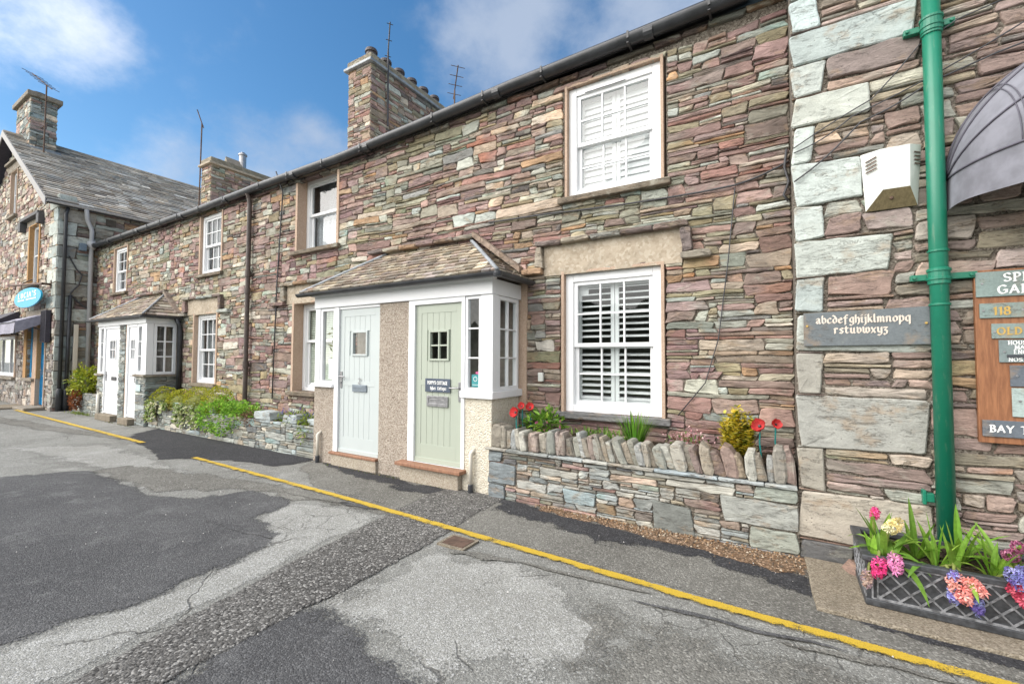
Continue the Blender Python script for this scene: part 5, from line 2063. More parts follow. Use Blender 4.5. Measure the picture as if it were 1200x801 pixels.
mb.box(-21.3, -19.75, LY-.03, LY+.03, 5.82, 6.015)
mb.box(-24.0, -22.4, LY-.05, LY+.03, 8.17, 8.45)
mb.box(-24.1, -22.3, LY-.13, LY+.03, 8.455, 8.54)
mb.box(-21.0, -18.75, LY-.03, LY+.03, 2.74, 3.04)
build_each(mb, 'lintel', M_QUOIN, LH, bevel=.008)
mb = MB()
mb.frame(-19.60, -18.80, .12, 2.68, LY+.05, LY+.13, .09, .09, .002, .09)
mb.box(-19.51, -18.89, LY+.07, LY+.11, .122, 2.59)
for (a, b) in ((.3, 1.0), (1.15, 1.5)):
    mb.frame(-19.42, -18.98, a, b, LY+.055, LY+.07, .03, .03, .03, .03)
d = mb.build('door', M_BLUE, LH, bevel=.006)
mb = MB()
mb.box(-19.40, -19.0, LY+.062, LY+.068, 1.65, 2.45)
mb.build('pane', M_GLASS, d)
lever(d, -19.44, 1.15, LY+.07, 1)
mb = MB()
mb.box(-19.66, -19.601, LY-.05, LY+.30, .1, 2.72)
mb.box(-18.799, -18.74, LY-.05, LY+.30, .1, 2.72)
mb.box(-20.0, -19.662, LY-.047, LY-.012, .1, 2.72)
build_each(mb, 'door_jamb', M_TANREND, LH)
mb = MB()
mb.box(-19.9, -18.7, LY-.45, LY+.2, .0, .09)
mb.build('doorstep', M_QUOIN, LH, bevel=.02)
mb = MB()
mb.prism([(-21.5, -1.75, 0), (-20.0, -1.78, 0), (-19.8, -.98, 0), (-21.2, -.98, 0)], (0, 0, .05))
tag(mb.build('stone_slab', M_CONC, bevel=.015, loc=(-20.6, -1.4, 0)), 'flat stone slab on the road by the blue shop door', 'slab')


def shop_awning(label, x0, x1, zt, zb, proj, mat, drop):
    t = thing('shop_awning', label, 'awning', ((x0+x1)/2, LY, zt), 'awnings over the shop front')
    mb = MB()
    mb.grid(lambda u, v: (x0+(x1-x0)*u, LY-.04-proj*v, zt-(zt-zb)*v-.10*math.sin(v*3.14)*abs(math.sin(u*7))+.03*noise.noise(Vector((u*5, v*4, x0)))), 16, 8)
    mb.grid(lambda u, v: (x0+(x1-x0)*u, LY-.04-proj-.03*math.sin(u*15)*v, zb-drop*v), 16, 3)
    mb.grid(lambda u, v: (x1, LY-.04-proj*u, zb+(zt-zb)*(1-u)*(1-v)-drop*v*u*1.0), 6, 3)
    mb.grid(lambda u, v: (x0, LY-.04-proj*u, zb+(zt-zb)*(1-u)*(1-v)-drop*v*u*1.0), 6, 3)
    mb.build('canvas', mat, t, smooth=False)
    mb = MB()
    for x in (x0+.03, x1-.03):
        mb.tube([(x, LY-.02, zb-.25), (x, LY-.04-proj, zb-.02)], .018, 6)
    mb.tube([(x0+.03, LY-.04-proj, zb-.02), (x1-.03, LY-.04-proj, zb-.02)], .018, 6)
    mb.build('awning_arm', M_DKMETAL, t)
    return t


shop_awning('pale grey folded canvas awning over the blue shop door and window', -21.3, -18.85, 2.86, 2.60, .62, mat_plain('pale_canvas', (.30, .29, .35), .8), .34)
shop_awning('dark canvas awning over the shop window at the left edge', -25.4, -21.75, 3.1, 2.55, .8, M_BLACKCAN, .45)
mb = MB()
mb.box(-18.74, -18.30, LY-.16, LY-.05, 2.0, 2.95)
for k in range(5):
    mb.box(-18.72+.085*k, -18.69+.085*k, LY-.175, LY-.16, 2.02, 2.93)
tag(mb.build('folded_shutter', M_BLACKCAN, bevel=.01, loc=(-18.5, LY, 2)), 'dark folded shutter panel right of the blue shop door', 'shutter')

# hanging sign
HS = thing('hanging_sign', 'oval turquoise shop sign hanging from an iron bar on the gabled house', 'sign', (-20.2, -1.2, 3.4))
SY = -1.13
mb = MB()
mb.tube([(-18.45, LY-.03, 3.72), (-18.3, SY, 3.70), (-21.9, SY, 3.93)], .035, 8)
mb.tube([(-18.45, LY-.02, 3.60), (-18.45, LY-.02, 3.84)], .04, 8)
mb.tube([(-20.4, SY, 3.88), (-20.6, LY, 4.06)], .02, 6)
mb.build('bracket', M_RUST, HS)
cx, cz, ra, rb_ = -19.75, 3.385, 1.42, .295
mb = MB()
mb.prism([(cx+ra*math.cos(2*math.pi*k/40), SY-.02, cz+rb_*math.sin(2*math.pi*k/40)) for k in range(40)], (0, .04, 0))
bd = mb.build('board', M_CYAN, HS)
mb = MB()
write(mb, "LUCIA'S", cx-.02, cz+.015, SY-.022, .15, CAPS, (.24, .10), 15, .50, squeeze=2.0)
mb.build('lettering', M_WLETTER, bd)
mb = MB()
for k in range(13):
    if k == 5:
        continue
    mb.box(cx-.98+.15*k, cx-.86+.15*k, SY-.024, SY-.0225, cz-.075, cz-.035)
mb.build('small_lettering', M_WLETTER, bd)
mb = MB()
for x in (cx-.7, cx+.7):
    mb.tube([(x, SY, cz+.26), (x, SY, 3.79-.064*(x+19.75))], .012, 6)
build_each(mb, 'hanger', M_RUST, HS)

# pipes and cables of the left house
mb = MB()
mb.tube([(-18.02, -.72, 6.0), (-18.02, -.76, 5.8), (-18.02, -.76, .2)], .045, 10)
mb.tube([(-18.02, -.60, 3.4), (-18.02, -.62, .2)], .045, 10)
for y in (-.76, -.62):
    mb.lathe((-18.02, y, 0), [(.075, 0), (.075, .62), (.05, .66)], 12)
build_each(mb, 'downpipe', M_GUTTER, LH, smooth=True)
mb = MB()
mb.tube([(EX+.05, -.35, EZ-.08), (-18.0, -.30, 5.75), (-18.02, -.18, 5.45), (-18.02, -.16, .5)], .055, 12)
mb.lathe((-18.02, -.16, 4.86), [(.06, 0), (.12, .10), (.13, .22), (.10, .24)], 12)
mb.build('downpipe', mat_paint('grey_pipe_paint', (.46, .46, .47), .5, .15), LH, smooth=True)
mb = MB()
mb.box(-18.06, -17.97, -.50, -.40, .3, 2.55)
tag(mb.build('post', mat_paint('cream_post', (.66, .60, .50), .6, .2), bevel=.01, loc=(-18.0, -.45, .3)), 'cream painted post standing against the side of the gabled house', 'post')
mb = MB()
mb.tube([(-18.03, -.66, 4.57), (-18.03, -.50, 4.22), (-18.03, -.36, 4.05), (-18.03, -.42, 3.75), (-18.03, -.58, 3.5), (-18.03, -.60, 3.42), (-18.03, -.30, 3.1), (-18.03, -.1, 3.0)], .022, 6)
tag(mb.build('cable', M_CABLE, loc=(-18.05, -.4, 3.5)), 'zigzag black cable on the side wall of the gabled house', 'cable')
mb = MB()
mb.box(-18.06, -17.93, -.46, -.30, 4.78, 5.0)
tag(mb.build('junction_box', mat_plain('blue_grey_box', (.16, .21, .26), .5), bevel=.01, loc=(-18, -.4, 4.78)), 'small blue grey box high on the side of the gabled house', 'box')
mb = MB()
mb.box(-18.085, -18.055, .16, .40, 5.72, 5.9)
mb.build('vent', M_DARK, LH)
t = aerial('old branching aerial beside the chimney of the gabled house', RX+1.25, -.45, 8.35, 11.15, ((-.62, -.25, .5), 5, .32), M_RUST, 0.03, (9.3, 9.7), RX+.85)

# ------------------------------------------------------------------ garden wall with upright coping
def seg_arc(fn, n):
    return [fn(k/n) for k in range(n+1)]


rng = random.Random(41)
GW = thing('garden_wall', 'low planted garden wall of thin slates with a row of upright coping stones', 'garden wall', (-1.4, -.7, 0), 'low garden walls')
GY = -.70
mb = MB()
big = [(-2.93, -2.70, .0, .16), (-2.93, -2.56, .17, .40), (-2.93, -2.74, .41, .53), (-.62, .101, .0, .02), (-.47, .101, .20, .42), (-.22, .101, .425, .535), (-.26, .101, .02, .195), (-1.06, -.70, .0, .27), (-1.98, -1.62, .10, .24)]
bcol = {0: (.235, .265, .275), 1: (.235, .265, .275), 2: (.235, .265, .275), 3: (.3, .3, .3), 4: (.36, .37, .34), 5: (.36, .39, .34), 6: (.34, .36, .31), 7: (.19, .20, .185), 8: (.33, .40, .41)}
for i, b in enumerate(big):
    lay_stone(mb, b, on_front(GY), rng, (*bcol[i], rng.random()), gap=.004, d0=.008, jit=.6, tilt=.2, edge=.006)
wpg = make_warp(big, .008, .022, 33)
for r in pack(rng, -2.93, .101, 0, .535, big, .22, .042, .55, .10, dx=.02, hmin=.018, wmin=.06):
    lay_stone(mb, r, on_front(GY), rng, pick(rng, PAL_PLANTER), warp=wpg, gap=.003, dmin=-.008, dmax=.016, seg=.05, edge=.006)
mb.m = 1
mb.poly([(-2.93, GY+.018, -.02), (.101, GY+.018, -.02), (.101, GY+.018, .54), (-2.93, GY+.018, .54)])
mb.poly([(-2.93, GY+.018, 0), (-2.93, GY+.018, .54), (-2.93, -.60, .54), (-2.93, -.60, 0)])
mb.poly([(-2.93, GY+.018, .535), (.101, GY+.018, .535), (.101, -.38, .535), (-2.93, -.38, .535)])
mb.build('wall', [M_STONE, M_MORTAR], GW)
mb = MB()
x = -2.96
while x < .08:
    e = min(.095, x+rng.uniform(.25, .6))
    lay_stone(mb, (x, e, .540+rng.uniform(-.003, .003), .572), on_front(-.70), rng, (*pick(rng, PAL_PLANTER, .1)[:3], rng.random()), gap=.0015, d0=.035+rng.uniform(-.006, .01), db=-.28, edge=.006, jit=.5, tilt=.1)
    x = e
mb.build('ledge', M_DRIP, GW)
x = -2.90
i = 0
while x < .06:
    f = (x+2.9)/3.0
    w_ = rng.uniform(.045, .10)*(1.0 if f < .6 else 1.25)
    if x+w_ > .10:
        w_ = .10-x
        if w_ < .04:
            break
    h_ = rng.uniform(.19, .275)
    if i == 0:
        w_, h_ = .15, .26
    if f > .94:
        h_ = .30
    lean = (rng.uniform(-.03, .08) if f < .3 else rng.uniform(.06, .22)) if f < .8 else rng.uniform(.02, .16)
    col = pick(rng, [((.31, .285, .23), 3), ((.285, .30, .26), 3), ((.38, .385, .335), 1.2), ((.235, .22, .185), 1.8), ((.29, .32, .32), 1)] + ([((.27, .20, .175), 4)] if f > .6 else [((.33, .265, .23), .8)]), .15)
    mb = MB()
    n = 12
    pts = []
    for k in range(n):
        an = 2*math.pi*(k+.5)/n
        ex = .42 if math.sin(an) < 0 else rng.uniform(.40, .72)
        ca, sa = math.cos(an), math.sin(an)
        px = math.copysign(abs(ca)**ex, ca)*w_/2*rng.uniform(.90, 1.10)
        pz = math.copysign(abs(sa)**ex, sa)*h_/2*rng.uniform(.86, 1.10)
        pts.append((x+w_/2+px-(pz+h_/2)*lean/.25*.5, .572+h_/2+pz-.004))
    pts = [(s, max(.5715, z)) for s, z in pts]
    cs = sum(p[0] for p in pts)/n
    cz = sum(p[1] for p in pts)/n
    yy = -.705+rng.uniform(-.02, .03)
    stone_face(mb, pts, cs, cz, w_/2, h_/2, on_front(yy), rng, col, .0, db=-rng.uniform(.16, .22), back=True, rough=1.6, edge=.014)
    mb.build('coping_stone', M_STONE, GW)
    x += w_*rng.uniform(.78, .93)
    i += 1
mb = MB()
mb.grid(lambda u, v: (-2.88+2.96*u, -.55+.53*v, 0.69+.035*noise.noise(Vector((u*14, v*4, 1)))+.02*noise.noise(Vector((u*40, v*10, 1)))), 90, 16)
mb.build('soil', M_SOIL, GW)

# far garden wall in front of the middle cottages
FW_ = thing('garden_wall', 'low far garden wall of pale green slate overhung by mounds of green plants', 'garden wall', (-9.3, -.6, 0), 'low garden walls')
mb = MB()
for r in pack(rng, -12.38, -6.26, 0, .50, (), .30, .062, .6, .11):
    lay_stone(mb, r, on_front(-.60), rng, pick(rng, PAL_GREENSLATE+[((.38, .40, .35), 3), ((.42, .42, .36), 2)]), gap=.003, dmax=.014, edge=.006)
mb.m = 1
mb.poly([(-12.38, -.582, -.02), (-6.26, -.582, -.02), (-6.26, -.582, .5), (-12.38, -.582, .5)])
mb.poly([(-12.38, -.582, 0), (-12.38, -.582, .5), (-12.38, -.05, .5), (-12.38, -.05, 0)])
mb.poly([(-6.26, -.582, 0), (-6.26, -.05, 0), (-6.26, -.05, .5), (-6.26, -.582, .5)])
mb.build('wall', [M_STONE, M_MORTAR], FW_)
for (a, b, h) in ((-8.05, -7.55, .14), (-7.18, -6.78, .14), (-6.5, -6.28, .11), (-9.9, -9.5, .12), (-12.3, -11.8, .1), (-11.2, -10.7, .12)):
    mb = MB()
    lay_stone(mb, (a, b, .505, .505+h), on_front(-.59), rng, (*pick(rng, [((.36, .42, .42), 1), ((.30, .33, .33), 1)], .1)[:3], rng.random()), d0=.01, db=-.25, gap=.004)
    mb.box(a+.02, b-.02, -.58, -.35, .505, .505+h-.012)
    mb.build('coping_stone', M_STONE, FW_)
mb = MB()
mb.grid(lambda u, v: (-12.35+6.07*u, -.58+.52*v, .49+.03*noise.noise(Vector((u*30, v*4, 1)))), 80, 6)
mb.build('soil', M_SOIL, FW_)
# third low wall by the gabled house
TW = thing('garden_wall', 'short low slate wall with a yellow green bush at the corner of the gabled house', 'garden wall', (-16.8, -.5, 0), 'low garden walls')
mb = MB()
for r in pack(rng, -17.85, -15.42, 0, .56, (), .3, .07, .6, .12):
    lay_stone(mb, r, on_front(-.5), rng, pick(rng, PAL_GREENSLATE+[((.38, .40, .35), 3)]), gap=.003, dmax=.014)
mb.m = 1
mb.box(-17.84, -15.43, -.482, -.05, 0, .54)
mb.build('wall', [M_STONE, M_MORTAR], TW)

# ------------------------------------------------------------------ plants
def leaf(mb, p, d, L, w, col, bend=.25, segs=3, fold=.25, up=None, var=0.0):
    p, d = Vector(p), Vector(d).normalized()
    s = d.cross(up or Vector((0, 0, 1)))
    s = s.normalized() if s.length > 1e-3 else Vector((1, 0, 0))
    nrm = s.cross(d).normalized()
    rows = []
    prof = {2: (.55, 1, .06), 3: (.4, 1, .8, .04), 4: (.45, .95, 1, .7, .03), 5: (.5, .9, 1, .9, .6, .03), 6: (.6, .9, 1, 1, .85, .55, .03)}[segs]
    q = p.copy()
    dd = d.copy()
    for i, k in enumerate(prof):
        ww = w/2*k
        rows.append((mb.pt(q-s*ww+nrm*ww*fold, col), mb.pt(q, col), mb.pt(q+s*ww+nrm*ww*fold, col)))
        dd = (dd+Vector((0, 0, -bend/segs))).normalized()
        q = q+dd*L/segs
    for a, b in zip(rows[:-1], rows[1:]):
        mb.face((a[0], a[1], b[1], b[0]))
        mb.face((a[1], a[2], b[2], b[1]))
    return q


def shade(rng, c, v=.22):
    k = math.exp(rng.gauss(0, v))
    return (c[0]*k*(1+rng.gauss(0, .06)), c[1]*k, c[2]*k, rng.random())


def bush(mb, c, rad, n, L, w, cols, rng, bumpy=.3, zmin=None, shell=.45, seed=0.0, bend=.2, segs=2, upb=.25):
    c = Vector(c)
    for _ in range(n):
        d = Vector((rng.gauss(0, 1), rng.gauss(0, 1), rng.gauss(0, 1))).normalized()
        k = 1+bumpy*noise.noise(d*2.3+Vector((seed, 0, 0)))*1.6
        r = (shell+(1-shell)*rng.random()**.6)*k
        p = c+Vector((d.x*rad[0]*r, d.y*rad[1]*r, d.z*rad[2]*r))
        if zmin is not None and p.z < zmin:
            continue
        dirn = (d*.8+Vector((rng.gauss(0, .5), rng.gauss(0, .5), rng.gauss(0, .4)+upb)))
        u = Vector((rng.gauss(0, .5), rng.gauss(0, .5), 1))
        leaf(mb, p, dirn, L*rng.uniform(.6, 1.25), w*rng.uniform(.7, 1.2), shade(rng, rng.choice(cols)), bend, segs, .2, u)


def plant_stems(mb, c, tips, r=.006, col=(.12, .15, .06, .5)):
    mb.col = col
    for t in tips:
        mid = (Vector(c)+Vector(t))/2+Vector((0, 0, .03))
        mb.tube([c, mid, t], [r, r*.8, r*.5], 5)


def plant(name, label, cat, loc, parts, group=None):
    t = thing(name, label, cat, loc, group)
    for (nm, mb_, mat) in parts:
        mb_.build(nm, mat, t)
    return t


rng = random.Random(77)
SO = .70
# leafy shrub at the left end of the near wall
st = MB()
plant_stems(st, (-2.38, -.36, SO-.02), [(-2.38+rng.uniform(-.22, .22), -.36+rng.uniform(-.15, .12), SO+rng.uniform(.1, .27)) for _ in range(14)], .007)
fo = MB()
bush(fo, (-2.37, -.38, SO+.12), (.25, .18, .18), 420, .085, .036, [(.16, .30, .035), (.12, .25, .03), (.22, .36, .05), (.09, .19, .03)], rng, .3, SO+.0, .35, 1, .35)
fl = MB()
for k in range(9):
    fl_p = (-2.28+rng.uniform(-.16, .2), -.53+rng.uniform(-.03, .05), SO+.12+rng.uniform(-.06, .10))
    for j in range(5):
        an = j*1.257
        leaf(fl, fl_p, (math.cos(an), -.4, math.sin(an)), .016, .014, shade(rng, (.55, .16, .30)), 0, 2)
plant('leafy_shrub', 'bright green leafy shrub between the left red poppies and the lower window', 'plant', (-2.37, -.38, SO), [('stems', st, M_LEAF), ('foliage', fo, M_LEAF), ('flowers', fl, M_PETAL)])
# feathery ground plant and grass clump
fo = MB()
for k in range(420):
    p = Vector((-1.68+rng.gauss(0, .15), -.40+rng.uniform(-.14, .12), SO+rng.uniform(0, .11)))
    leaf(fo, p, (rng.gauss(0, .8), rng.gauss(0, .6), rng.uniform(.3, 1.2)), rng.uniform(.04, .09), .014, shade(rng, rng.choice([(.14, .26, .035), (.20, .31, .05), (.09, .18, .03)])), .3, 2)
plant('feathery_plant', 'low feathery green plant spreading beside the upright grass clump', 'plant', (-1.68, -.4, SO), [('foliage', fo, M_LEAF)])
fo = MB()
for k in range(95):
    an = rng.uniform(0, 6.28)
    sp = rng.uniform(.05, .55)
    leaf(fo, (-1.31+.05*math.cos(an), -.38+.04*math.sin(an), SO-.02), (math.cos(an)*sp, math.sin(an)*sp*.7, 1), rng.uniform(.22, .42), .016, shade(rng, rng.choice([(.13, .29, .03), (.19, .36, .045), (.09, .21, .03)])), .55*sp+.1, 5)
for k in range(3):
    leaf(fo, (-1.29, -.38, SO+.1), (rng.gauss(.1, .1), rng.gauss(0, .1), 1), .30, .012, shade(rng, (.22, .17, .13)), .1, 4)
plant('grass_clump', 'upright clump of strappy green leaves under the lower window', 'plant', (-1.31, -.38, SO), [('blades', fo, M_LEAF)])
# heather-like plant with pale pink flowers
fo = MB()
bush(fo, (-.78, -.42, SO+.07), (.17, .13, .10), 190, .045, .018, [(.10, .17, .04), (.15, .22, .06), (.24, .10, .08)], rng, .3, SO-.02)
fl = MB()
for k in range(150):
    p = (-.78+rng.gauss(0, .10), -.44+rng.gauss(0, .06), SO+.14+rng.gauss(0, .045))
    leaf(fl, p, (rng.gauss(0, 1), rng.gauss(0, 1), rng.uniform(0, 1)), .024, .016, shade(rng, rng.choice([(.60, .34, .35), (.50, .22, .26), (.68, .48, .46)])), 0, 2)
plant('pink_heather', 'small pale pink flowering plant behind the coping stones right of the window', 'plant', (-.78, -.42, SO), [('foliage', fo, M_LEAF), ('flowers', fl, M_PETAL)])
# variegated euonymus
st = MB()
plant_stems(st, (-.35, -.36, SO-.04), [(-.35+rng.uniform(-.14, .14), -.36+rng.uniform(-.1, .1), SO+rng.uniform(.15, .42)) for _ in range(18)], .007)
fo = MB()
for k in range(52):
    tx, ty = rng.uniform(-.165, .165), rng.uniform(-.13, .11)
    hgt = rng.uniform(.30, .49)*(1-abs(tx)*1.6)
    for j in range(26):
        z = hgt*(.05+.95*j/25)
        p = (-.36+tx*(.65+.5*z), -.38+ty*(.65+.5*z), SO+z)
        an = rng.uniform(0, 6.28)
        col = shade(rng, rng.choice([(.62, .50, .05), (.70, .60, .12), (.50, .42, .03), (.20, .24, .03), (.62, .50, .05)]), .15)
        leaf(fo, p, (math.cos(an), math.sin(an), rng.uniform(.1, .9)), rng.uniform(.045, .065), .030, col, .2, 2)
plant('variegated_shrub', 'yellow variegated evergreen shrub at the right end of the garden wall', 'shrub', (-.36, -.38, SO), [('stems', st, M_LEAF), ('foliage', fo, M_LEAF)])


def poppy(label, x, y, z, r, tilt, base):
    t = thing('ornamental_poppy', label, 'flower', (x, y, base), 'red poppy ornaments on the garden wall')
    mb = MB()
    mb.tube([(x+.012, y+.03, base-.03), (x-.006, y+.02, (base+z)/2), (x, y+.012, z)], .007, 6)
    leaf(mb, (x, y+.025, base+.06), (.6, -.2, 1), .12, .016, (.02, .24, .23, .5), .2, 3)
    mb.build('stem', M_TEAL, t)
    mb = MB()
    c = Vector((x, y, z))
    ax = Vector(tilt).normalized()
    a = ax.orthogonal().normalized()
    b = ax.cross(a)
    rr_ = random.Random(int(x*1000))
    for layer in range(2):
        for k in range(3):
            a0 = k*2.094+layer*1.05
            cols = [shade(rr_, (.62, .06, .06), .16) for _ in range(1)][0]
            ids = []
            for i in range(5):
                row = []
                rad = r*(.12+.88*i/4)
                for j in range(7):
                    an = a0+(j/6-.5)*2.2
                    lift = (.75-.25*layer)*rad*(i/4)**1.3+.009*math.sin(j*2.6+i+k)*(i/4)
                    edge = 1-.12*abs(j/6-.5)*2
                    row.append(mb.pt(c+(a*math.cos(an)+b*math.sin(an))*rad*edge+ax*lift, cols))
                ids.append(row)
            for i in range(4):
                for j in range(6):
                    mb.face((ids[i][j], ids[i][j+1], ids[i+1][j+1], ids[i+1][j]))
    mb.build('petals', M_PETAL, t, smooth=True)
    mb = MB()
    n = 10
    base_i = [mb.pt(c+(a*math.cos(6.283*k/n)+b*math.sin(6.283*k/n))*r*.24+ax*r*.10) for k in range(n)]
    top = [mb.pt(c+(a*math.cos(6.283*k/n)+b*math.sin(6.283*k/n))*r*.16+ax*r*.28) for k in range(n)]
    for k in range(n):
        mb.face((base_i[k], base_i[(k+1) % n], top[(k+1) % n], top[k]))
    mb.face(top)
    mb.build('centre', M_DKMETAL, t)


poppy('lowest left of three red poppies beside the cream porch wall', -2.66, -.53, .965, .062, (-.2, -1, .25), SO)
poppy('middle small red poppy of three beside the cream porch wall', -2.63, -.44, 1.03, .045, (.1, -1, .5), SO)
poppy('pinkish red poppy behind the leafy shrub, right of three', -2.53, -.42, 1.02, .052, (.3, -1, .6), SO)
poppy('larger red poppy right of the yellow shrub', -.175, -.45, 1.0, .062, (-.45, -1, .55), SO)
poppy('smaller red poppy beside the quoined corner', -.055, -.40, 1.02, .045, (.5, -1, .5), SO)

# far wall plants
rng = random.Random(88)
MOSS = [(.42, .42, .03), (.34, .37, .03), (.50, .47, .06), (.25, .29, .03)]
for i, (x, z, rx, rz, lab) in enumerate(((-12.05, .68, .37, .28, 'mossy yellow green mound at the left end of the far wall'), (-11.28, .66, .36, .27, 'second mossy mound from the left on the far wall'),
                                         (-10.50, .70, .37, .31, 'third mossy mound from the left on the far wall, above the pale ivy'), (-9.72, .72, .39, .33, 'mossy mound right above the bright green bush on the far wall'))):
    mb = MB()
    bush(mb, (x, -.40, z-.06), (rx, .27, rz), 2000, .028, .018, MOSS, rng, .10, .46, .90, i*3.0, .05, 1 if False else 2)
    c = MB()
    c.col = (.20, .22, .03, .5)
    c.lathe((x, -.40, .44), [(rx*.70, 0), (rx*.80, rz*.45), (rx*.66, rz*.85), (rx*.35, rz*1.12), (.02, rz*1.2)], 14)
    for q in range(len(c.v)):
        c.v[q] = (c.v[q][0], -.40+(c.v[q][1]+.40)*.72, c.v[q][2])
    plant('mossy_mound', lab, 'plant', (x, -.4, .5), [('cushion', c, M_LEAF), ('foliage', mb, M_LEAF)], 'mossy mounds on the far wall')
IVY = [(.42, .44, .24), (.55, .56, .38), (.20, .28, .07), (.32, .38, .12), (.14, .20, .05)]
for i, (xa, xb, zt, zb, n, lab) in enumerate(((-12.3, -11.3, .62, .12, 330, 'variegated ivy trailing thinly down the left end of the far wall'), (-10.9, -9.95, .62, .08, 420, 'pale variegated ivy curtain hanging left of the bright green bush'))):
    mb = MB()
    s = MB()
    s.col = (.14, .12, .05, .5)
    for k in range(14):
        x = rng.uniform(xa, xb)
        l = rng.uniform(.3, 1)*(zt-zb)
        path = [(x, -.45, zt), (x+rng.gauss(0, .03), -.645, zt-.05), (x+rng.gauss(0, .06), -.64, zt-l*.6), (x+rng.gauss(0, .1), -.64, zt-l)]
        s.tube(path, .005, 5)
        for j in range(n//14):
            q = rng.random()
            p = (x+rng.gauss(0, .05), -.65-rng.random()*.05, zt-l*q)
            leaf(mb, p, (rng.gauss(0, 1), -.6, rng.gauss(0, .7)), .065, .05, shade(rng, rng.choice(IVY)), .1, 2, .1, Vector((0, -1, .3)))
        for j in range(6):
            p = (x+rng.gauss(0, .06), -.5+rng.uniform(-.1, .1), zt+rng.uniform(-.02, .05))
            leaf(mb, p, (rng.gauss(0, 1), -.6, .4), .06, .05, shade(rng, rng.choice(IVY)), .1, 2)
    plant('trailing_ivy', lab, 'ivy', ((xa+xb)/2, -.6, .5), [('stems', s, M_LEAF), ('foliage', mb, M_LEAF)], 'ivy on the far wall')
mb = MB()
G = [(.20, .40, .04), (.27, .48, .06), (.14, .30, .03), (.34, .52, .09)]
bush(mb, (-9.3, -.54, .44), (.82, .28, .34), 2600, .042, .036, G, rng, .22, .10, .65, 2, .1, 2)
bush(mb, (-8.65, -.48, .58), (.58, .24, .16), 1200, .042, .034, G, rng, .35, .3, .6, 5, .1, 2)
s = MB()
plant_stems(s, (-9.2, -.4, .5), [(-9.2+rng.uniform(-.6, .8), -.5+rng.uniform(-.1, .1), rng.uniform(.4, .75)) for _ in range(18)], .008)
plant('creeping_bush', 'bright green bush spilling over the middle of the far wall', 'bush', (-9.1, -.5, .5), [('stems', s, M_LEAF), ('foliage', mb, M_LEAF)])
mb = MB()
bush(mb, (-8.25, -.52, .50), (.26, .18, .13), 420, .045, .02, [(.24, .13, .08), (.33, .20, .13), (.17, .09, .06)], rng, .4, .3)
plant('dried_plant', 'small brown dried plant right of the bright green bush', 'plant', (-8.25, -.5, .5), [('foliage', mb, M_LEAF)])
mb = MB()
bush(mb, (-6.95, -.42, .54), (.55, .2, .14), 650, .06, .02, [(.19, .27, .03), (.27, .33, .05), (.13, .20, .03)], rng, .4, .46)
bush(mb, (-6.55, -.58, .45), (.16, .1, .2), 160, .06, .02, [(.19, .27, .03), (.27, .33, .05)], rng, .4, .22)
fl = MB()
for k in range(46):
    p = (-6.9+rng.gauss(0, .3), -.42+rng.gauss(0, .08), .67+rng.gauss(0, .03))
    for j in range(4):
        leaf(fl, p, (rng.gauss(0, 1), -.5, rng.gauss(0, 1)), .022, .018, shade(rng, (.19, .14, .48)), 0, 2)
plant('flowering_plant', 'low green plant with violet flowers beside the pebbledash porch wall', 'plant', (-6.9, -.45, .5), [('foliage', mb, M_LEAF), ('flowers', fl, M_PETAL)])
mb = MB()
bush(mb, (-17.2, -.42, .88), (.62, .3, .42), 1000, .085, .05, [(.30, .36, .03), (.40, .42, .05), (.20, .27, .03)], rng, .35, .5)
bush(mb, (-17.75, -.5, .62), (.4, .15, .16), 220, .07, .05, [(.42, .42, .10), (.35, .38, .06)], rng, .35, .4)
s = MB()
plant_stems(s, (-17.2, -.35, .5), [(-17.2+rng.uniform(-.45, .45), -.4, rng.uniform(.8, 1.2)) for _ in range(10)], .01)
plant('corner_bush', 'yellow green bush by the corner of the gabled house', 'bush', (-17.2, -.4, .55), [('stems', s, M_LEAF), ('foliage', mb, M_LEAF)])
mb = MB()
bush(mb, (-17.15, -.62, .36), (.20, .13, .26), 500, .07, .035, [(.26, .09, .035), (.34, .14, .05), (.18, .06, .03)], rng, .2)
plant('russet_plant', 'russet brown plant hanging on the short wall below the yellow green bush', 'plant', (-17.15, -.6, .3), [('foliage', mb, M_LEAF)])
mb = MB()
for k in range(220):
    p = (-16.6+rng.gauss(0, .35), -.62-abs(rng.gauss(0, .07)), .0)
    leaf(mb, p, (rng.gauss(0, .5), rng.gauss(0, .5), 1), rng.uniform(.03, .09), .012, shade(rng, rng.choice([(.12, .2, .03), (.2, .24, .05)])), .3, 2)
tag(mb.build('weeds', M_LEAF), kind='stuff')
mb = MB()
for k in range(260):
    x = rng.choice([rng.uniform(-6.2, -3.4), rng.uniform(-5.8, -4.2), rng.uniform(-14.2, -12.4)])
    p = (x, -.72-abs(rng.gauss(0, .03)) if x > -7 else -.84, .0)
    leaf(mb, p, (rng.gauss(0, .7), rng.gauss(-.2, .5), .8), rng.uniform(.015, .04), .010, shade(rng, rng.choice([(.12, .17, .03), (.15, .12, .06)])), .3, 2)
tag(mb.build('weeds', M_LEAF), kind='stuff')

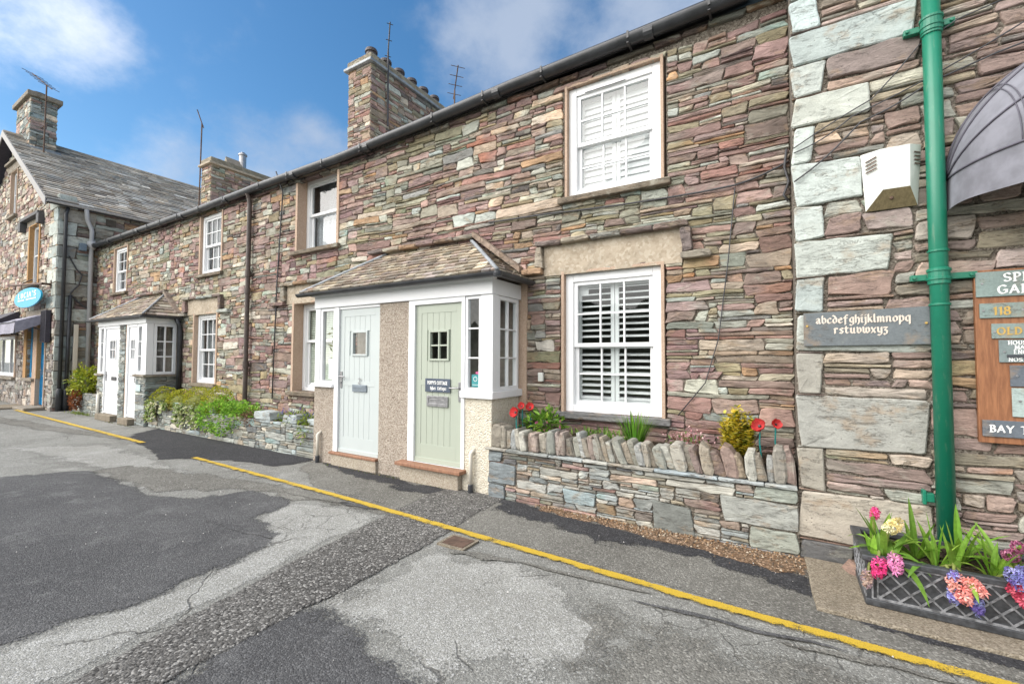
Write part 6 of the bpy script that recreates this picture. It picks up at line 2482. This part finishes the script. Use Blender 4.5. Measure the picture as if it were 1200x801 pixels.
# ------------------------------------------------------------------ stone slab, trough and hyacinths
mb = MB()
o_ = rough_outline([(.13, -.70), (.17, -1.53), (.6, -1.525), (1.4, -1.53), (3.0, -1.53), (3.0, -.70)], .012, .08, 3)
mb.prism([(x, y, .002) for x, y in o_], (0, 0, .028))
tag(mb.build('stone_slab', M_CONC, bevel=.006, loc=(1.5, -1.1, 0)), 'brown weathered slab under the black lattice trough', 'slab')
mb = MB()
o_ = [(.36, -.78), (.40, -.88), (.50, -.93), (.66, -.86), (.70, -.76), (.55, -.71), (.42, -.72)]
lo = [mb.pt((x, y, .031), (.30, .20, .16, .4)) for x, y in o_]
hi = [mb.pt((.53+(x-.53)*.72, -.81+(y+.81)*.7, .095+rng.uniform(-.012, .012)), (.30, .20, .16, .4)) for x, y in o_]
for k in range(7):
    mb.face((lo[k], lo[(k+1) % 7], hi[(k+1) % 7], hi[k]))
mb.face(hi)
mb.face(lo[::-1])
tag(mb.build('loose_stone', M_STONE, loc=(.53, -.81, .03)), 'flat loose brown stone behind the left end of the trough', 'stone')

TR = thing('planter_trough', 'black lattice-patterned trough of hyacinths standing on the slab by the wall', 'planter', (1.0, -1.05, .03))
TX0, TX1, TZ = .45, 1.72, .35
mb = MB()
b = [(TX0-.0, -1.315, .032), (TX1, -1.315, .032), (TX1, -.79, .032), (TX0, -.79, .032)]
t_ = [(TX0-.01, -1.335, TZ-.035), (TX1+.01, -1.335, TZ-.035), (TX1+.01, -.765, TZ-.035), (TX0-.01, -.765, TZ-.035)]
bi = [mb.pt(p) for p in b]
ti = [mb.pt(p) for p in t_]
for k in range(4):
    mb.face((bi[k], bi[(k+1) % 4], ti[(k+1) % 4], ti[k]))
mb.face(bi[::-1])
mb.build('body', M_TROUGH, TR)
mb = MB()
for (a, b_, c, d, z0, z1) in ((TX0-.028, TX1+.028, -1.353, -1.300, TZ-.035, TZ), (TX0-.028, TX1+.028, -.800, -.747, TZ-.035, TZ), (TX0-.028, TX0+.025, -1.300, -.800, TZ-.035, TZ), (TX1-.025, TX1+.028, -1.300, -.800, TZ-.035, TZ),
                              (TX0-.012, TX1+.012, -1.333, -1.317, .032, .075), (TX0-.014, TX0-.001, -1.317, -.79, .032, .075)):
    mb.box(a, b_, c, d, z0, z1)
mb.build('rim', M_TROUGH, TR, bevel=.006)
mb = MB()
zl0, zl1 = .085, TZ-.042
def trough_y(z):
    return -1.315-.02*(z-.032)/(TZ-.067)-.001


def bar(p, q, wdt, along):
    p, q = Vector(p), Vector(q)
    d = (q-p).normalized()
    nn = Vector((0, -1, 0)) if along == 'x' else Vector((-1, 0, 0))
    s = d.cross(nn).normalized()*wdt/2
    h = nn*.007
    mb.prism([p-s, q-s, q+s*1.0, p+s], h)


def clipbars(a0, a1, pt, along):
    pitch = .098
    sl = 1.05
    for sg in (1, -1):
        k = -14
        while k < 40:
            u0 = a0+k*pitch
            # line z = zl0 + sg*sl*(u-u0) (rising) or falling from top
            if sg > 0:
                ua, ub = u0, u0+(zl1-zl0)/sl
            else:
                ua, ub = u0+(zl1-zl0)/sl, u0
            # ua at bottom, ub at top; clip to a0..a1
            lo_, hi_ = 0.0, 1.0
            du = ub-ua
            for (lim, sgn) in ((a0, 1), (a1, -1)):
                va, vb = (ua-lim)*sgn, (ub-lim)*sgn
                if va < 0 and vb < 0:
                    lo_, hi_ = 1, 0
                    break
                if va < 0:
                    lo_ = max(lo_, -va/(vb-va))
                if vb < 0:
                    hi_ = min(hi_, va/(va-vb))
            if hi_-lo_ > .05:
                bar(pt(ua+du*lo_, zl0+(zl1-zl0)*lo_), pt(ua+du*hi_, zl0+(zl1-zl0)*hi_), .010, along)
            k += 1


ptF = lambda u, z: (u, trough_y(z), z)
ptL = lambda u, z: (TX0-.001-.01*(z-.032)/(TZ-.067), u, z)
clipbars(TX0+.055, TX1-.055, ptF, 'x')
clipbars(-1.28, -.83, ptL, 'y')
for (pt, a0, a1, al) in ((ptF, TX0+.05, TX1-.05, 'x'), (ptL, -1.285, -.825, 'y'), (ptF, TX0+.024, TX1-.024, 'x'), (ptL, -1.307, -.80, 'y')):
    e = 0 if a0 in (TX0+.05, -1.285) else .012
    for z in (zl0-e*.6, zl1+e*.5):
        bar(pt(a0, z), pt(a1, z), .009, al)
    for a in (a0, a1):
        bar(pt(a, zl0-e*.6), pt(a, zl1+e*.5), .009, al)
mb.build('lattice', M_LATT, TR)
mb = MB()
mb.grid(lambda u, v: (TX0+.02+(TX1-TX0-.04)*u, -1.30+.50*v, TZ-.045+.02*noise.noise(Vector((u*12, v*6, 3)))), 40, 16)
mb.build('soil', M_SOIL, TR)


def hyacinth(label, x, y, heads, nl, seed, lscale=1.0, lcols=((.20, .38, .04), (.27, .45, .07), (.15, .29, .04)), dirs=None):
    r_ = random.Random(seed)
    t = thing('hyacinth', label, 'flower', (x, y, TZ-.04), 'hyacinths in the trough')
    mb = MB()
    base = (x, y, TZ-.05)
    for k in range(nl):
        an = r_.uniform(0, 6.28)
        sp = r_.uniform(.15, .85)
        leaf(mb, (x+.02*math.cos(an), y+.02*math.sin(an), TZ-.05), (math.cos(an)*sp, math.sin(an)*sp-.1, 1), r_.uniform(.20, .33)*lscale, .036, shade(r_, r_.choice(lcols), .15), r_.uniform(1.0, 3.4)*sp, 6, .35)
    for d in (dirs or []):
        leaf(mb, base, d[:3], d[3]*.92, .040, shade(r_, r_.choice(lcols), .12), d[4], 6, .35)
    mb.build('leaves', M_LEAF, t)
    for (hx, hy, hz, L, rad, cols) in heads:
        h = Vector((hx, hy, hz))
        b_ = Vector(base)
        mb = MB()
        mb.col = (.26, .30, .08, .5)
        mid = b_.lerp(h, .5)+Vector((0, 0, .07))
        mb.tube([b_, mid, h], [.011, .009, .007], 7)
        mb.build('stem', M_LEAF, t)
        axis = (h-mid).normalized()
        mb = MB()
        a = axis.orthogonal().normalized()
        c = axis.cross(a)
        n = int(27*L/.1)
        for k in range(n):
            u = (k+.5)/n
            an = k*2.4
            rr_ = rad*(.42+.62*math.sin(3.14*min(1, .22+u*.74)))
            out = a*math.cos(an)+c*math.sin(an)
            p = h+axis*(L*1.12*(u-.4))+out*rr_*.6
            q = p+out*rr_*r_.uniform(.25, .70)+axis*r_.uniform(-.004, .008)
            ps_ = r_.uniform(.8, 1.35)
            col = shade(r_, r_.choice(cols), .16)
            s1 = out.orthogonal().normalized()
            s2 = out.cross(s1)
            for j in range(6):
                aj = j*1.047+k
                dd = (s1*math.cos(aj)+s2*math.sin(aj))
                i0 = mb.pt(p, col)
                i1 = mb.pt(q+dd*.010+Vector((0, 0, 0)), col)
                sd = (s1*math.cos(aj+1.57)+s2*math.sin(aj+1.57))*.0055
                i2 = mb.pt(q+dd*.013*ps_+sd+out*.002, col)
                i3 = mb.pt(q+dd*.026*ps_-out*.010, col)
                i4 = mb.pt(q+dd*.013*ps_-sd+out*.002, col)
                mb.face((i0, i2, i3, i4))
        mb.build('flower_head', M_PETAL, t)
    return t


PK = [(.70, .06, .24), (.78, .12, .32), (.62, .05, .18)]
LP = [(.70, .24, .45), (.62, .20, .40), (.76, .36, .52)]
CRM = [(.80, .72, .36), (.82, .76, .50), (.74, .62, .26)]
SAL = [(.80, .33, .28), (.82, .42, .36), (.74, .25, .22)]
BLU = [(.20, .18, .48), (.30, .32, .60), (.15, .11, .36)]
RED = [(.62, .07, .13), (.70, .14, .20), (.5, .05, .1)]
MAU = [(.42, .12, .22), (.5, .2, .3), (.36, .1, .2)]
hyacinth('hyacinth with a cream head standing among upright leaves, at the left of the trough', .56, -1.16, [(.60, -1.20, .51, .095, .034, CRM)], 7, 1, 1.0, dirs=[(-.42, .05, 1, .36, .25), (.15, 0, 1, .33, .1), (-.2, 0, 1, .34, .15), (-.75, -.25, .8, .24, 1.2), (.5, -.5, 1, .34, 1.9), (.55, .1, .9, .3, 1.2)])
hyacinth('bright magenta hyacinth drooping over the left end of the trough', .53, -1.24, [(.50, -1.36, .30, .085, .036, PK)], 4, 2, .8)
hyacinth('pale pink hyacinth lying on the rim, right of the magenta one', .58, -1.25, [(.585, -1.35, .335, .085, .033, LP)], 3, 3, .8, dirs=[(.6, -.9, .9, .36, 2.4)])
hyacinth('small pink hyacinth bud behind the cream one', .52, -1.05, [(.53, -1.06, .54, .05, .022, PK)], 4, 4, 1.0)
hyacinth('salmon pink hyacinth hanging over the front of the trough', .80, -1.22, [(.865, -1.375, .275, .12, .044, SAL), (.93, -1.37, .30, .085, .032, SAL)], 6, 5, .9, dirs=[(-.1, 0, 1, .38, .15), (-.45, .1, 1, .3, .9)])
hyacinth('blue hyacinth below the salmon pink one', .88, -1.25, [(.93, -1.375, .205, .075, .03, BLU), (.845, -1.365, .215, .05, .028, BLU), (.85, -1.36, .335, .04, .02, BLU)], 5, 6, .9, dirs=[(.25, .1, 1, .38, .6)])
hyacinth('faded brown hyacinth hanging on the trough\'s left corner', .49, -1.27, [(.445, -1.365, .215, .07, .026, [(.36, .24, .19), (.44, .33, .27), (.40, .28, .30)])], 2, 7, .6)
hyacinth('leafy hyacinth without a flower in the middle of the trough', .95, -1.05, [], 12, 8, 1.0, dirs=[(0, .1, 1, .40, .3), (.5, 0, 1, .36, .9)])
hyacinth('red hyacinth hanging over the trough at the right edge of the picture', 1.05, -1.22, [(1.12, -1.375, .30, .12, .04, RED)], 6, 9, 1.0, dirs=[(.4, .1, 1, .42, 1.0), (-.3, 0, 1, .36, .8)])
hyacinth('blue hyacinth above the red one at the right edge', 1.12, -1.18, [(1.11, -1.34, .375, .10, .035, BLU), (1.17, -1.30, .39, .08, .032, BLU)], 7, 10, 1.05, dirs=[(.3, .2, 1, .42, 1.3)])
hyacinth('mauve hyacinth topmost at the right edge', 1.2, -1.1, [(1.13, -1.22, .46, .08, .03, MAU), (1.15, -1.26, .52, .06, .028, MAU)], 7, 11, 1.05)
hyacinth('leafy green hyacinth between the salmon and the red ones', .73, -1.1, [], 9, 12, .95, dirs=[(-.05, .1, 1, .42, .2)])

# ------------------------------------------------------------------ signs and fittings on the right-hand building
WF = YF-.028
AL = thing('slate_sign', 'dark slate sign with a pale blackletter alphabet, left of the green drainpipe', 'sign', (.53, WF, 1.7))
mb = MB()
mb.col = (.155, .175, .185, .4)
mb.prism([(.155, WF-.028, 1.705), (.915, WF-.028, 1.712), (.915, WF-.028, 1.985), (.155, WF-.028, 1.968)], (0, .026, 0))
ab = mb.build('board', M_PLATE, AL, bevel=.002)
mb = MB()
write(mb, 'abcdefghijklmnopq', .520, 1.883, WF-.0295, .040, BLACK, (.27, .10), 38, .25, serif=False, squeeze=1.02)
write(mb, 'rstuvwxyz', .515, 1.803, WF-.0295, .040, BLACK, (.27, .10), 38, .25, serif=False, squeeze=1.06)
mb.build('lettering', M_LETTER, AL)
for x in (.178, .893):
    mb = MB()
    mb.tube([(x, WF-.036, 1.865), (x, WF-.025, 1.865)], .008, 8)
    mb.build('screw', M_GOLD, AL)

NB = thing('notice_board', 'varnished wooden board with slate house-name plates at the right edge', 'sign', (1.5, WF, 1.0))
BX0, BX1 = 1.145, 1.95
mb = MB()
mb.box(BX0, BX1, WF-.035, WF, 1.04, 2.215)
mb.build('board', M_WOOD, NB, bevel=.004)


def plate(x0, x1, z0, z1, col, lines, mat, nm, screw=(), d=.012, font=CAPS):
    mb = MB()
    mb.col = (*col, random.Random(int(z0*100)).random())
    mb.box(x0, x1, WF-.036-d, WF-.036, z0, z1)
    p = mb.build('name_plate', M_PLATE, NB, bevel=.002)
    mb = MB()
    for (txt, x, z, s, al) in lines:
        write(mb, txt, x, z, WF-.0375-d, s, font, (.20, .075), 25, .26, align=al)
    mb.build('lettering', mat, p)
    if screw:
        mb = MB()
        for (x, z) in screw:
            mb.tube([(x, WF-.040-d, z), (x, WF-.035-d, z)], .007, 8)
        mb.build('screw', M_METAL, p)
    return p


SLG, SLD, SLL = (.235, .30, .285), (.125, .145, .17), (.36, .44, .42)
plate(1.150, 1.94, 2.03, 2.20, SLG, [('SPRING', 1.285, 2.128, .055, 'l'), ('GARDENS', 1.255, 2.048, .055, 'l')], M_WLETTER, 'a', ((1.18, 2.12),))
plate(1.165, 1.385, 1.885, 1.985, SLG, [('118', 1.23, 1.905, .052, 'l')], M_GOLD, 'b', ((1.182, 1.935), (1.368, 1.935)))
plate(1.22, 1.94, 1.745, 1.845, SLG, [('OLD STABLE', 1.245, 1.772, .045, 'l')], M_GOLD, 'c', ((1.232, 1.79),))
plate(1.252, 1.94, 1.585, 1.735, (.20, .245, .245), [('HOUSE NAMES', 1.295, 1.704, .024, 'l'), ('MADE TO', 1.325, 1.674, .024, 'l'), ('ENQUIRE', 1.32, 1.643, .024, 'l'), ('NOS. 1-100', 1.295, 1.592, .024, 'l')], M_WLETTER, 'd', ((1.275, 1.655),))
mb = MB()
mb.box(1.287, 1.94, WF-.0545, WF-.0485, 1.617, 1.636)
mb.build('blank_strip', mat_plain('dark_strip_paint', (.05, .055, .065), .5), NB)
plate(1.30, 1.94, 1.425, 1.565, SLD, [('10', 1.385, 1.465, .062, 'l')], M_WLETTER, 'e', ((1.33, 1.495),))
plate(1.305, 1.94, 1.225, 1.415, SLL, [('4', 1.425, 1.282, .075, 'l')], M_WLETTER, 'f', ((1.34, 1.33),))
plate(1.160, 1.94, 1.085, 1.195, SLD, [('BAY TREE', 1.195, 1.118, .045, 'l')], M_WLETTER, 'g', ((1.178, 1.14),))
mb = MB()
mb.prism([(1.392+.0, WF-.060, 1.885), (1.43, WF-.060, 1.862), (1.8, WF-.060, 1.862), (1.8, WF-.060, 2.02), (1.43, WF-.060, 2.02), (1.392, WF-.060, 1.99)], (0, .014, 0))
mb.col = (*SLD, .3)
mb.c = [(*SLD, .3)]*len(mb.v)
mb.build('name_plate', M_PLATE, NB, bevel=.002)

# white louvred box
BX = thing('wall_box', 'white louvred box with a sloping wooden base, fixed between quoins and drainpipe', 'box', (.72, WF, 2.75))
mb = MB()
yb, yf = WF+.01, WF-.075
# rows: back outline and front outline
bk = [(.545, yb, 3.185), (.905, yb, 3.185), (.875, yb, 2.735), (.570, yb, 2.735)]
ft = [(.655, yf, 3.175), (.825, yf, 3.175), (.820, yf, 2.865), (.665, yf, 2.865)]
bi = [mb.pt(p) for p in bk]
fi = [mb.pt(p) for p in ft]
mb.face(fi[::-1])
mb.face((bi[0], bi[3], fi[3], fi[0]))
mb.face((bi[1], fi[1], fi[2], bi[2]))
mb.face((bi[0], fi[0], fi[1], bi[1]))
mb.face(bi)
mb.m = 1
mb.face((bi[3], bi[2], fi[2], fi[3]))
mb.build('casing', [M_BOXW, mat_wood('weathered_wood', (.24, .19, .10), (.15, .12, .06), .8)], BX, bevel=.003)
mb = MB()
for k in range(4):
    z = 3.115-.028*k
    for (a, b_) in (((.572, yb-.028, z-.010), (.632, yb-.075, z+.006)), ((.892, yb-.018, z), (.850, yb-.065, z-.004))):
        a, b_ = Vector(a), Vector(b_)
        mb.prism([a, b_, b_+Vector((0, 0, .009)), a+Vector((0, 0, .009))], (0, -.006, 0))
build_each(mb, 'louvre', M_RUST, BX)
mb = MB()
mb.lathe((.72, yf+.040, 2.795), [(.008, 0), (.012, .006), (.012, .02)], 10)
mb.build('screw', M_RUST, BX)

# dutch-hood awning
AW = thing('awning', 'grey domed canvas awning on the wall at the right edge', 'awning', (2.1, YF, 2.65))
AC, AA, AB, AH, AZ = 2.02, .99, .92, .88, 2.885


def dome(th, ph, k=1.0):
    return (AC-AA*math.cos(th)*k, WF-.005-AB*math.sin(th)*math.sin(ph)*k, AZ+AH*math.sin(th)*math.cos(ph)*k)


mb = MB()
mb.grid(lambda u, v: dome(math.pi*u, R(90)*v, 1-.010*math.sin(math.pi*((v*3) % 1.0))*math.sin(math.pi*u)), 48, 24)
mb.grid(lambda u, v: (AC-AA*math.cos(math.pi*u)*(1+.01*v), WF-.005-AB*math.sin(math.pi*u)*(1+.012*v+.008*v*math.sin(u*40)), AZ-.235*v+.012*v*math.sin(u*22)), 64, 6)
mb.build('canvas', M_AWN, AW, smooth=True)
mb = MB()
for ph in (2, 30, 60, 90):
    mb.tube([dome(math.pi*k/36, R(ph), 1.004) for k in range(37)], .008, 6)
for th in (38, 70, 110, 142):
    for e in (-.9, .9):
        mb.tube([dome(R(th+e), R(90)*k/16, 1.003) for k in range(17)], .0035, 5)
mb.build('piping', M_AWNRIB, AW, smooth=True)

# doorbell box by the lower window
mb = MB()
mb.box(-2.615, -2.545, -.075, -.03, 1.31, 1.42)
tag(mb.build('bell_box', M_BOXW, bevel=.008, loc=(-2.58, -.05, 1.36)), 'small white box on the stone wall between porch and lower window', 'box')


def cable(label, pts, r, y_off=0.0, loc=None):
    mb = MB()
    mb.tube(pts, r, 6)
    return tag(mb.build('cable', M_CABLE, smooth=True, loc=loc or pts[0]), label, 'cable', 'cables on the walls')


FY = -.036
def sag(a, b, n=8, s=.03):
    a, b = Vector(a), Vector(b)
    return [a.lerp(b, k/n)-Vector((0, 0, s*math.sin(math.pi*k/n))) for k in range(n+1)]


cable('black cable running from the quoins under the upper window sill', sag((.085, FY, 3.50), (-.38, FY, 3.36), 6, .02)+sag((-.42, FY, 3.35), (-2.5, FY, 3.42), 8, .02)[1:]+[(-3.4, FY, 3.45)], .010)
cable('thin cable hanging down the wall right of the shuttered windows', [(-.38, FY, 3.33), (-.45, FY, 2.6), (-.55, FY, 1.8), (-.68, FY, 1.35), (-.95, FY, 1.0)], .006)
cable('loop of black cable at the joint beside the quoins', [(.07, FY, 3.62), (.05, FY, 3.45), (.085, FY, 3.3), (.04, FY, 3.18), (.075, FY, 3.12)], .012)
cable('thin vertical cable between brown downpipe and net-curtained window', [(-8.22, -.2, 5.15), (-8.25, FY, 4.8), (-8.38, FY, 3.0), (-8.45, FY, .8)], .012)
RW = WF-.012
cable('black cable rising across the quoins to the green drainpipe', sag((.11, RW, 3.34), (.62, RW, 3.60), 6, -.01)+sag((.62, RW, 3.60), (.9, RW, 3.92), 5, .01)[1:]+[(1.1, RW-.06, 4.0), (1.6, RW, 4.14)], .0045)
cable('twisted pair of cables above the louvred box, passing behind the drainpipe', sag((.11, RW, 3.06), (.55, RW, 3.44), 8, .03)+sag((.55, RW, 3.44), (.95, RW, 3.62), 6, .02)[1:]+[(1.3, RW, 3.72), (1.6, RW, 3.78)], .006)
cable('grey cable just above the louvred box', sag((.11, RW, 3.30), (.5, RW, 3.50), 8, .03)+sag((.5, RW, 3.5), (1.5, RW, 3.92), 8, .03)[1:], .005)

# ------------------------------------------------------------------ what stands across the road, seen only in the panes
mb = MB()
mb.grid(lambda u, v: (-60+120*u, -55-20*v, -1+(9+5*noise.noise(Vector((u*6, v*2, 1)))+3*noise.noise(Vector((u*25, v*5, 4))))*math.sin(1.57*min(1, v*1.6))), 80, 8)
tag(mb.build('hills', mat_plain('wooded_hill', (.035, .055, .022), .9, 0, .5, .6)), kind='structure')
